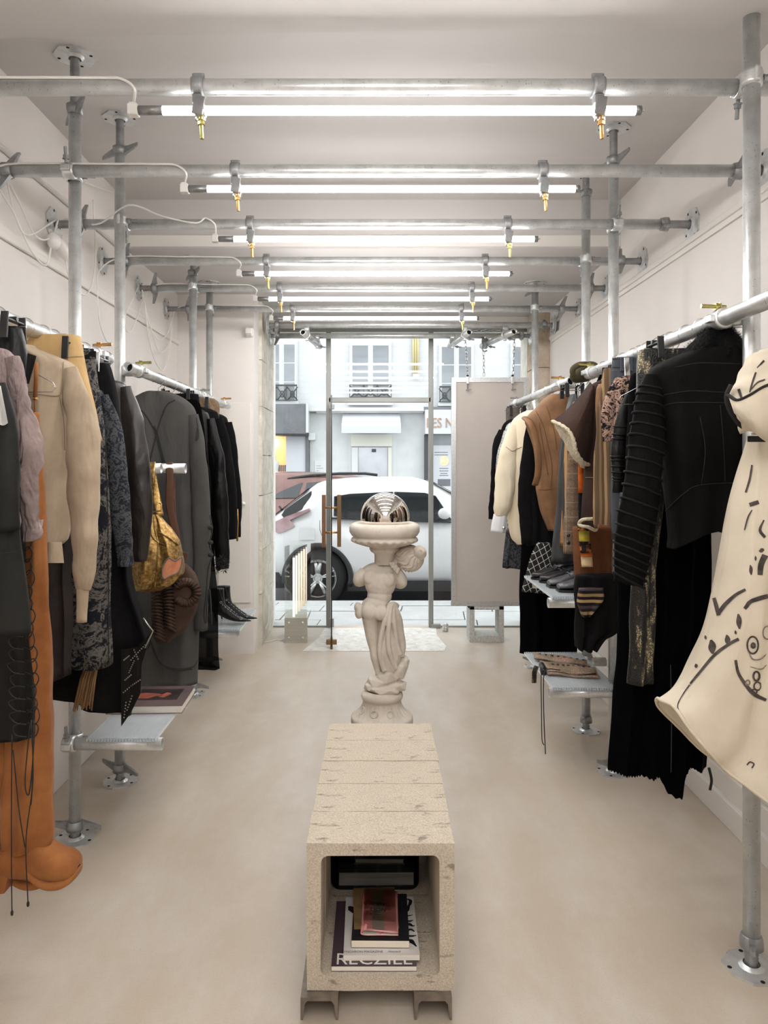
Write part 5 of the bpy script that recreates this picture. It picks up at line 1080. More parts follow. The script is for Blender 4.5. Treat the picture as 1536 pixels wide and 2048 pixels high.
def plaid(name, base, l1, l2, f=22):
    S = NT(name); o = S.xyz(); a = stripes(S, o[0], f, .2); b = stripes(S, o[2], f, .2); a2 = stripes(S, o[0], f, .06, .5); b2 = stripes(S, o[2], f, .06, .5); n = S.noise(260, 4)
    c_ = S.mix(S.math('MULTIPLY', S.math('ADD', a, b), .4), base, l1); c_ = S.mix(S.math('MULTIPLY', S.math('ADD', a2, b2), .5), c_, l2); c_ = S.mix(.35, c_, S.ramp(n.outputs['Fac'], [(.35, C(70, 58, 48)), (.65, C(176, 156, 132))]).outputs[0]); S.base(c_); S.bump(n.outputs['Fac'], .5, .003); return S.done(.95, spec=.15)
TWEED = plaid('brown_plaid_tweed', C(120, 100, 82), C(84, 66, 54), C(186, 166, 142), 14)
S = NT('white_grid_on_black'); o = S.xyz(); u_ = S.math('ADD', o[0], S.math('MULTIPLY', o[2], .35)); v_ = S.math('SUBTRACT', o[2], S.math('MULTIPLY', o[0], .7)); S.base(S.mix(S.math('MAXIMUM', stripes(S, u_, 30, .10), stripes(S, v_, 26, .09)), C(16, 15, 16), C(186, 184, 180))); GRIDF = S.done(.9)
S = NT('gold_sequins'); vn = S.node('ShaderNodeTexVoronoi'); vn.inputs['Scale'].default_value = 190; S.link(S.tc.outputs['Object'], vn.inputs['Vector']); n = S.noise(26, 4, stretch=(1.6, 1, .35)); msk = S.ramp(n.outputs['Fac'], [(.53, (0, 0, 0)), (.60, (1, 1, 1))]).outputs[0]; S.base(S.mix(S.math('MULTIPLY', msk, S.ramp(vn.outputs['Distance'], [(.3, (1, 1, 1)), (.5, (.2, .2, .2))]).outputs[0]), C(26, 25, 24), C(196, 180, 142))); S.bump(vn.outputs['Distance'], .6, .003); SEQUIN = S.done(.45, .2)
S = NT('gold_crackle_leather'); n = S.noise(70, 6, .7); n2 = S.noise(9, 5); S.base(S.ramp(n.outputs['Fac'], [(.3, C(92, 68, 34)), (.5, C(160, 126, 72)), (.7, C(214, 184, 126))]).outputs[0]); S.bump(n.outputs['Fac'], .5, .003); GOLD = S.done(.36, .85)
BRSTR = fab('brown_strap_leather', C(84, 58, 46), C(104, 74, 60), .55, 8); RUFF = fab('dark_brown_ruffle', C(62, 47, 39), C(84, 65, 53), .8, 10)
S = NT('sheer_black_mesh'); S.n.remove(S.b); tr = S.node('ShaderNodeBsdfTransparent'); df = S.node('ShaderNodeBsdfDiffuse'); df.inputs[0].default_value = C(12, 11, 12); mx = S.node('ShaderNodeMixShader'); mx.inputs[0].default_value = .8; S.link(tr.outputs[0], mx.inputs[1]); S.link(df.outputs[0], mx.inputs[2]); S.link(mx.outputs[0], S.out.inputs[0]); SHEER = S.m
DENIMG = fab('grey_blue_denim', C(62, 66, 72), C(80, 84, 90), .95, 10, .5, 300); CORD = pm('black_cord', C(22, 21, 21), rough=.6); SEAM = pm('dark_seam', C(36, 34, 32), rough=.9); SEAMB = pm('beige_seam', C(142, 124, 102), rough=.9); SEAMG = pm('grey_seam', C(44, 43, 42), rough=.9)
# ================================================================== left rail, near to far
g = garment('leather_coat', 'charcoal leather coat hanging nearest the camera on the left', 'coat', 'L', 1.72, [(735, -60), (748, -30), (770, -5), (850, 18), (950, 30), (1050, 42), (1150, 52), (1268, 63)], CHAR, hd=.06, fold=(3, .014), sleeve=[(-8, 770, -.02, 20), (8, 860, -.03, 26), (14, 960, -.03, 26), (18, 1060, -.03, 22)], what='charcoal leather coat')
SILV = pm('silver_foil', C(190, 188, 184), C(214, 212, 208), .28, .7, 18, bump=.5, bscale=30, bdist=.004)
MB().grid([[P(-14+22*u*(.7+.3*v)+8*v, 770+75*v+6*math.sin(u*3), 1.66-.012*math.sin(u*3+v)) for u in np.linspace(0, 1, 8)] for v in np.linspace(0, 1, 10)], True).build('silver_panel', SILV, g['thing'])
bv = [bvh_of(g['body'])]; stroke(bv, [(0, 1106, .8), (20, 1105, .8), (34, 1103, .8)], SEAM, g['thing'], 'seam')
g = garment('crinkled_shirt', 'crinkled mauve silk shirt with long sleeve on the left rail', 'shirt', 'L', 1.86, [(695, -30), (698, 5), (708, 25), (730, 35), (850, 45), (950, 42), (1060, 40)], MAUVE, hd=.05, fold=(4, .018), wr=(9, .012), sleeve=[(24, 715, -.02, 14), (42, 790, -.03, 22), (50, 880, -.04, 24), (57, 960, -.03, 21), (62, 1030, -.02, 17), (66, 1080, -.02, 15)], sl_wr=(16, .012), sl_crease=.03, what='mauve crinkled shirt')
# lace-up trousers
g = garment('lace_up_trousers', 'black lace-up trousers with looping cords on the left rail', 'trousers', 'L', 2.02, [(655, 40), (690, 50), (740, 55), (900, 50), (1100, 55), (1250, 57), (1400, 63), (1478, 66)], BLEATH, hd=.03, fold=(3, .006), hang='clip', what='black lace-up trousers', other=.5, cw=.1)
g2 = g['thing']
MB().add([P(55, 706, 1.985), P(73, 712, 1.97), P(58, 768, 1.98), P(50, 766, 1.99), P(55, 706, 1.995), P(73, 712, 1.98), P(58, 768, 1.99), P(50, 766, 2.0)], [(0, 1, 2, 3), (7, 6, 5, 4), (0, 4, 5, 1), (1, 5, 6, 2), (2, 6, 7, 3), (3, 7, 4, 0)]).build('fly_flap', BLEATH, g2)
random.seed(11)
for k in range(16):
    y = 1075+k*25; xb = 44+ (k/16)*14; r = 16+random.random()*8; dy = random.uniform(-4, 4); d0 = 1.99+random.uniform(-.01, .005)
    lace([(xb, y, d0+.01), (xb+r*.7, y-7+dy, d0), (xb+r, y+8, d0-.004), (xb+r*.6, y+24, d0), (xb-2, y+20, d0+.01)], .0017, CORD, g2, 'lace_loop')
    if k > 6: lace([(xb-16, y-4, d0-.005), (xb-30-random.random()*8, y+4, d0-.012), (xb-26, y+20, d0-.012), (xb-4, y+24, d0-.004)], .0017, CORD, g2, 'lace_loop')
for pts in ([(24, 1470, 1.96), (23, 1600, 1.955), (23, 1750, 1.95), (24, 1826, 1.95)], [(62, 1440, 1.96), (66, 1560, 1.95), (52, 1680, 1.945), (56, 1808, 1.945)], [(26, 1500, 1.96), (38, 1620, 1.955), (50, 1695, 1.95)], [(60, 1450, 1.965), (50, 1560, 1.95), (57, 1590, 1.95), (64, 1540, 1.955), (70, 1450, 1.965)], [(68, 1440, 1.96), (64, 1580, 1.95), (62, 1610, 1.95)]):
    lace(pts, .0017, CORD, g2, 'lace')
for px, py in ((24, 1826), (56, 1808)): MB().ball(P(px, py, 1.948), (.004, .004, .008), 8, 6).build('lace_knot', CORD, g2)
# orange thigh boots
def boot(Yb, dx, label):
    t = thing('thigh_boot', P(60+dx, 1772, Yb), label, 'boot', 'orange suede boots')
    rows = [(825, 66, 76, .012), (860, 66, 79, .014), (900, 66, 83, .018), (960, 62, 86, .02), (1050, 52, 91, .028), (1150, 45, 94, .034), (1280, 36, 97, .04), (1400, 22, 100, .045), (1500, 12, 103, .05), (1580, 8, 103, .05), (1640, 6, 106, .048), (1672, 6, 104, .048), (1690, 8, 96, .046)]
    m = loft([(Z(a, Yb), X(b+dx, Yb), X(c_+dx, Yb), d) for a, b, c_, d in rows], Yb, n=40, fold=(2, .010), wr=(8, .006), seed=2.2+dx, lip=False); sh = m.build('shaft', SUEDE_O, t)
    foot = []
    prof = [(10, 1690, 1742, .048), (28, 1680, 1750, .05), (48, 1668, 1752, .05), (70, 1664, 1752, .05), (95, 1682, 1755, .052), (118, 1697, 1756, .053), (140, 1704, 1754, .050), (152, 1714, 1748, .042), (157, 1724, 1740, .028), (158, 1730, 1734, .01)]
    for (px, y0, y1, hd_) in [tuple(q) for q in crom(prof, 4)]:
        cx = (y0+y1)/2; hh = (y1-y0)/2; foot.append([Vector((X(px+dx, Yb), Yb+hd_*sgnpow(math.cos(a), .8), Z(cx+hh*(-sgnpow(math.sin(a), .8)), Yb))) for a in np.linspace(0, 2*PI, 25)[:-1]])
    m = MB().grid(foot, True, True); m.add(foot[0], [tuple(range(24))]); m.build('foot', SUEDE_O, t)
    sole = []
    for (px, y0, y1, hd_) in [tuple(q) for q in crom([(58, 1712, 1722, .046), (70, 1722, 1742, .05), (88, 1738, 1757, .052), (108, 1745, 1764, .054), (130, 1744, 1763, .054), (146, 1740, 1757, .048), (156, 1735, 1750, .034), (160, 1736, 1746, .014)], 4)]:
        sole.append([Vector((X(px+dx, Yb), Yb+hd_*sgnpow(math.cos(a), .5), Z((y0+y1)/2-(y1-y0)/2*sgnpow(math.sin(a), .5), Yb))) for a in np.linspace(0, 2*PI, 25)[:-1]])
    m = MB().grid(sole, True, True); m.add(sole[0], [tuple(range(24))]); m.add(sole[-1], [tuple(range(24))]); m.build('platform_sole', SUEDE_O, t)
    hl = [(-2, 1690), (40, 1700), (34, 1725), (26, 1752), (22, 1771), (-6, 1773), (-4, 1740)]
    MB().prism([(X(a+dx, Yb), Z(b, Yb)) for a, b in hl], 'xz', Yb-.04, Yb+.04).build('block_heel', SUEDE_O, t)
    MB().tube([P(72+dx, 725, Yb), P(72+dx, 760, Yb), P(70+dx, 797, Yb)], .006, 8).tube([P(70+dx, 797, Yb), P(69+dx, 826, Yb)], .0025, 6).build('strap', SUEDE_O, t)
    MB().tube([P(65+dx, 798, Yb-.006), P(75+dx, 797, Yb-.006)], .004, 8).build('buckle', BRASS, t)
boot(2.09, 0, 'orange suede thigh-high platform boot, the nearer of the pair'); boot(2.15, -44, 'orange suede thigh-high platform boot, the one behind its twin')
hanger('L', 2.12, 'orange suede boots', 'wire', .06)
# beige suede jacket
g = garment('suede_jacket', 'beige suede bomber jacket with ribbed cuffs on the left rail', 'jacket', 'L', 2.29, [(688, 42), (694, 62), (708, 100), (728, 142), (760, 148), (850, 138), (950, 130), (1040, 128), (1075, 124), (1086, 116)], SUEDE_B, hd=.075, fold=(3, .024), wr=(4, .014), sleeve=[(138, 738, -.02, 18), (158, 820, -.03, 28), (163, 920, -.04, 30), (166, 1010, -.04, 28), (170, 1090, -.04, 25), (169, 1150, -.03, 20), (166, 1178, -.03, 14)], sl_wr=(7, .010), sl_crease=.02, cuff=([(166, 1176, -.03, 13), (165, 1210, -.03, 11.5), (164, 1244, -.03, 10.5)], SUEDE_B), what='beige suede jacket')
garm_b = [bvh_of(g['body'])]
MB().grid([[P(78+46*u-(10 if v > .5 else 0)*(1-u)+ (v*4), 1084+v*42, 2.2-.03*math.sin(PI*u)) for u in np.linspace(0, 1, 10)] for v in np.linspace(0, 1, 6)], True).build('waistband', SUEDE_B, g['thing'])
cord(garm_b, [(50, 788, 0), (80, 789, 0), (118, 790, 0), (124, 760, 0), (126, 725, 0)], .0012, SEAMB, g['thing'], 'yoke_seam'); cord(garm_b, [(118, 790, 0), (126, 840, 0), (128, 900, 0)], .0014, SEAMB, g['thing'], 'side_seam')
g = garment('leather_skirt', 'tan leather mini skirt clipped to the left rail', 'skirt', 'L', 2.41, [(672, 160), (685, 163), (716, 168), (760, 178), (820, 191), (884, 203)], TANL, hd=.045, fold=(2, .006), wr=(4, .005), hang='clip', what='tan mini skirt', cw=.10)
stroke([bvh_of(g['body'])], [(120, 718, .7), (145, 714, .7), (166, 713, .7)], SEAMB, g['thing'], 'seam')
garment('wool_skirt', 'long dark umber wool skirt with frayed hem behind the boots', 'skirt', 'L', 2.49, [(700, 128), (760, 132), (900, 136), (1090, 141), (1200, 143), (1345, 149)], UMBER, hd=.05, fold=(3, .012), hemf=lambda x, y: -.035*(1-x)*.5, hang='clip', what='dark umber skirt', cw=.07)
g = garment('patterned_jeans', 'dark jeans with bleached toile pattern, hanging straight on the left', 'jeans', 'L', 2.58, [(702, 185), (730, 189), (760, 193), (850, 205), (1000, 215), (1150, 219), (1330, 222)], DENIMP, hd=.05, fold=(2, .010), wr=(5, .008), hang='clip', what='bleached toile jeans', other=.9, cw=.08)
cord([bvh_of(g['body'])], [(207, 800, 0), (212, 950, 0), (215, 1100, 0), (216, 1320, 0)], .0016, SEAM, g['thing'], 'outseam')
MB().box(X(150, 2.51), X(192, 2.51), 2.505, 2.515, Z(718, 2.51), Z(702, 2.51), .002).build('waistband', DENIMP, g['thing'])
t = thing('fringe_tassel', P(165, 1425, 2.6), 'tan suede fringe hanging below the patterned jeans', 'fringe')
FR = fab('tan_fringe', C(136, 106, 76), C(158, 126, 92), .9, 20); random.seed(5)
for k in range(26):
    u = k/25; x0 = 172+u*24; x1 = 146+u*38+random.uniform(-2, 2); d0 = 2.62+random.uniform(-.015, .015); yb_ = 1420+random.uniform(-12, 5)
    MB().tube([P(x0, 1328, d0), P((x0*.55+x1*.45), 1360, d0), P(x1, yb_, d0)], [.0028, .003, .0024], 4, flat=.4).build('fringe_strand', FR, t)
garment('jacquard_jacket', 'mottled blue jacquard jacket with long sleeve behind the jeans', 'jacket', 'L', 2.69, [(770, 175), (778, 196), (790, 208), (850, 216), (950, 222), (1060, 225), (1120, 225)], DENIMJ, hd=.06, fold=(3, .01), sleeve=[(205, 792, -.02, 12), (224, 860, -.02, 20), (236, 950, -.03, 21), (243, 1040, -.03, 19), (247, 1100, -.02, 17), (248, 1134, -.02, 16)], sl_crease=.03, what='blue jacquard jacket')
g = garment('black_skirt', 'long black skirt with studded leather point and silver trim', 'skirt', 'L', 2.76, [(728, 216), (745, 222), (790, 232), (900, 245), (1050, 262), (1150, 268), (1230, 296), (1265, 304), (1300, 285), (1400, 262)], BLACK, hd=.06, fold=(4, .02), hang='clip', what='long black skirt', cw=.07, hemf=lambda x, y: -.05*x, metal=True)
t = g['thing']; STUD = pm('pewter_studs', C(170, 168, 160), rough=.3, metal=.9)
sp = [(243, 1300), (275, 1295), (305, 1262), (284, 1330), (282, 1385), (262, 1425), (243, 1452)]
MB().prism([(X(a, 2.68), Z(b, 2.68)) for a, b in sp], 'xz', 2.676, 2.682).build('studded_point', BLEATH, t)
SM_ = MB().ball((0, 0, 0), .0028, 6, 4).mesh('stud'); SM_.materials.append(STUD)
for (a, b), (c_, d_), n_ in (((248, 1320), (258, 1312), 5), ((258, 1345), (268, 1322), 7), ((262, 1320), (290, 1290), 9), ((250, 1360), (262, 1350), 5), ((247, 1385), (262, 1372), 5), ((262, 1372), (280, 1360), 6), ((252, 1405), (248, 1435), 6), ((264, 1392), (254, 1420), 6), ((268, 1300), (276, 1318), 5)):
    for k in range(n_): u = k/(n_-1); inst('stud', SM_, t, Matrix.Translation(P(a+(c_-a)*u, b+(d_-b)*u, 2.674)))
MB().tube([P(a, b, 2.672) for a, b in ((286, 1236), (296, 1250), (306, 1262), (298, 1278), (290, 1296))], .003, 6).build('silver_edge', STUD, t)
g = garment('leather_jacket', 'brown-black leather jacket with glossy sleeve before the grey coat', 'jacket', 'L', 2.985, [(752, 205), (758, 225), (768, 248), (800, 256), (900, 262), (1000, 262), (1100, 258)], DKLEATH, hd=.065, fold=(3, .012), sleeve=[(248, 775, -.02, 14), (262, 840, -.03, 23), (272, 920, -.04, 26), (279, 990, -.04, 24), (280, 1060, -.03, 21), (277, 1120, -.02, 19)], sl_crease=.02, what='brown-black leather jacket')
# long grey coat
g = garment('wool_coat', 'long grey wool coat with crossed back cords on the far left rail', 'coat', 'L', 3.72, [(784, 338), (788, 350), (800, 372), (818, 388), (850, 392), (1000, 396), (1150, 398), (1290, 396), (1368, 392)], GREYW, hd=.07, fold=(3, .02), wr=(3, .01), sleeve=[(386, 830, -.03, 11), (396, 900, -.04, 17), (402, 1000, -.04, 19), (404, 1090, -.04, 18), (403, 1180, -.03, 16), (402, 1258, -.02, 15)], what='long grey coat')
bv = [bvh_of(g['body'])]; t = g['thing']
for pts in ([(350, 800, 0), (336, 808, 0), (326, 825, 0)], [(272, 812, 0), (290, 828, 0), (308, 858, 0)], [(330, 820, 0), (318, 850, 0), (298, 925, 0)], [(306, 852, 0), (312, 870, 0), (326, 925, 0)], [(309, 852, 0), (316, 870, 0), (330, 925, 0)], [(316, 855, 0), (304, 905, 0), (300, 925, 0)]): cord(bv, pts, .0028, SEAMG, t, 'back_cord')
for k, py in enumerate((1055, 1085, 1110)): MB().ball(P(421, py, 3.62), (.014, .012, .012), 10, 8).build('cord_knot', SEAMG, t)
lace([(420, 1030, 3.64), (424, 1060, 3.62), (419, 1090, 3.62), (424, 1110, 3.62), (416, 1140, 3.62), (413, 1180, 3.62), (408, 1230, 3.63), (412, 1245, 3.62), (414, 1205, 3.62), (419, 1180, 3.62), (424, 1250, 3.62)], .0035, SEAMG, t); lace([(393, 835, 3.64), (397, 870, 3.62), (392, 880, 3.62), (396, 850, 3.63)], .0035, SEAMG, t)
lace([(300, 1280, 3.6), (318, 1322, 3.6), (350, 1337, 3.6), (385, 1334, 3.6), (396, 1320, 3.62)], .0035, SEAMG, t, 'hem_cord')
lace([(303, 1285, 3.6), (322, 1328, 3.6), (352, 1341, 3.6), (385, 1338, 3.6)], .0035, SEAMG, t, 'hem_cord')
# black things beyond the coat
garment('sheer_dress', 'sheer black dress with scalloped hem beyond the grey coat', 'dress', 'L', 3.97, [(800, 395), (830, 405), (1000, 420), (1150, 428), (1250, 432), (1336, 436)], SHEER, hd=.05, fold=(4, .012), what='sheer black dress')
garment('black_trousers', 'black trousers clipped right beyond the grey coat', 'trousers', 'L', 4.10, [(788, 396), (810, 400), (900, 412), (1050, 424), (1130, 428)], BLACK, hd=.04, fold=(2, .01), hang='clip', what='black trousers beyond the grey coat', cw=.07)
g = garment('moto_jacket', 'black leather jacket with daisy lace hem on the far left rail', 'jacket', 'L', 4.22, [(815, 395), (822, 410), (835, 420), (900, 428), (1000, 432), (1110, 434)], BLEATH, hd=.06, fold=(3, .01), sleeve=[(420, 838, -.02, 9), (430, 900, -.03, 15), (438, 970, -.03, 17), (442, 1040, -.03, 15), (444, 1100, -.02, 13), (445, 1138, -.02, 12)], sl_crease=.03, what='black daisy-lace jacket')
dz = MB()
for a in np.linspace(0, 2*PI, 9)[:-1]: dz.tube([Vector((math.cos(a)*.004, 0, math.sin(a)*.004)), Vector((math.cos(a)*.014, 0, math.sin(a)*.014)), Vector((math.cos(a)*.026, 0, math.sin(a)*.026))], [.002, .006, .002], 5, flat=.4)
DZ = dz.mesh('daisy'); DZ.materials.append(CORD)
for i, (px, py) in enumerate(((404, 1136), (413, 1143), (424, 1133), (432, 1141), (440, 1130), (448, 1139), (452, 1126), (436, 1122), (445, 1117))): inst('daisy', DZ, g['thing'], Matrix.Translation(P(px, py, 4.14)) @ Matrix.Rotation(i*.5, 4, 'Y'))
garment('black_jacket', 'plain black jacket between daisy-lace jacket and zip-cuff jacket', 'jacket', 'L', 4.5, [(815, 410), (822, 428), (835, 438), (900, 448), (1000, 452), (1060, 452)], BLACK, hd=.06, fold=(3, .01), sleeve=[(438, 838, -.02, 9), (450, 900, -.03, 13), (458, 980, -.03, 14), (460, 1040, -.03, 13), (461, 1078, -.02, 12)], what='plain black jacket')
g = garment('zip_jacket', 'black jacket with gold zip cuff farthest on the left rail', 'jacket', 'L', 4.85, [(826, 430), (832, 448), (845, 456), (900, 462), (1000, 466), (1060, 466)], BLACK, hd=.06, fold=(3, .01), sleeve=[(456, 845, -.02, 8), (464, 900, -.03, 11), (470, 970, -.03, 12), (472, 1040, -.03, 11), (472, 1072, -.02, 11)], what='zip-cuff black jacket')
MB().tube([P(475, 1018, 4.72), P(476, 1045, 4.72), P(475, 1072, 4.72)], .004, 6).build('cuff_zip', BRASS, g['thing']); MB().box(X(473, 4.72), X(477, 4.72), 4.71, 4.72, Z(1082, 4.72), Z(1073, 4.72), .001).build('zip_pull', BRASS, g['thing'])
garment('tan_top', 'small tan fur-trimmed top peeking above the far left jackets', 'top', 'L', 4.6, [(798, 428), (806, 436), (820, 438), (840, 437), (900, 440)], fab('tan_fur', C(112, 92, 74), C(140, 118, 96), 1, 30, 1, 90, bdist=.01), hd=.05, hang='clip', what='tan fur-trimmed top', cw=.06)
# bags on the stub tubes ----------------------------------------------------
YB = 3.30
t = thing('gold_bag', P(315, 1182, YB), 'crackled gold leather shoulder bag with tan patch hung on a stub tube', 'bag')
rows = [(1028, 300, 316, .02), (1045, 292, 330, .035), (1065, 284, 346, .05), (1090, 276, 358, .06), (1120, 268, 365, .068), (1150, 262, 364, .066), (1168, 262, 350, .055), (1180, 270, 322, .03)]
m = loft([(Z(a, YB), X(b, YB), X(c_, YB), d) for a, b, c_, d in rows], YB, n=56, fold=(3, .012), wr=(9, .012), seed=4.1, lip=False); m.add(m.rings[-1], [tuple(range(56))]); bag = m.build('pouch', GOLD, t); bvb = [bvh_of(bag)]
MB().tube([P(*p) for p in [tuple(q) for q in crom([(296, 1030, YB-.01), (300, 985, YB-.02), (302, 950, YB-.03), (303, 925, YB+.02), (304, 945, YB+.09), (312, 990, YB+.03), (320, 1032, YB)], 6)]], .018, 8, flat=.15).build('shoulder_strap', GOLD, t)
MB().tube([P(a, b, YB-.03) for a, b in ((300, 1024), (322, 1022), (323, 1008), (318, 1006))], .0035, 8).build('buckle', BRASS, t)
for pts in ([(308, 1035, 0), (310, 1060, 0), (316, 1085, 0), (314, 1120, 0), (312, 1160, 0), (310, 1176, 0)], [(318, 1064, 0), (340, 1078, 0), (356, 1090, 0)], [(296, 1055, 0), (306, 1075, 0), (316, 1084, 0), (330, 1090, 0)]): cord(bvb, pts, .004, GOLD, t, 'piping')
PATCH = fab('tan_patch_leather', C(186, 116, 84), C(206, 136, 100), .6, 30); pp = [(326, 1146), (330, 1128), (340, 1116), (352, 1122), (366, 1114), (364, 1134), (356, 1146), (342, 1152), (331, 1158)]
fan = [P(a-2, b, YB-.088+.03*((a-330)/36)**2) for a, b in crom(pp, 3, True)]
if len(fan) > 5:
    c_ = sum(fan, Vector())/len(fan)+Vector((0, -.006, 0))
    MB().add(fan+[c_], [(i, (i+1) % len(fan), len(fan)) for i in range(len(fan))], True).build('tan_patch', PATCH, t); MB().tube(fan, .0035, 6, closed=True).build('patch_edge', fab('grey_welt', C(120, 110, 100)), t)
YQ = 3.45
t = thing('ruffled_bag', P(340, 1292, YQ), 'dark brown bag covered in pleated leather ruffles on the longer stub tube', 'bag')
rows = [(1128, 352, 372, .02), (1150, 330, 390, .04), (1185, 308, 396, .05), (1230, 300, 388, .05), (1265, 304, 365, .04), (1285, 312, 340, .02)]
m = loft([(Z(a, YQ), X(b, YQ), X(c_, YQ), d) for a, b, c_, d in rows], YQ, n=48, fold=(2, .006), wr=(8, .008), seed=1.1, lip=False); m.add(m.rings[-1], [tuple(range(48))]); m.build('pouch', RUFF, t)
def pleats(c0, c1, n_, w0, w1, name='pleat'):
    for k in range(n_):
        u = k/(n_-1); a0, a1 = Vector(c0[0]).lerp(Vector(c0[1]), u), Vector(c1[0]).lerp(Vector(c1[1]), u)
        MB().tube([P(a0.x, a0.y, YQ-.055), P((a0.x+a1.x)/2, (a0.y+a1.y)/2-1.5, YQ-.072), P(a1.x, a1.y, YQ-.055)], [.009, .012, .009], 6, flat=.6).build(name, RUFF, t)
pleats(((304, 1185), (306, 1268)), ((322, 1180), (330, 1282)), 15, 1, 1); pleats(((326, 1180), (330, 1250)), ((346, 1175), (352, 1262)), 13, 1, 1)
for k in range(20):
    a = -2.6+k*.27; c_ = (372, 1185); r0, r1 = 13, 29
    MB().tube([P(c_[0]+math.cos(a)*r0, c_[1]+math.sin(a)*r0, YQ-.05), P(c_[0]+math.cos(a)*(r0+r1)/2, c_[1]+math.sin(a)*(r0+r1)/2, YQ-.075), P(c_[0]+math.cos(a)*r1, c_[1]+math.sin(a)*r1*.95, YQ-.055)], [.007, .011, .012], 6, flat=.6).build('pleat', RUFF, t)
MB().prism([(X(a, YQ), Z(b, YQ)) for a, b in ((356, 1100), (380, 1105), (374, 1122), (362, 1118))], 'xz', YQ-.03, YQ-.024).build('tab', BRSTR, t)
MB().tube([P(*p) for p in [tuple(q) for q in crom([(362, 1130, YQ-.02), (350, 1060, YQ-.025), (339, 1010, YQ-.03), (340, 960, YQ-.035), (338, 926, YQ), (342, 950, YQ+.04), (346, 1060, YQ+.03), (352, 1130, YQ)], 6)]], .018, 8, flat=.15).build('shoulder_strap', BRSTR, t)
# ankle boots on the far shelf -----------------------------------------------
def ankle_boot(px0, py0, Yb, label):
    t = thing('ankle_boot', P(px0+20, py0, Yb), label, 'boot', 'black pointed ankle boots'); s_ = 4.9/F
    rows = [(-42, -14, 12, .034), (-30, -13, 12, .034), (-18, -12, 13, .036), (-6, -11, 16, .038), (2, -10, 24, .04)]
    m = loft([(Z(py0-28+a*.9, Yb), X(px0+b, Yb), X(px0+c_, Yb), d) for a, b, c_, d in rows], Yb, n=28, fold=(2, .002), wr=(6, .002), seed=1.5, lip=False); m.build('shaft', BLEATH, t)
    foot = []
    for (px, y0, y1, hd_) in [tuple(q) for q in crom([(-11, -32, -20, .034), (4, -36, -12, .04), (18, -30, -5, .042), (32, -18, -1, .042), (46, -9, 0, .034), (56, -5, 0, .018), (66, -2.5, -.5, .004)], 4)]:
        foot.append([Vector((X(px0+px, Yb), Yb+hd_*math.cos(a), Z(py0+(y0+y1)/2-(y1-y0)/2*math.sin(a), Yb))) for a in np.linspace(0, 2*PI, 19)[:-1]])
    m = MB().grid(foot, True, True); m.add(foot[0], [tuple(range(18))]); m.add(foot[-1], [tuple(range(18))]); m.build('foot', BLEATH, t)
    MB().cyl(P(px0-7, py0-24, Yb), P(px0-4, py0, Yb), .014, .004, n=10).build('stiletto_heel', BLEATH, t)
    e_ = MB().tube([(math.cos(a)*.007, 0, math.sin(a)*.007) for a in np.linspace(0, 2*PI, 11)[:-1]], .0018, 5, closed=True).mesh('eyelet'); e_.materials.append(CHROME)
    for k in range(9): u = k/8; inst('eyelet', e_, t, Matrix.Translation(P(px0+6+u*40, py0-38+u*32, Yb-.044+.012*u)))
    lace([(px0+2, py0-66, Yb-.04), (px0+10, py0-40, Yb-.045), (px0+26, py0-22, Yb-.046), (px0+44, py0-10, Yb-.04)], .003, CORD, t)
ankle_boot(436, 1243, 4.85, 'black pointed lace-up ankle boot, nearer of the pair on the far shelf'); ankle_boot(448, 1238, 5.0, 'black pointed lace-up ankle boot, farther of the pair on the far shelf')
# art book on the near shelf ---------------------------------------------------
zs = SZ+RT+.0146; ARTC = pm('plum_photo_cover', C(92, 78, 78), C(112, 96, 94), .25, scale=3); ARTD = pm('dark_photo', C(38, 34, 34), C(70, 60, 58), .3, scale=7); ARTR = pm('coral_photo_figure', C(176, 96, 76), C(120, 74, 66), .35, scale=25)
t, cv, c, R = book('art_book', 'large plum art book lying on the near left shelf', 'book', X(225, 3.15), X(372, 3.15), 3.06, 3.33, zs, .034, ARTC, PAPER, .04, group=None, hard=True)
MB().obox(Vector((-.95, 3.21, zs+.0344)), (.20, .15, .0006), Matrix.Rotation(.04, 3, 'Z')).build('cover_photo', ARTD, cv); zc = zs+.0352
MB().add([(-1.0+.06*math.cos(a)*(1+.35*math.sin(3*a)), 3.19+.04*math.sin(a), zc) for a in np.linspace(0, 2*PI, 25)[:-1]], [tuple(range(24))]).build('cover_figure', ARTR, cv); MB().add([(-.915+.02*math.cos(a)*(1+.5*math.sin(2*a)), 3.2+.035*math.sin(a), zc) for a in np.linspace(0, 2*PI, 21)[:-1]], [tuple(range(20))]).build('cover_figure', ARTR, cv)
MB().tube([P(228+a_, 1416+b_, 3.055) for a_, b_ in ((4, -1), (146, -1))], .0005, 4).build('spine_line', INKW, cv)
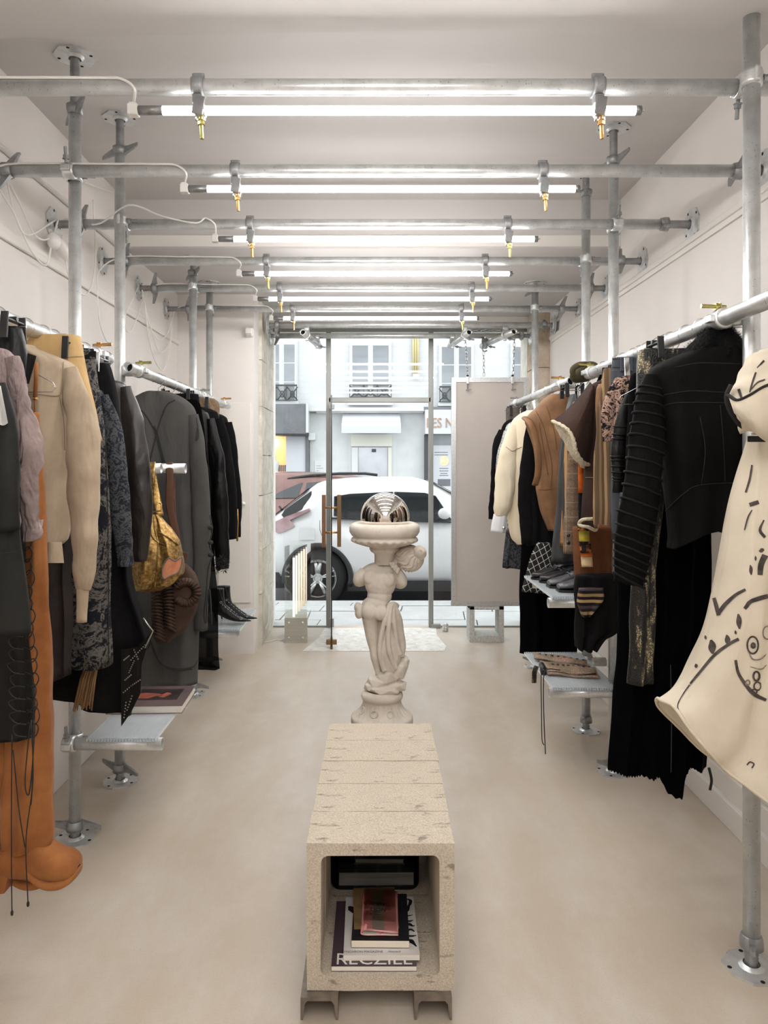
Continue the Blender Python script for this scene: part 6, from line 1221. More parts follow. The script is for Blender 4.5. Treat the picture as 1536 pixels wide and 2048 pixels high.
# ================================================================== right rail, near to far
def hemd(xn, yn): return -.222*(1-abs(xn)**1.7)
g = garment('painted_dress', 'cream cotton dress with black brush drawings at the right edge', 'dress', 'R', 1.9, [(872, 1500, 1612, .04), (885, 1497, 1615, .045), (950, 1484, 1630, .07), (1050, 1464, 1650, .09), (1150, 1445, 1670, .11), (1250, 1420, 1690, .12), (1330, 1390, 1705, .13), (1362, 1374, 1715, .135), (1382, 1356, 1720, .135), (1394, 1338, 1722, .135), (1402, 1322, 1725, .13)], CREAMC, fold=(4, .024), wr=(4, .010), hemf=hemd, hang=None, seed=3.4)
hanger('R', 1.9, 'cream painted dress', 'wire', sx=.45)
t = g['thing']; dressb = g['body']; bvd = [bvh_of(dressb)]
MB().tube(g['rings'][-1], .005, 6, closed=True).build('hem_piping', CREAMC, t)
BRUSH = pm('black_brush_paint', C(46, 40, 38), C(84, 74, 68), .9, scale=60); BRUSHG = pm('grey_brush_paint', C(104, 92, 84), C(150, 136, 122), .9, scale=80); PAINTD = pm('black_paint', C(32, 29, 28), rough=.9)
# bodice, hood-like puffed sleeve and bands
rows = [(868, 1500, 1612, .045), (850, 1500, 1612, .055), (800, 1490, 1618, .06), (740, 1496, 1612, .055), (700, 1525, 1585, .04)]
loft([(Z(a, 1.9), X(b, 1.9), X(c_, 1.9), d) for a, b, c_, d in reversed(rows)], 1.9, fold=(4, .01), seed=1.3).build('bodice', CREAMC, t)
sl = sleeve_mesh([(X(a, 1.86), 1.84+dy, Z(b, 1.86), r*1.86/F) for a, b, dy, r in ((1545, 705, .03, 14), (1520, 735, 0, 34), (1500, 775, -.02, 42), (1492, 815, -.03, 42), (1500, 848, -.03, 34))], .8, n=32, wr=(9, .016), seed=5.0, crease=.05)
slo = sl.build('puff_sleeve', CREAMC, t); bvs = [bvh_of(slo)]
rows = []                                                                     # turned-back flared cuff
for u in np.linspace(0, 1, 24):
    a = crom([(1458, 795), (1466, 822), (1490, 848), (1518, 866), (1548, 882)], 6)[int(u*23.99*24/23.99/24*24)] if False else None
edge0 = crom([(1456, 790, 1.80), (1475, 800, 1.77), (1500, 790, 1.75), (1525, 775, 1.75), (1552, 765, 1.76)], 6); edge1 = crom([(1468, 826, 1.80), (1488, 846, 1.77), (1510, 866, 1.75), (1530, 882, 1.75), (1556, 890, 1.76)], 6)
MB().grid([[P(*p) for p in edge0], [P(*((p*.5+q*.5)-np.array([0, 0, .02]))) for p, q in zip(edge0, edge1)], [P(*q) for q in edge1], [P(*(q+np.array([4, 2, .03]))) for q in edge1]], True).build('flared_cuff', CREAMC, t)
MB().tube([P(*p) for p in edge0], .007, 6, flat=.5).build('black_binding', PAINTD, t)
MB().tube([P(*tuple(q)) for q in crom([(1462, 770, 1.82), (1453, 792, 1.82), (1458, 818, 1.82), (1475, 845, 1.82), (1492, 858, 1.82)], 6)], .006, 6).build('black_binding', PAINTD, t)
MB().box(X(1494, 1.84), X(1530, 1.84), 1.835, 1.84, Z(884, 1.84), Z(872, 1.84), .002).build('waist_band', PAINTD, t)
for pts in ([(1478, 778, 3), (1484, 796, 2)], [(1512, 745, 2), (1504, 770, 2), (1500, 785, 1.2)], [(1530, 760, 1.5), (1515, 766, 1.5), (1502, 780, 1)], [(1528, 722, 2), (1514, 736, 1)]): stroke(bvs, pts, BRUSH, slo)
for pts in ([(1429, 1196, 3.5), (1434, 1214, 4), (1438, 1231, 4)], [(1438, 1226, 4), (1452, 1208, 4), (1472, 1190, 3), (1492, 1179, 2.5)], [(1381, 1368, 2), (1400, 1345, 2.5), (1430, 1310, 3), (1460, 1288, 3), (1478, 1278, 3)], [(1358, 1424, 1), (1356, 1410, 1), (1366, 1390, 1), (1380, 1370, 1.5)], [(1490, 1218, 3), (1500, 1204, 4), (1515, 1198, 4.5), (1535, 1192, 4.5)], [(1471, 1320, 2.5), (1476, 1345, 3), (1490, 1368, 3.5), (1508, 1388, 4), (1532, 1400, 3)], [(1500, 1010, 4), (1517, 1004, 4)], [(1530, 1110, 6), (1522, 1130, 6), (1520, 1150, 5)], [(1528, 1040, 1.5), (1520, 1060, 3), (1530, 1075, 3)], [(1492, 985, 2), (1500, 960, 2), (1505, 930, 1.5)], [(1490, 1060, 1.2), (1497, 1035, 1.5), (1505, 1020, 1)]): stroke(bvd, pts, BRUSH, t)
def ellipse(cx_, cy_, a, b, w_, mat=BRUSH, rot=0.0):
    pts = [(cx_+a*math.cos(q)*math.cos(rot)-b*math.sin(q)*math.sin(rot), cy_+a*math.cos(q)*math.sin(rot)+b*math.sin(q)*math.cos(rot), w_) for q in np.linspace(0, 2*PI, 15)]; stroke(bvd, pts, mat, t, k=3)
for cx_, cy_, a, b in ((1425, 1294, 7, 14), (1456, 1280, 5, 10), (1479, 1243, 5, 15), (1472, 1265, 2, 4), (1412, 1275, 2, 4), (1393, 1332, 3, 4), (1502, 1140, 3, 10), (1511, 1117, 2, 5), (1523, 1101, 5, 4)): stroke(bvd, [(cx_-a*.3, cy_-b, a*.3), (cx_, cy_-b*.3, a), (cx_, cy_+b*.3, a), (cx_+a*.2, cy_+b, a*.3)], BRUSH, t)
ellipse(1505, 1290, 11, 17, 1.8); ellipse(1506, 1291, 3, 4, 2.5); ellipse(1534, 1265, 9, 13, 1.2, BRUSHG); stroke(bvd, [(1498, 1305, 1), (1505, 1318, 1.5), (1520, 1318, 1.2), (1532, 1308, 1)], BRUSHG, t); stroke(bvd, [(1500, 1333, 1), (1520, 1338, 1), (1533, 1330, 1)], BRUSHG, t); ellipse(1512, 1352, 6, 9, 1.8); ellipse(1514, 1372, 7, 8, 1.5); ellipse(1495, 1365, 4, 5, 1.5, BRUSHG); ellipse(1508, 1382, 5, 4, 1.5); stroke(bvd, [(1494, 1530, 1.5), (1500, 1524, 1.5), (1508, 1528, 1.5), (1504, 1536, 1.5)], BRUSH, t)
# black ribbed jacket
g = garment('ribbed_jacket', 'black leather jacket with corded ribbed sleeve and fur collar', 'jacket', 'R', 2.26, [(704, 1372, 1484), (712, 1350, 1506), (728, 1315, 1540), (745, 1300, 1556), (800, 1306, 1552), (900, 1322, 1540), (1000, 1334, 1528), (1045, 1336, 1524), (1075, 1336, 1526), (1096, 1332, 1530)], BJACK, hd=.085, fold=(3, .008), wr=(4, .008), hemf=lambda x, y: .055*(1-abs(x)**1.5), sleeve=[(1306, 752, -.02, 16), (1300, 800, -.03, 29), (1295, 870, -.04, 34), (1285, 960, -.05, 36), (1272, 1050, -.05, 36), (1264, 1115, -.04, 34), (1259, 1166, -.04, 30)], what='black ribbed-sleeve jacket', seed=2.0)
t = g['thing']; path = g['sleeve']; RIBM = fab('black_rib_cord', C(10, 9, 9), C(16, 15, 15), .7, 8)
nR = len(path)
for k in range(19):
    u = .10+.88*k/18; j = u*(nR-1); j0 = int(j); f_ = j-j0; ring = [a.lerp(b, f_) for a, b in zip(path[j0], path[min(j0+1, nR-1)])]; c_ = sum(ring, Vector())/len(ring)
    MB().tube([c_+(p-c_)*1.02+Vector((0, 0, -.02*(p.x-c_.x)/.05*u)) for p in ring], .0042, 6, closed=True).build('sleeve_rib', RIBM, t)
bv = [bvh_of(g['body'])]; SEAMK = pm('black_seam', C(15, 14, 14), rough=.7)
for pts in ([(1328, 790, 0), (1380, 782, 0), (1430, 784, 0), (1482, 786, 0)], [(1326, 812, 0), (1350, 806, 0), (1400, 805, 0), (1482, 806, 0)], [(1332, 700+322, 0), (1370, 985, 0), (1400, 970, 0), (1482, 965, 0)], [(1440, 810, 0), (1446, 880, 0), (1450, 965, 0)], [(1400, 835, 0), (1410, 900, 0), (1402, 970, 0)], [(1350, 735, 0), (1400, 726, 0), (1482, 728, 0)]): cord(bv, pts, .0014, SEAMK, t, 'seam', .0015)
rows = [(660, 1412, 1452, .03), (674, 1394, 1468, .045), (696, 1374, 1488, .055), (716, 1362, 1502, .06), (724, 1360, 1504, .05)]
m = loft([(Z(a, 2.26), X(b, 2.26), X(c_, 2.26), d) for a, b, c_, d in rows], 2.24, n=48, fold=(3, .01), wr=(14, .006), seed=6); 
fur = m.build('fur_collar', FUR, t)
hm = MB(); random.seed(21)                                                     # pile of the collar
for ring in m.rings[1:]:
    for p in ring:
        for q in range(3):
            c_ = Vector((RRX, 2.24, p.z-.02)); d_ = (p-c_).normalized()+Vector((random.uniform(-.5, .5), random.uniform(-.5, .5), random.uniform(-.1, .8))); a = p+Vector((random.uniform(-.004, .004), 0, random.uniform(-.006, .006))); b = a+d_.normalized()*random.uniform(.006, .014); s_ = Vector((.0008, .0005, 0)); hm.add([a-s_, a+s_, b], [(0, 1, 2)])
hp = hm.build('fur_pile', FUR, t, fix=False); hp['kind'] = 'stuff'
# sequinned trousers and long velvet dress behind
g = garment('sequin_trousers', 'black trousers with gold sequins, one leg showing below the ribbed jacket', 'trousers', 'R', 2.44, [(700, 1276, 1404), (745, 1272, 1404), (850, 1268, 1370), (1000, 1266, 1325), (1100, 1264, 1314), (1200, 1260, 1306), (1290, 1257, 1306), (1368, 1254, 1306)], SEQUIN, hd=.035, fold=(2, .006), hang='clip', what='gold sequinned trousers', cw=.11, e=.6)
def lobes(xn, yn): return -.008*math.sin(xn*7+.6)-.058*math.exp(-((xn-.22)/.26)**4)*(1 if yn < 0 else .2)+.03*max(0, xn)
g = garment('velvet_dress', 'long black velvet dress with pinked zigzag hem on the right rail', 'dress', 'R', 2.57, [(738, 1300, 1400), (760, 1282, 1410), (900, 1262, 1420), (1100, 1242, 1420), (1250, 1240, 1416), (1400, 1232, 1412), (1500, 1226, 1410), (1540, 1224, 1408)], VELVET, hd=.07, fold=(6, .018), hemf=lobes, zig=.004, nseg=180, what='long velvet dress')
lace([(1418, 1536, 2.5), (1423, 1560, 2.5), (1420, 1580, 2.5)], .005, CORD, g['thing'], 'ribbon_tie'); lace([(1341, 1330, 2.45), (1343, 1430, 2.45), (1342, 1545, 2.45)], .002, CORD, g['thing'], 'ribbon_tie')
garment('velvet_blazer', 'black velvet blazer edge between ribbed jacket and grey jeans', 'blazer', 'R', 2.68, [(735, 1300, None), (742, 1275, None), (760, 1262, None), (850, 1258, None), (1000, 1248, None), (1120, 1240, None)], VELVET, hd=.06, fold=(3, .01), what='black velvet blazer')
g = garment('padded_jacket', 'black moto jacket with padded leather sleeve on the right rail', 'jacket', 'R', 2.79, [(768, 1290, None), (778, 1262, None), (800, 1250, None), (900, 1246, None), (1000, 1244, None), (1060, 1244, None)], BLEATH, hd=.06, sleeve=[(1258, 792, -.02, 8), (1248, 840, -.03, 13), (1241, 900, -.03, 14), (1238, 950, -.03, 13), (1236, 985, -.02, 12)], what='padded moto jacket')
t = g['thing']; path = g['sleeve']
for k in range(9):
    ring = path[int((.32+.055*k+(.08 if k > 2 else 0))*(len(path)-1))]; c_ = sum(ring, Vector())/len(ring); MB().tube([c_+(p-c_)*1.01 for p in ring], .0045, 6, closed=True).build('padding_rib', BLEATH, t)
garment('lace_skirt', 'dark lace trousers with torn edge under the ribbed sleeve', 'trousers', 'R', 2.72, [(985, 1240, 1300), (1040, 1234, 1300), (1100, 1232, 1300), (1165, 1234, 1300)], DENIMJ, hd=.03, hang=None)
g = garment('floral_blouse', 'blush and black floral blouse on the right rail', 'blouse', 'R', 2.86, [(755, 1232, None), (768, 1222, None), (800, 1216, None), (830, 1214, None), (880, 1212, None)], FLORAL, hd=.05, fold=(4, .012), sleeve=[(1228, 775, -.02, 9), (1219, 810, -.03, 14), (1216, 850, -.03, 15), (1218, 884, -.02, 14)], what='floral blouse')
g = garment('grey_jeans', 'grey-blue jeans with belt loops clipped to the right rail', 'jeans', 'R', 2.93, [(716, 1226, None), (740, 1224, None), (760, 1222, None), (900, 1222, None), (1080, 1224, None)], DENIMG, hd=.04, fold=(2, .006), hang='clip', what='grey-blue jeans', cw=.05, metal=True)
t = g['thing']; bv = [bvh_of(g['body'])]
for px in (1244, 1262): MB().box(X(px-3, 2.88), X(px+3, 2.88), 2.875, 2.885, Z(742, 2.88), Z(716, 2.88), .002).build('belt_loop', DENIMG, t)
cord(bv, [(1226, 734, 0), (1245, 735, 0), (1268, 737, 0)], .0015, SEAMG, t, 'waist_seam'); cord(bv, [(1226, 718, 0), (1245, 718, 0), (1268, 720, 0)], .0015, SEAMG, t, 'waist_seam')
g = garment('striped_trousers', 'brown striped twill trousers folded on the right rail', 'trousers', 'R', 3.06, [(738, 1206, 1290), (760, 1202, 1290), (810, 1196, 1286), (816, 1192, 1286), (900, 1190, 1284), (1000, 1193, 1284), (1060, 1196, 1284)], STRIPET, hd=.05, fold=(4, .016), hang='clip', what='brown striped trousers', cw=.04)
MB().tube([P(a, b, 3.0) for a, b in ((1197, 1052), (1215, 1056), (1230, 1058))], .016, 8, flat=.6).build('turn_up', RUST, g['thing'])
garment('brown_cord_trousers', 'plain rust trousers waistband behind the striped trousers', 'trousers', 'R', 3.14, [(768, 1198, None), (800, 1194, None), (1000, 1194, None), (1050, 1196, None)], VESTL, hd=.04, hang='clip', what='rust trousers', cw=.04)
# shearling coat with flared sleeve
g = garment('shearling_coat', 'dark brown shearling coat with flared fleece-lined sleeve', 'coat', 'R', 3.32, [(762, 1196, None), (770, 1185, None), (800, 1170, None), (880, 1166, None), (950, 1166, None), (1054, 1158, None)], BROWNS, hd=.07, fold=(2, .008), what='brown shearling coat')
t = g['thing']
fl = []; fe = crom([(1104, 842, 3.30), (1122, 850, 3.22), (1138, 862, 3.18), (1148, 882, 3.17), (1152, 902, 3.18), (1164, 922, 3.20), (1178, 930, 3.26)], 5); ft = crom([(1180, 764, 3.32), (1184, 768, 3.28), (1186, 775, 3.25), (1188, 790, 3.25), (1188, 810, 3.25), (1188, 830, 3.26), (1190, 850, 3.3)], 5)
MB().grid([[P(*(a*(1-u)+b*u-np.array([0, -8*math.sin(PI*u)*(1 if i < 12 else .3), .03*math.sin(PI*u)]))) for i, (a, b) in enumerate(zip(ft, fe))] for u in np.linspace(0, 1, 10)], True).build('flared_sleeve', BROWNS, t)
MB().tube([P(*p) for p in fe], [.006+.004*math.sin(i*1.9)**2 for i in range(len(fe))], 8).build('fleece_edge', FLEECE, t)
lin_ = crom([(1108, 846, 3.34), (1118, 870, 3.32), (1132, 892, 3.30), (1142, 912, 3.30), (1155, 926, 3.30), (1166, 936, 3.30), (1178, 932, 3.30)], 5)
rows = [[P(*(a*(1-u)+b*u)) for a, b in zip(fe, lin_)] for u in np.linspace(0, 1, 6)]
MB().grid([[p+noise.noise_vector(p*60)*.006 for p in r] for r in rows], True).build('fleece_lining', FLEECE, t)
cu = crom([(1158, 1048, 3.25), (1164, 1040, 3.22), (1178, 1038, 3.21), (1192, 1040, 3.24), (1192, 1060, 3.25), (1176, 1054, 3.22), (1164, 1052, 3.22)], 4, True)
MB().tube([P(*p) for p in cu], .008, 8, closed=True).build('fleece_cuff', FLEECE, t)
cord([bvh_of(g['body'])], [(1172, 955, 0), (1182, 955, 0), (1190, 956, 0)], .0015, SEAMB, t, 'seam')
# felt hat hung on the rail
t = thing('felt_hat', P(1168, 770, 3.6), 'olive felt beret slung over the right rail', 'hat')
m = MB().ball(P(1170, 745, 3.62), (.075, .06, .045), 24, 14, Matrix.Rotation(-.45, 3, 'Y')); m.v = [tuple(Vector(v)+noise.noise_vector(Vector(v)*12)*.008) for v in m.v]; m.build('crown', OLIVE, t)
MB().tube([P(*p) for p in crom([(1146, 752, 3.56), (1146, 738, 3.54), (1160, 729, 3.53), (1180, 730, 3.54), (1196, 738, 3.56)], 5)], .014, 8).build('rolled_brim', OLIVE, t)
# patchwork scarf with orange and yellow patches
t = thing('patchwork_scarf', P(1172, 1136, 3.42), 'patchwork scarf with orange, yellow and cream panels by the shearling coat', 'scarf')
PO = fab('orange_print', C(196, 96, 30), C(150, 62, 24), .8, 24); PY = fab('yellow_patch', C(196, 172, 58), C(150, 140, 60), .8, 20); PB = fab('cream_patch', C(206, 178, 134), C(214, 188, 146), .8, 6); PK = fab('black_orange_print', C(30, 26, 24), C(170, 100, 48), .8, 40, ramp=(.5, .6))
def patch(y0, y1, x0, x1, mat, nm, dx=0):
    MB().grid([[P(x0+(x1-x0)*u+dx*v, y0+(y1-y0)*v, 3.40-.012*math.sin(PI*u)+.004*math.sin(v*5)) for u in np.linspace(0, 1, 6)] for v in np.linspace(0, 1, 6)], True).build(nm, mat, t).modifiers.new('thickness', 'SOLIDIFY').thickness = .004
patch(915, 986, 1156, 1172, PO, 'orange_panel'); patch(986, 1050, 1157, 1176, BLACK, 'black_panel'); patch(1050, 1062, 1156, 1176, PK, 'print_panel'); patch(1062, 1083, 1158, 1177, PY, 'yellow_panel', 1); patch(1083, 1106, 1159, 1180, PK, 'print_panel', 2); patch(1106, 1134, 1161, 1184, PB, 'cream_panel', 2); patch(1106, 1113, 1161, 1184, PO, 'orange_edge', 1)
MB().tube([P(1164, 916, 3.4), P(1164, 850, 3.42), P(1180, 800, 3.45), P(1205, 745, 3.48)], .008, 8).build('scarf_top', BLACK, t)
garment('rust_skirt', 'rust and black suede skirt behind the scarf end', 'skirt', 'R', 3.5, [(1055, 1146, None), (1100, 1146, None), (1175, 1146, None)], RUST, hd=.05, fold=(2, .006), hang=None)
g = garment('tweed_jacket', 'brown plaid tweed jacket with buttoned cuff on the right rail', 'jacket', 'R', 3.62, [(790, 1172, None), (800, 1160, None), (830, 1152, None), (950, 1146, None), (1060, 1146, None), (1105, 1146, None)], TWEED, hd=.06, sleeve=[(1156, 838, -.02, 8), (1150, 900, -.03, 13), (1146, 980, -.03, 15), (1142, 1050, -.03, 15), (1144, 1106, -.02, 15)], what='plaid tweed jacket')
for py in (1071, 1086): MB().lathe([(.0001, -.003), (.007, -.003), (.009, 0), (.009, .003)], P(1137, py, 3.525), 12, Matrix.Rotation(-PI/2, 3, 'X')).build('button', BLACKP, g['thing'])
garment('striped_knit', 'ochre striped knit hanging beside the tweed jacket', 'knitwear', 'R', 3.74, [(800, 1150, None), (830, 1138, None), (900, 1131, None), (1000, 1128, None), (1090, 1122, None)], SCARF, hd=.05, what='ochre striped knit')
garment('leather_trousers', 'slate black leather trousers beside the brown leather vest', 'trousers', 'R', 3.85, [(790, 1140, None), (850, 1128, None), (1000, 1118, None), (1130, 1106, None)], fab('slate_leather', C(44, 45, 47), C(66, 68, 70), .42, 4, .4, 60, spec=.5), hd=.045, fold=(2, .01), hang='clip', what='slate leather trousers', cw=.04)
g = garment('leather_vest', 'brown leather sleeveless vest with wide shoulders on the right rail', 'vest', 'R', 4.165, [(790, 1098, 1138), (800, 1085, 1150), (815, 1072, 1165), (838, 1052, 1188), (855, 1054, 1186), (900, 1070, 1170), (960, 1074, 1166), (985, 1074, 1166), (1020, 1080, 1160), (1062, 1098, 1150)], VESTL, hd=.07, fold=(2, .006), what='brown leather vest', wr=(6, .006))
bv = [bvh_of(g['body'])]; t = g['thing']
MB().tube([P(*p) for p in crom([(1050, 836, 4.14), (1060, 846, 4.07), (1070, 872, 4.06), (1076, 910, 4.06), (1076, 945, 4.07), (1070, 970, 4.10)], 5)], .022, 8, flat=.5).build('armhole_band', VESTL, t)
for pts in ([(1072, 822, 0), (1086, 850, 0), (1096, 890, 0), (1104, 930, 0), (1102, 975, 0)], [(1092, 810, 0), (1108, 860, 0), (1114, 900, 0)], [(1078, 980, 0), (1090, 980, 0), (1106, 978, 0)], [(1078, 846, 0), (1088, 900, 0), (1096, 950, 0)]): cord(bv, pts, .0016, RUST, t, 'seam', .002)
g = garment('black_coat', 'black wool coat between brown vest and cream jacket', 'coat', 'R', 4.36, [(830, 1076, None), (840, 1062, None), (870, 1054, None), (950, 1048, None), (1050, 1046, None), (1090, 1052, None)], BLACK, hd=.06, sleeve=[(1062, 850, -.03, 9), (1056, 920, -.04, 14), (1052, 1000, -.04, 15), (1056, 1085, -.03, 14)], what='black wool coat')
g = garment('cream_jacket', 'cream wool shirt jacket with white leather cuff on the far right rail', 'jacket', 'R', 4.72, [(822, 1052, None), (830, 1036, None), (845, 1022, None), (880, 1016, None), (960, 1012, None), (1060, 1016, None), (1086, 1030, None)], CREAMJ, hd=.07, fold=(2, .012), sleeve=[(1028, 850, -.03, 10), (1018, 900, -.05, 17), (1010, 960, -.06, 19), (1004, 1010, -.06, 18), (1002, 1032, -.05, 14)], cuff=([(1001, 1030, -.05, 14), (998, 1048, -.05, 14.5), (996, 1064, -.05, 14.5)], WHITEC), sl_crease=.02, what='cream wool jacket')
MB().lathe([(.0001, -.004), (.008, -.004), (.011, 0), (.011, .003)], P(1008, 1056, 4.60), 14, Matrix.Rotation(-PI/2, 3, 'X')).build('cuff_stud', ALU, g['thing'])
cord([bvh_of(o) for o in g['thing'].children if o.type == 'MESH'], [(1012, 894, 0), (1024, 902, 0), (1034, 898, 0), (1044, 894, 0)], .0018, SEAMB, g['thing'], 'yoke_seam')
garment('print_shirt', 'white shirt with black print beyond the cream jacket', 'shirt', 'R', 4.98, [(840, 1036, None), (846, 1018, None), (860, 1010, None), (920, 1004, None), (1000, 998, None), (1060, 1010, None)], WPATT, hd=.05, sleeve=[(1014, 862, -.02, 6), (1006, 900, -.03, 9), (1000, 940, -.03, 9), (997, 968, -.02, 8)], what='black and white print shirt')
garment('black_sweatshirt', 'black hooded sweatshirt farthest along the right rail', 'sweatshirt', 'R', 5.2, [(836, 1030, None), (843, 1012, None), (860, 1002, None), (900, 1000, None), (1000, 1000, None), (1040, 1004, None)], BLACK, hd=.06, sleeve=[(1006, 862, -.02, 9), (998, 890, -.04, 13), (993, 930, -.04, 10), (989, 980, -.04, 9), (984, 1038, -.03, 8)], what='black hooded sweatshirt')
garment('quilted_skirt', 'grey quilted skirt clipped at the far end of the right rail', 'skirt', 'R', 5.34, [(816, 1012, None), (830, 1011, None), (900, 1010, None), (1000, 1009, None)], plaid('grey_quilt', C(70, 72, 76), C(44, 46, 50), C(96, 98, 102), 30), hd=.05, hang='clip', what='grey quilted skirt', cw=.05)
# long black things below
garment('lace_underskirt', 'short dark lace skirt under the cream jacket', 'skirt', 'R', 4.86, [(1060, 1012, 1060), (1090, 1010, 1060), (1138, 1007, 1060)], DENIMJ, hd=.04, fold=(3, .01), hang=None)
garment('wide_trousers', 'wide black pleated trousers reaching near the floor on the right', 'trousers', 'R', 4.50, [(880, 1056, None), (1000, 1054, None), (1080, 1048, None), (1180, 1040, 1150), (1240, 1042, 1150), (1290, 1044, 1148), (1314, 1044, 1146)], VELVET, hd=.07, fold=(5, .018), hang=None, hemf=lambda x, y: -.02*x)
garment('grid_skirt', 'black skirt with white grid lines beside the shoe shelf', 'skirt', 'R', 4.26, [(1085, 1075, 1100), (1110, 1064, 1106), (1150, 1052, 1112), (1184, 1046, 1114)], GRIDF, hd=.035, fold=(2, .008), hang=None)
garment('black_long_skirt', 'black draped skirt hanging over the corset shelf', 'skirt', 'R', 3.4, [(1150, 1152, 1240), (1180, 1150, 1238), (1230, 1151, 1236), (1262, 1152, 1234), (1275, 1152, 1212), (1300, 1152, 1196)], BLACK, hd=.05, fold=(4, .012), hang=None)
garment('striped_tie_top', 'dark striped silk tie point hanging below the rust skirt', 'tie', 'R', 3.34, [(1176, 1158, 1206), (1200, 1156, 1206), (1215, 1160, 1196), (1232, 1166, 1178)], TIE, hd=.02, fold=(2, .004), hang=None, e=.6)
# spare hooks along the rails
for i, (sd, Y, w_) in enumerate((('L', 3.79, ''), ('R', 2.33, ''), ('R', 2.62, ''))):
    xr, zr = SIDE[sd]; M = Matrix.Translation((xr, Y, zr)) @ Matrix.Rotation(.2*(i-2), 4, 'Z'); t = thing('wire_hanger', (xr, Y, zr), ['bare wire hanger right behind the grey coat', 'bare wire hanger right behind the black ribbed jacket', 'bare wire hanger beside the velvet blazer'][i], 'hanger', 'wire hangers on the rails'); inst('hook', HOOK_ME, t, M); inst('shoulder_wire', ARM_ME, t, M)
# shoes on the upper right shelf ------------------------------------------------
def shoe(x0, y0, z0, L_, ang, label, mat, square=False, tall=.07):
    t = thing('leather_shoe', (x0, y0, z0), label, 'shoe', 'shoes on the upper right shelf'); R_ = Matrix.Rotation(ang, 3, 'Z'); rows = []
    prof = [(0, .002, .05, .024), (.10, .002, tall+.0, .034), (.3, .002, tall+.012, .036), (.45, .002, tall-.004, .038), (.6, .002, tall*.72, .044), (.78, .002, tall*.52, .046), (.92, .002, tall*.4, .04 if square else .034), (1.0, .002, tall*.28, .03 if square else .012)]
    for (u, za, zb_, hw) in [tuple(q) for q in crom(prof, 4)]:
        rows.append([Vector((x0, y0, z0))+R_ @ Vector((-u*L_, hw*sgnpow(math.cos(a), .8), (za+zb_)/2+.012+(zb_-za)/2*sgnpow(math.sin(a), .8))) for a in np.linspace(0, 2*PI, 21)[:-1]])
    m = MB().grid(rows, True, True); m.add(rows[0], [tuple(range(20))]); m.add(rows[-1], [tuple(range(20))]); m.build('upper', mat, t)
    out = [(0, .026), (.15, .036), (.35, .034), (.6, .047), (.8, .049), (.95, .04 if square else .03), (1.02, .03 if square else .008)]; pl = [(-u*L_, w_) for u, w_ in out]+[(-u*L_, -w_) for u, w_ in reversed(out)]
    MB().add([Vector((x0, y0, z0))+R_ @ Vector((a, b, z)) for z in (0, .012) for a, b in pl], [tuple(range(len(pl))), tuple(range(2*len(pl)-1, len(pl)-1, -1))]+[(i, len(pl)+i, len(pl)+(i+1) % len(pl), (i+1) % len(pl)) for i in range(len(pl))]).build('sole', BLACKP, t)
    for k in range(3):
        u = .42+.09*k; ww = .03; MB().tube([Vector((x0, y0, z0))+R_ @ Vector((-u*L_, ww*math.cos(a), tall*(1-.55*(u-.3))+.012*math.sin(a))) for a in np.linspace(0, PI, 7)], .003, 6).build('lace' if not square else 'fold', mat, t)
zsh = .83+RT+.0146; SHB = fab('polished_black_calf', C(34, 33, 34), C(50, 49, 50), .3, 6, .2, 60, spec=.6); SHG = fab('grey_creased_calf', C(66, 67, 70), C(92, 93, 96), .3, 5, .4, 40, spec=.6)
shoe(1.13, 3.95, zsh, .27, .12, 'black derby shoe farthest on the upper right shelf', SHB); shoe(1.15, 3.84, zsh, .27, .10, 'black derby shoe second from the far edge of the shelf', SHB)
shoe(1.14, 3.68, zsh, .25, .05, 'grey square-toed creased shoe in the middle of the shelf', SHG, True, .075); shoe(1.16, 3.56, zsh, .25, .02, 'grey square-toed creased shoe nearest on the shelf', SHG, True, .075)
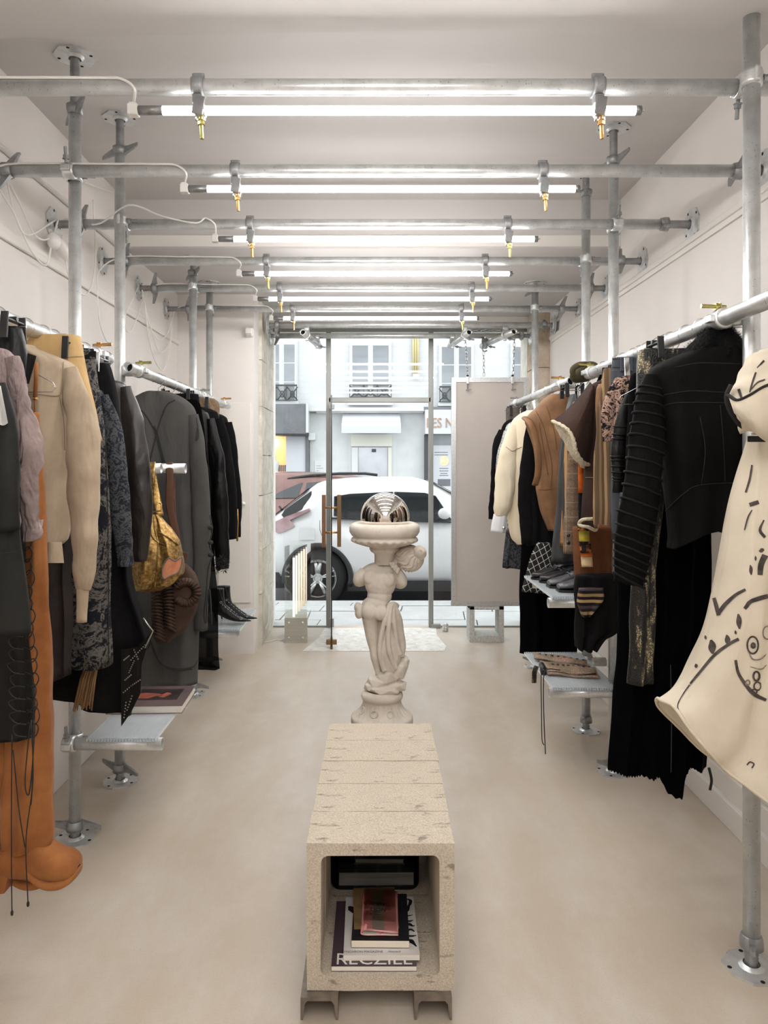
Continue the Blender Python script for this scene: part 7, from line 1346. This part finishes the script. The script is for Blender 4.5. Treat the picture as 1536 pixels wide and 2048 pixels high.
# lace-up corset on the lower right shelf ------------------------------------------
zs2 = SZ+RT+.0146; S = NT('pink_gold_snakeskin'); vn = S.node('ShaderNodeTexVoronoi'); vn.inputs['Scale'].default_value = 150; S.link(S.tc.outputs['Object'], vn.inputs['Vector']); n = S.noise(14, 5); S.base(S.mix(S.ramp(vn.outputs['Distance'], [(.2, (0, 0, 0)), (.6, (.6, .6, .6))]).outputs[0], S.ramp(n.outputs['Fac'], [(.35, C(150, 128, 104)), (.55, C(178, 156, 132)), (.68, C(214, 158, 140))]).outputs[0], C(92, 76, 62))); S.bump(vn.outputs['Distance'], .4, .002); SNAKE = S.done(.5, spec=.4)
t = thing('lace_up_gaiter', (1.0, 3.74, zs2), 'pink and taupe snakeskin lace-up gaiters lying on the lower right shelf', 'gaiter')
def slab_(p, thick, nm, mat, wob=.004):
    a, b, c_, d_ = [Vector(q) for q in p]; rows = []
    for v in np.linspace(0, 1, 6):
        rows.append([(a.lerp(b, u)).lerp(d_.lerp(c_, u), v)+Vector((0, 0, wob*math.sin(u*9+v*4)+.01*math.sin(PI*v))) for u in np.linspace(0, 1, 14)])
    o = MB().grid(rows, True).build(nm, mat, t); md = o.modifiers.new('thickness', 'SOLIDIFY'); md.thickness = thick; md.offset = 1
slab_([(.86, 3.86, zs2+.014), (1.10, 3.72, zs2+.014), (1.13, 3.82, zs2+.014), (.88, 3.98, zs2+.014)], .007, 'upper_flap', SNAKE); slab_([(.875, 3.62, zs2+.014), (1.105, 3.56, zs2+.014), (1.13, 3.68, zs2+.014), (.88, 3.82, zs2+.014)], .007, 'lower_flap', SNAKE); slab_([(.87, 3.6, zs2+.005), (1.11, 3.535, zs2+.005), (1.12, 3.75, zs2+.005), (.88, 3.8, zs2+.005)], .006, 'under_layer', SNAKE)
EY = MB().tube([(math.cos(a)*.0055, math.sin(a)*.0055, 0) for a in np.linspace(0, 2*PI, 11)[:-1]], .002, 5, closed=True).cyl((0, 0, -.001), (0, 0, .0005), .004, n=8).mesh('eyelet'); EY.materials.append(IRON)
for k in range(8):
    u = k/7; inst('eyelet', EY, t, Matrix.Translation((.90+.2*u, 3.90-.12*u, zs2+.033))); inst('eyelet', EY, t, Matrix.Translation((.92+.17*u, 3.70-.05*u, zs2+.033)))
MB().tube([Vector((.855, 3.62, zs2+.01)), Vector((.862, 3.66, zs2+.022)), Vector((.868, 3.72, zs2+.022))], .016, 10).build('toe_opening', BLACKP, t)
lace([(1092, 1330, 3.7), (1115, 1348, 3.62), (1150, 1352, 3.58), (1192, 1347, 3.56)], .004, CORD, t); lace([(1094, 1336, 3.6), (1083, 1344, 3.55), (1083, 1420, 3.54), (1084, 1478, 3.54), (1088, 1490, 3.54)], .0025, CORD, t); lace([(1120, 1340, 3.58), (1092, 1340, 3.54), (1087, 1370, 3.53), (1088, 1440, 3.53), (1091, 1508, 3.53)], .0025, CORD, t)
MB().tube([P(1073, 1332, 3.6), P(1069, 1345, 3.6), P(1068, 1366, 3.6)], .012, 6, flat=.2).build('hang_tag', SEQUIN, t)
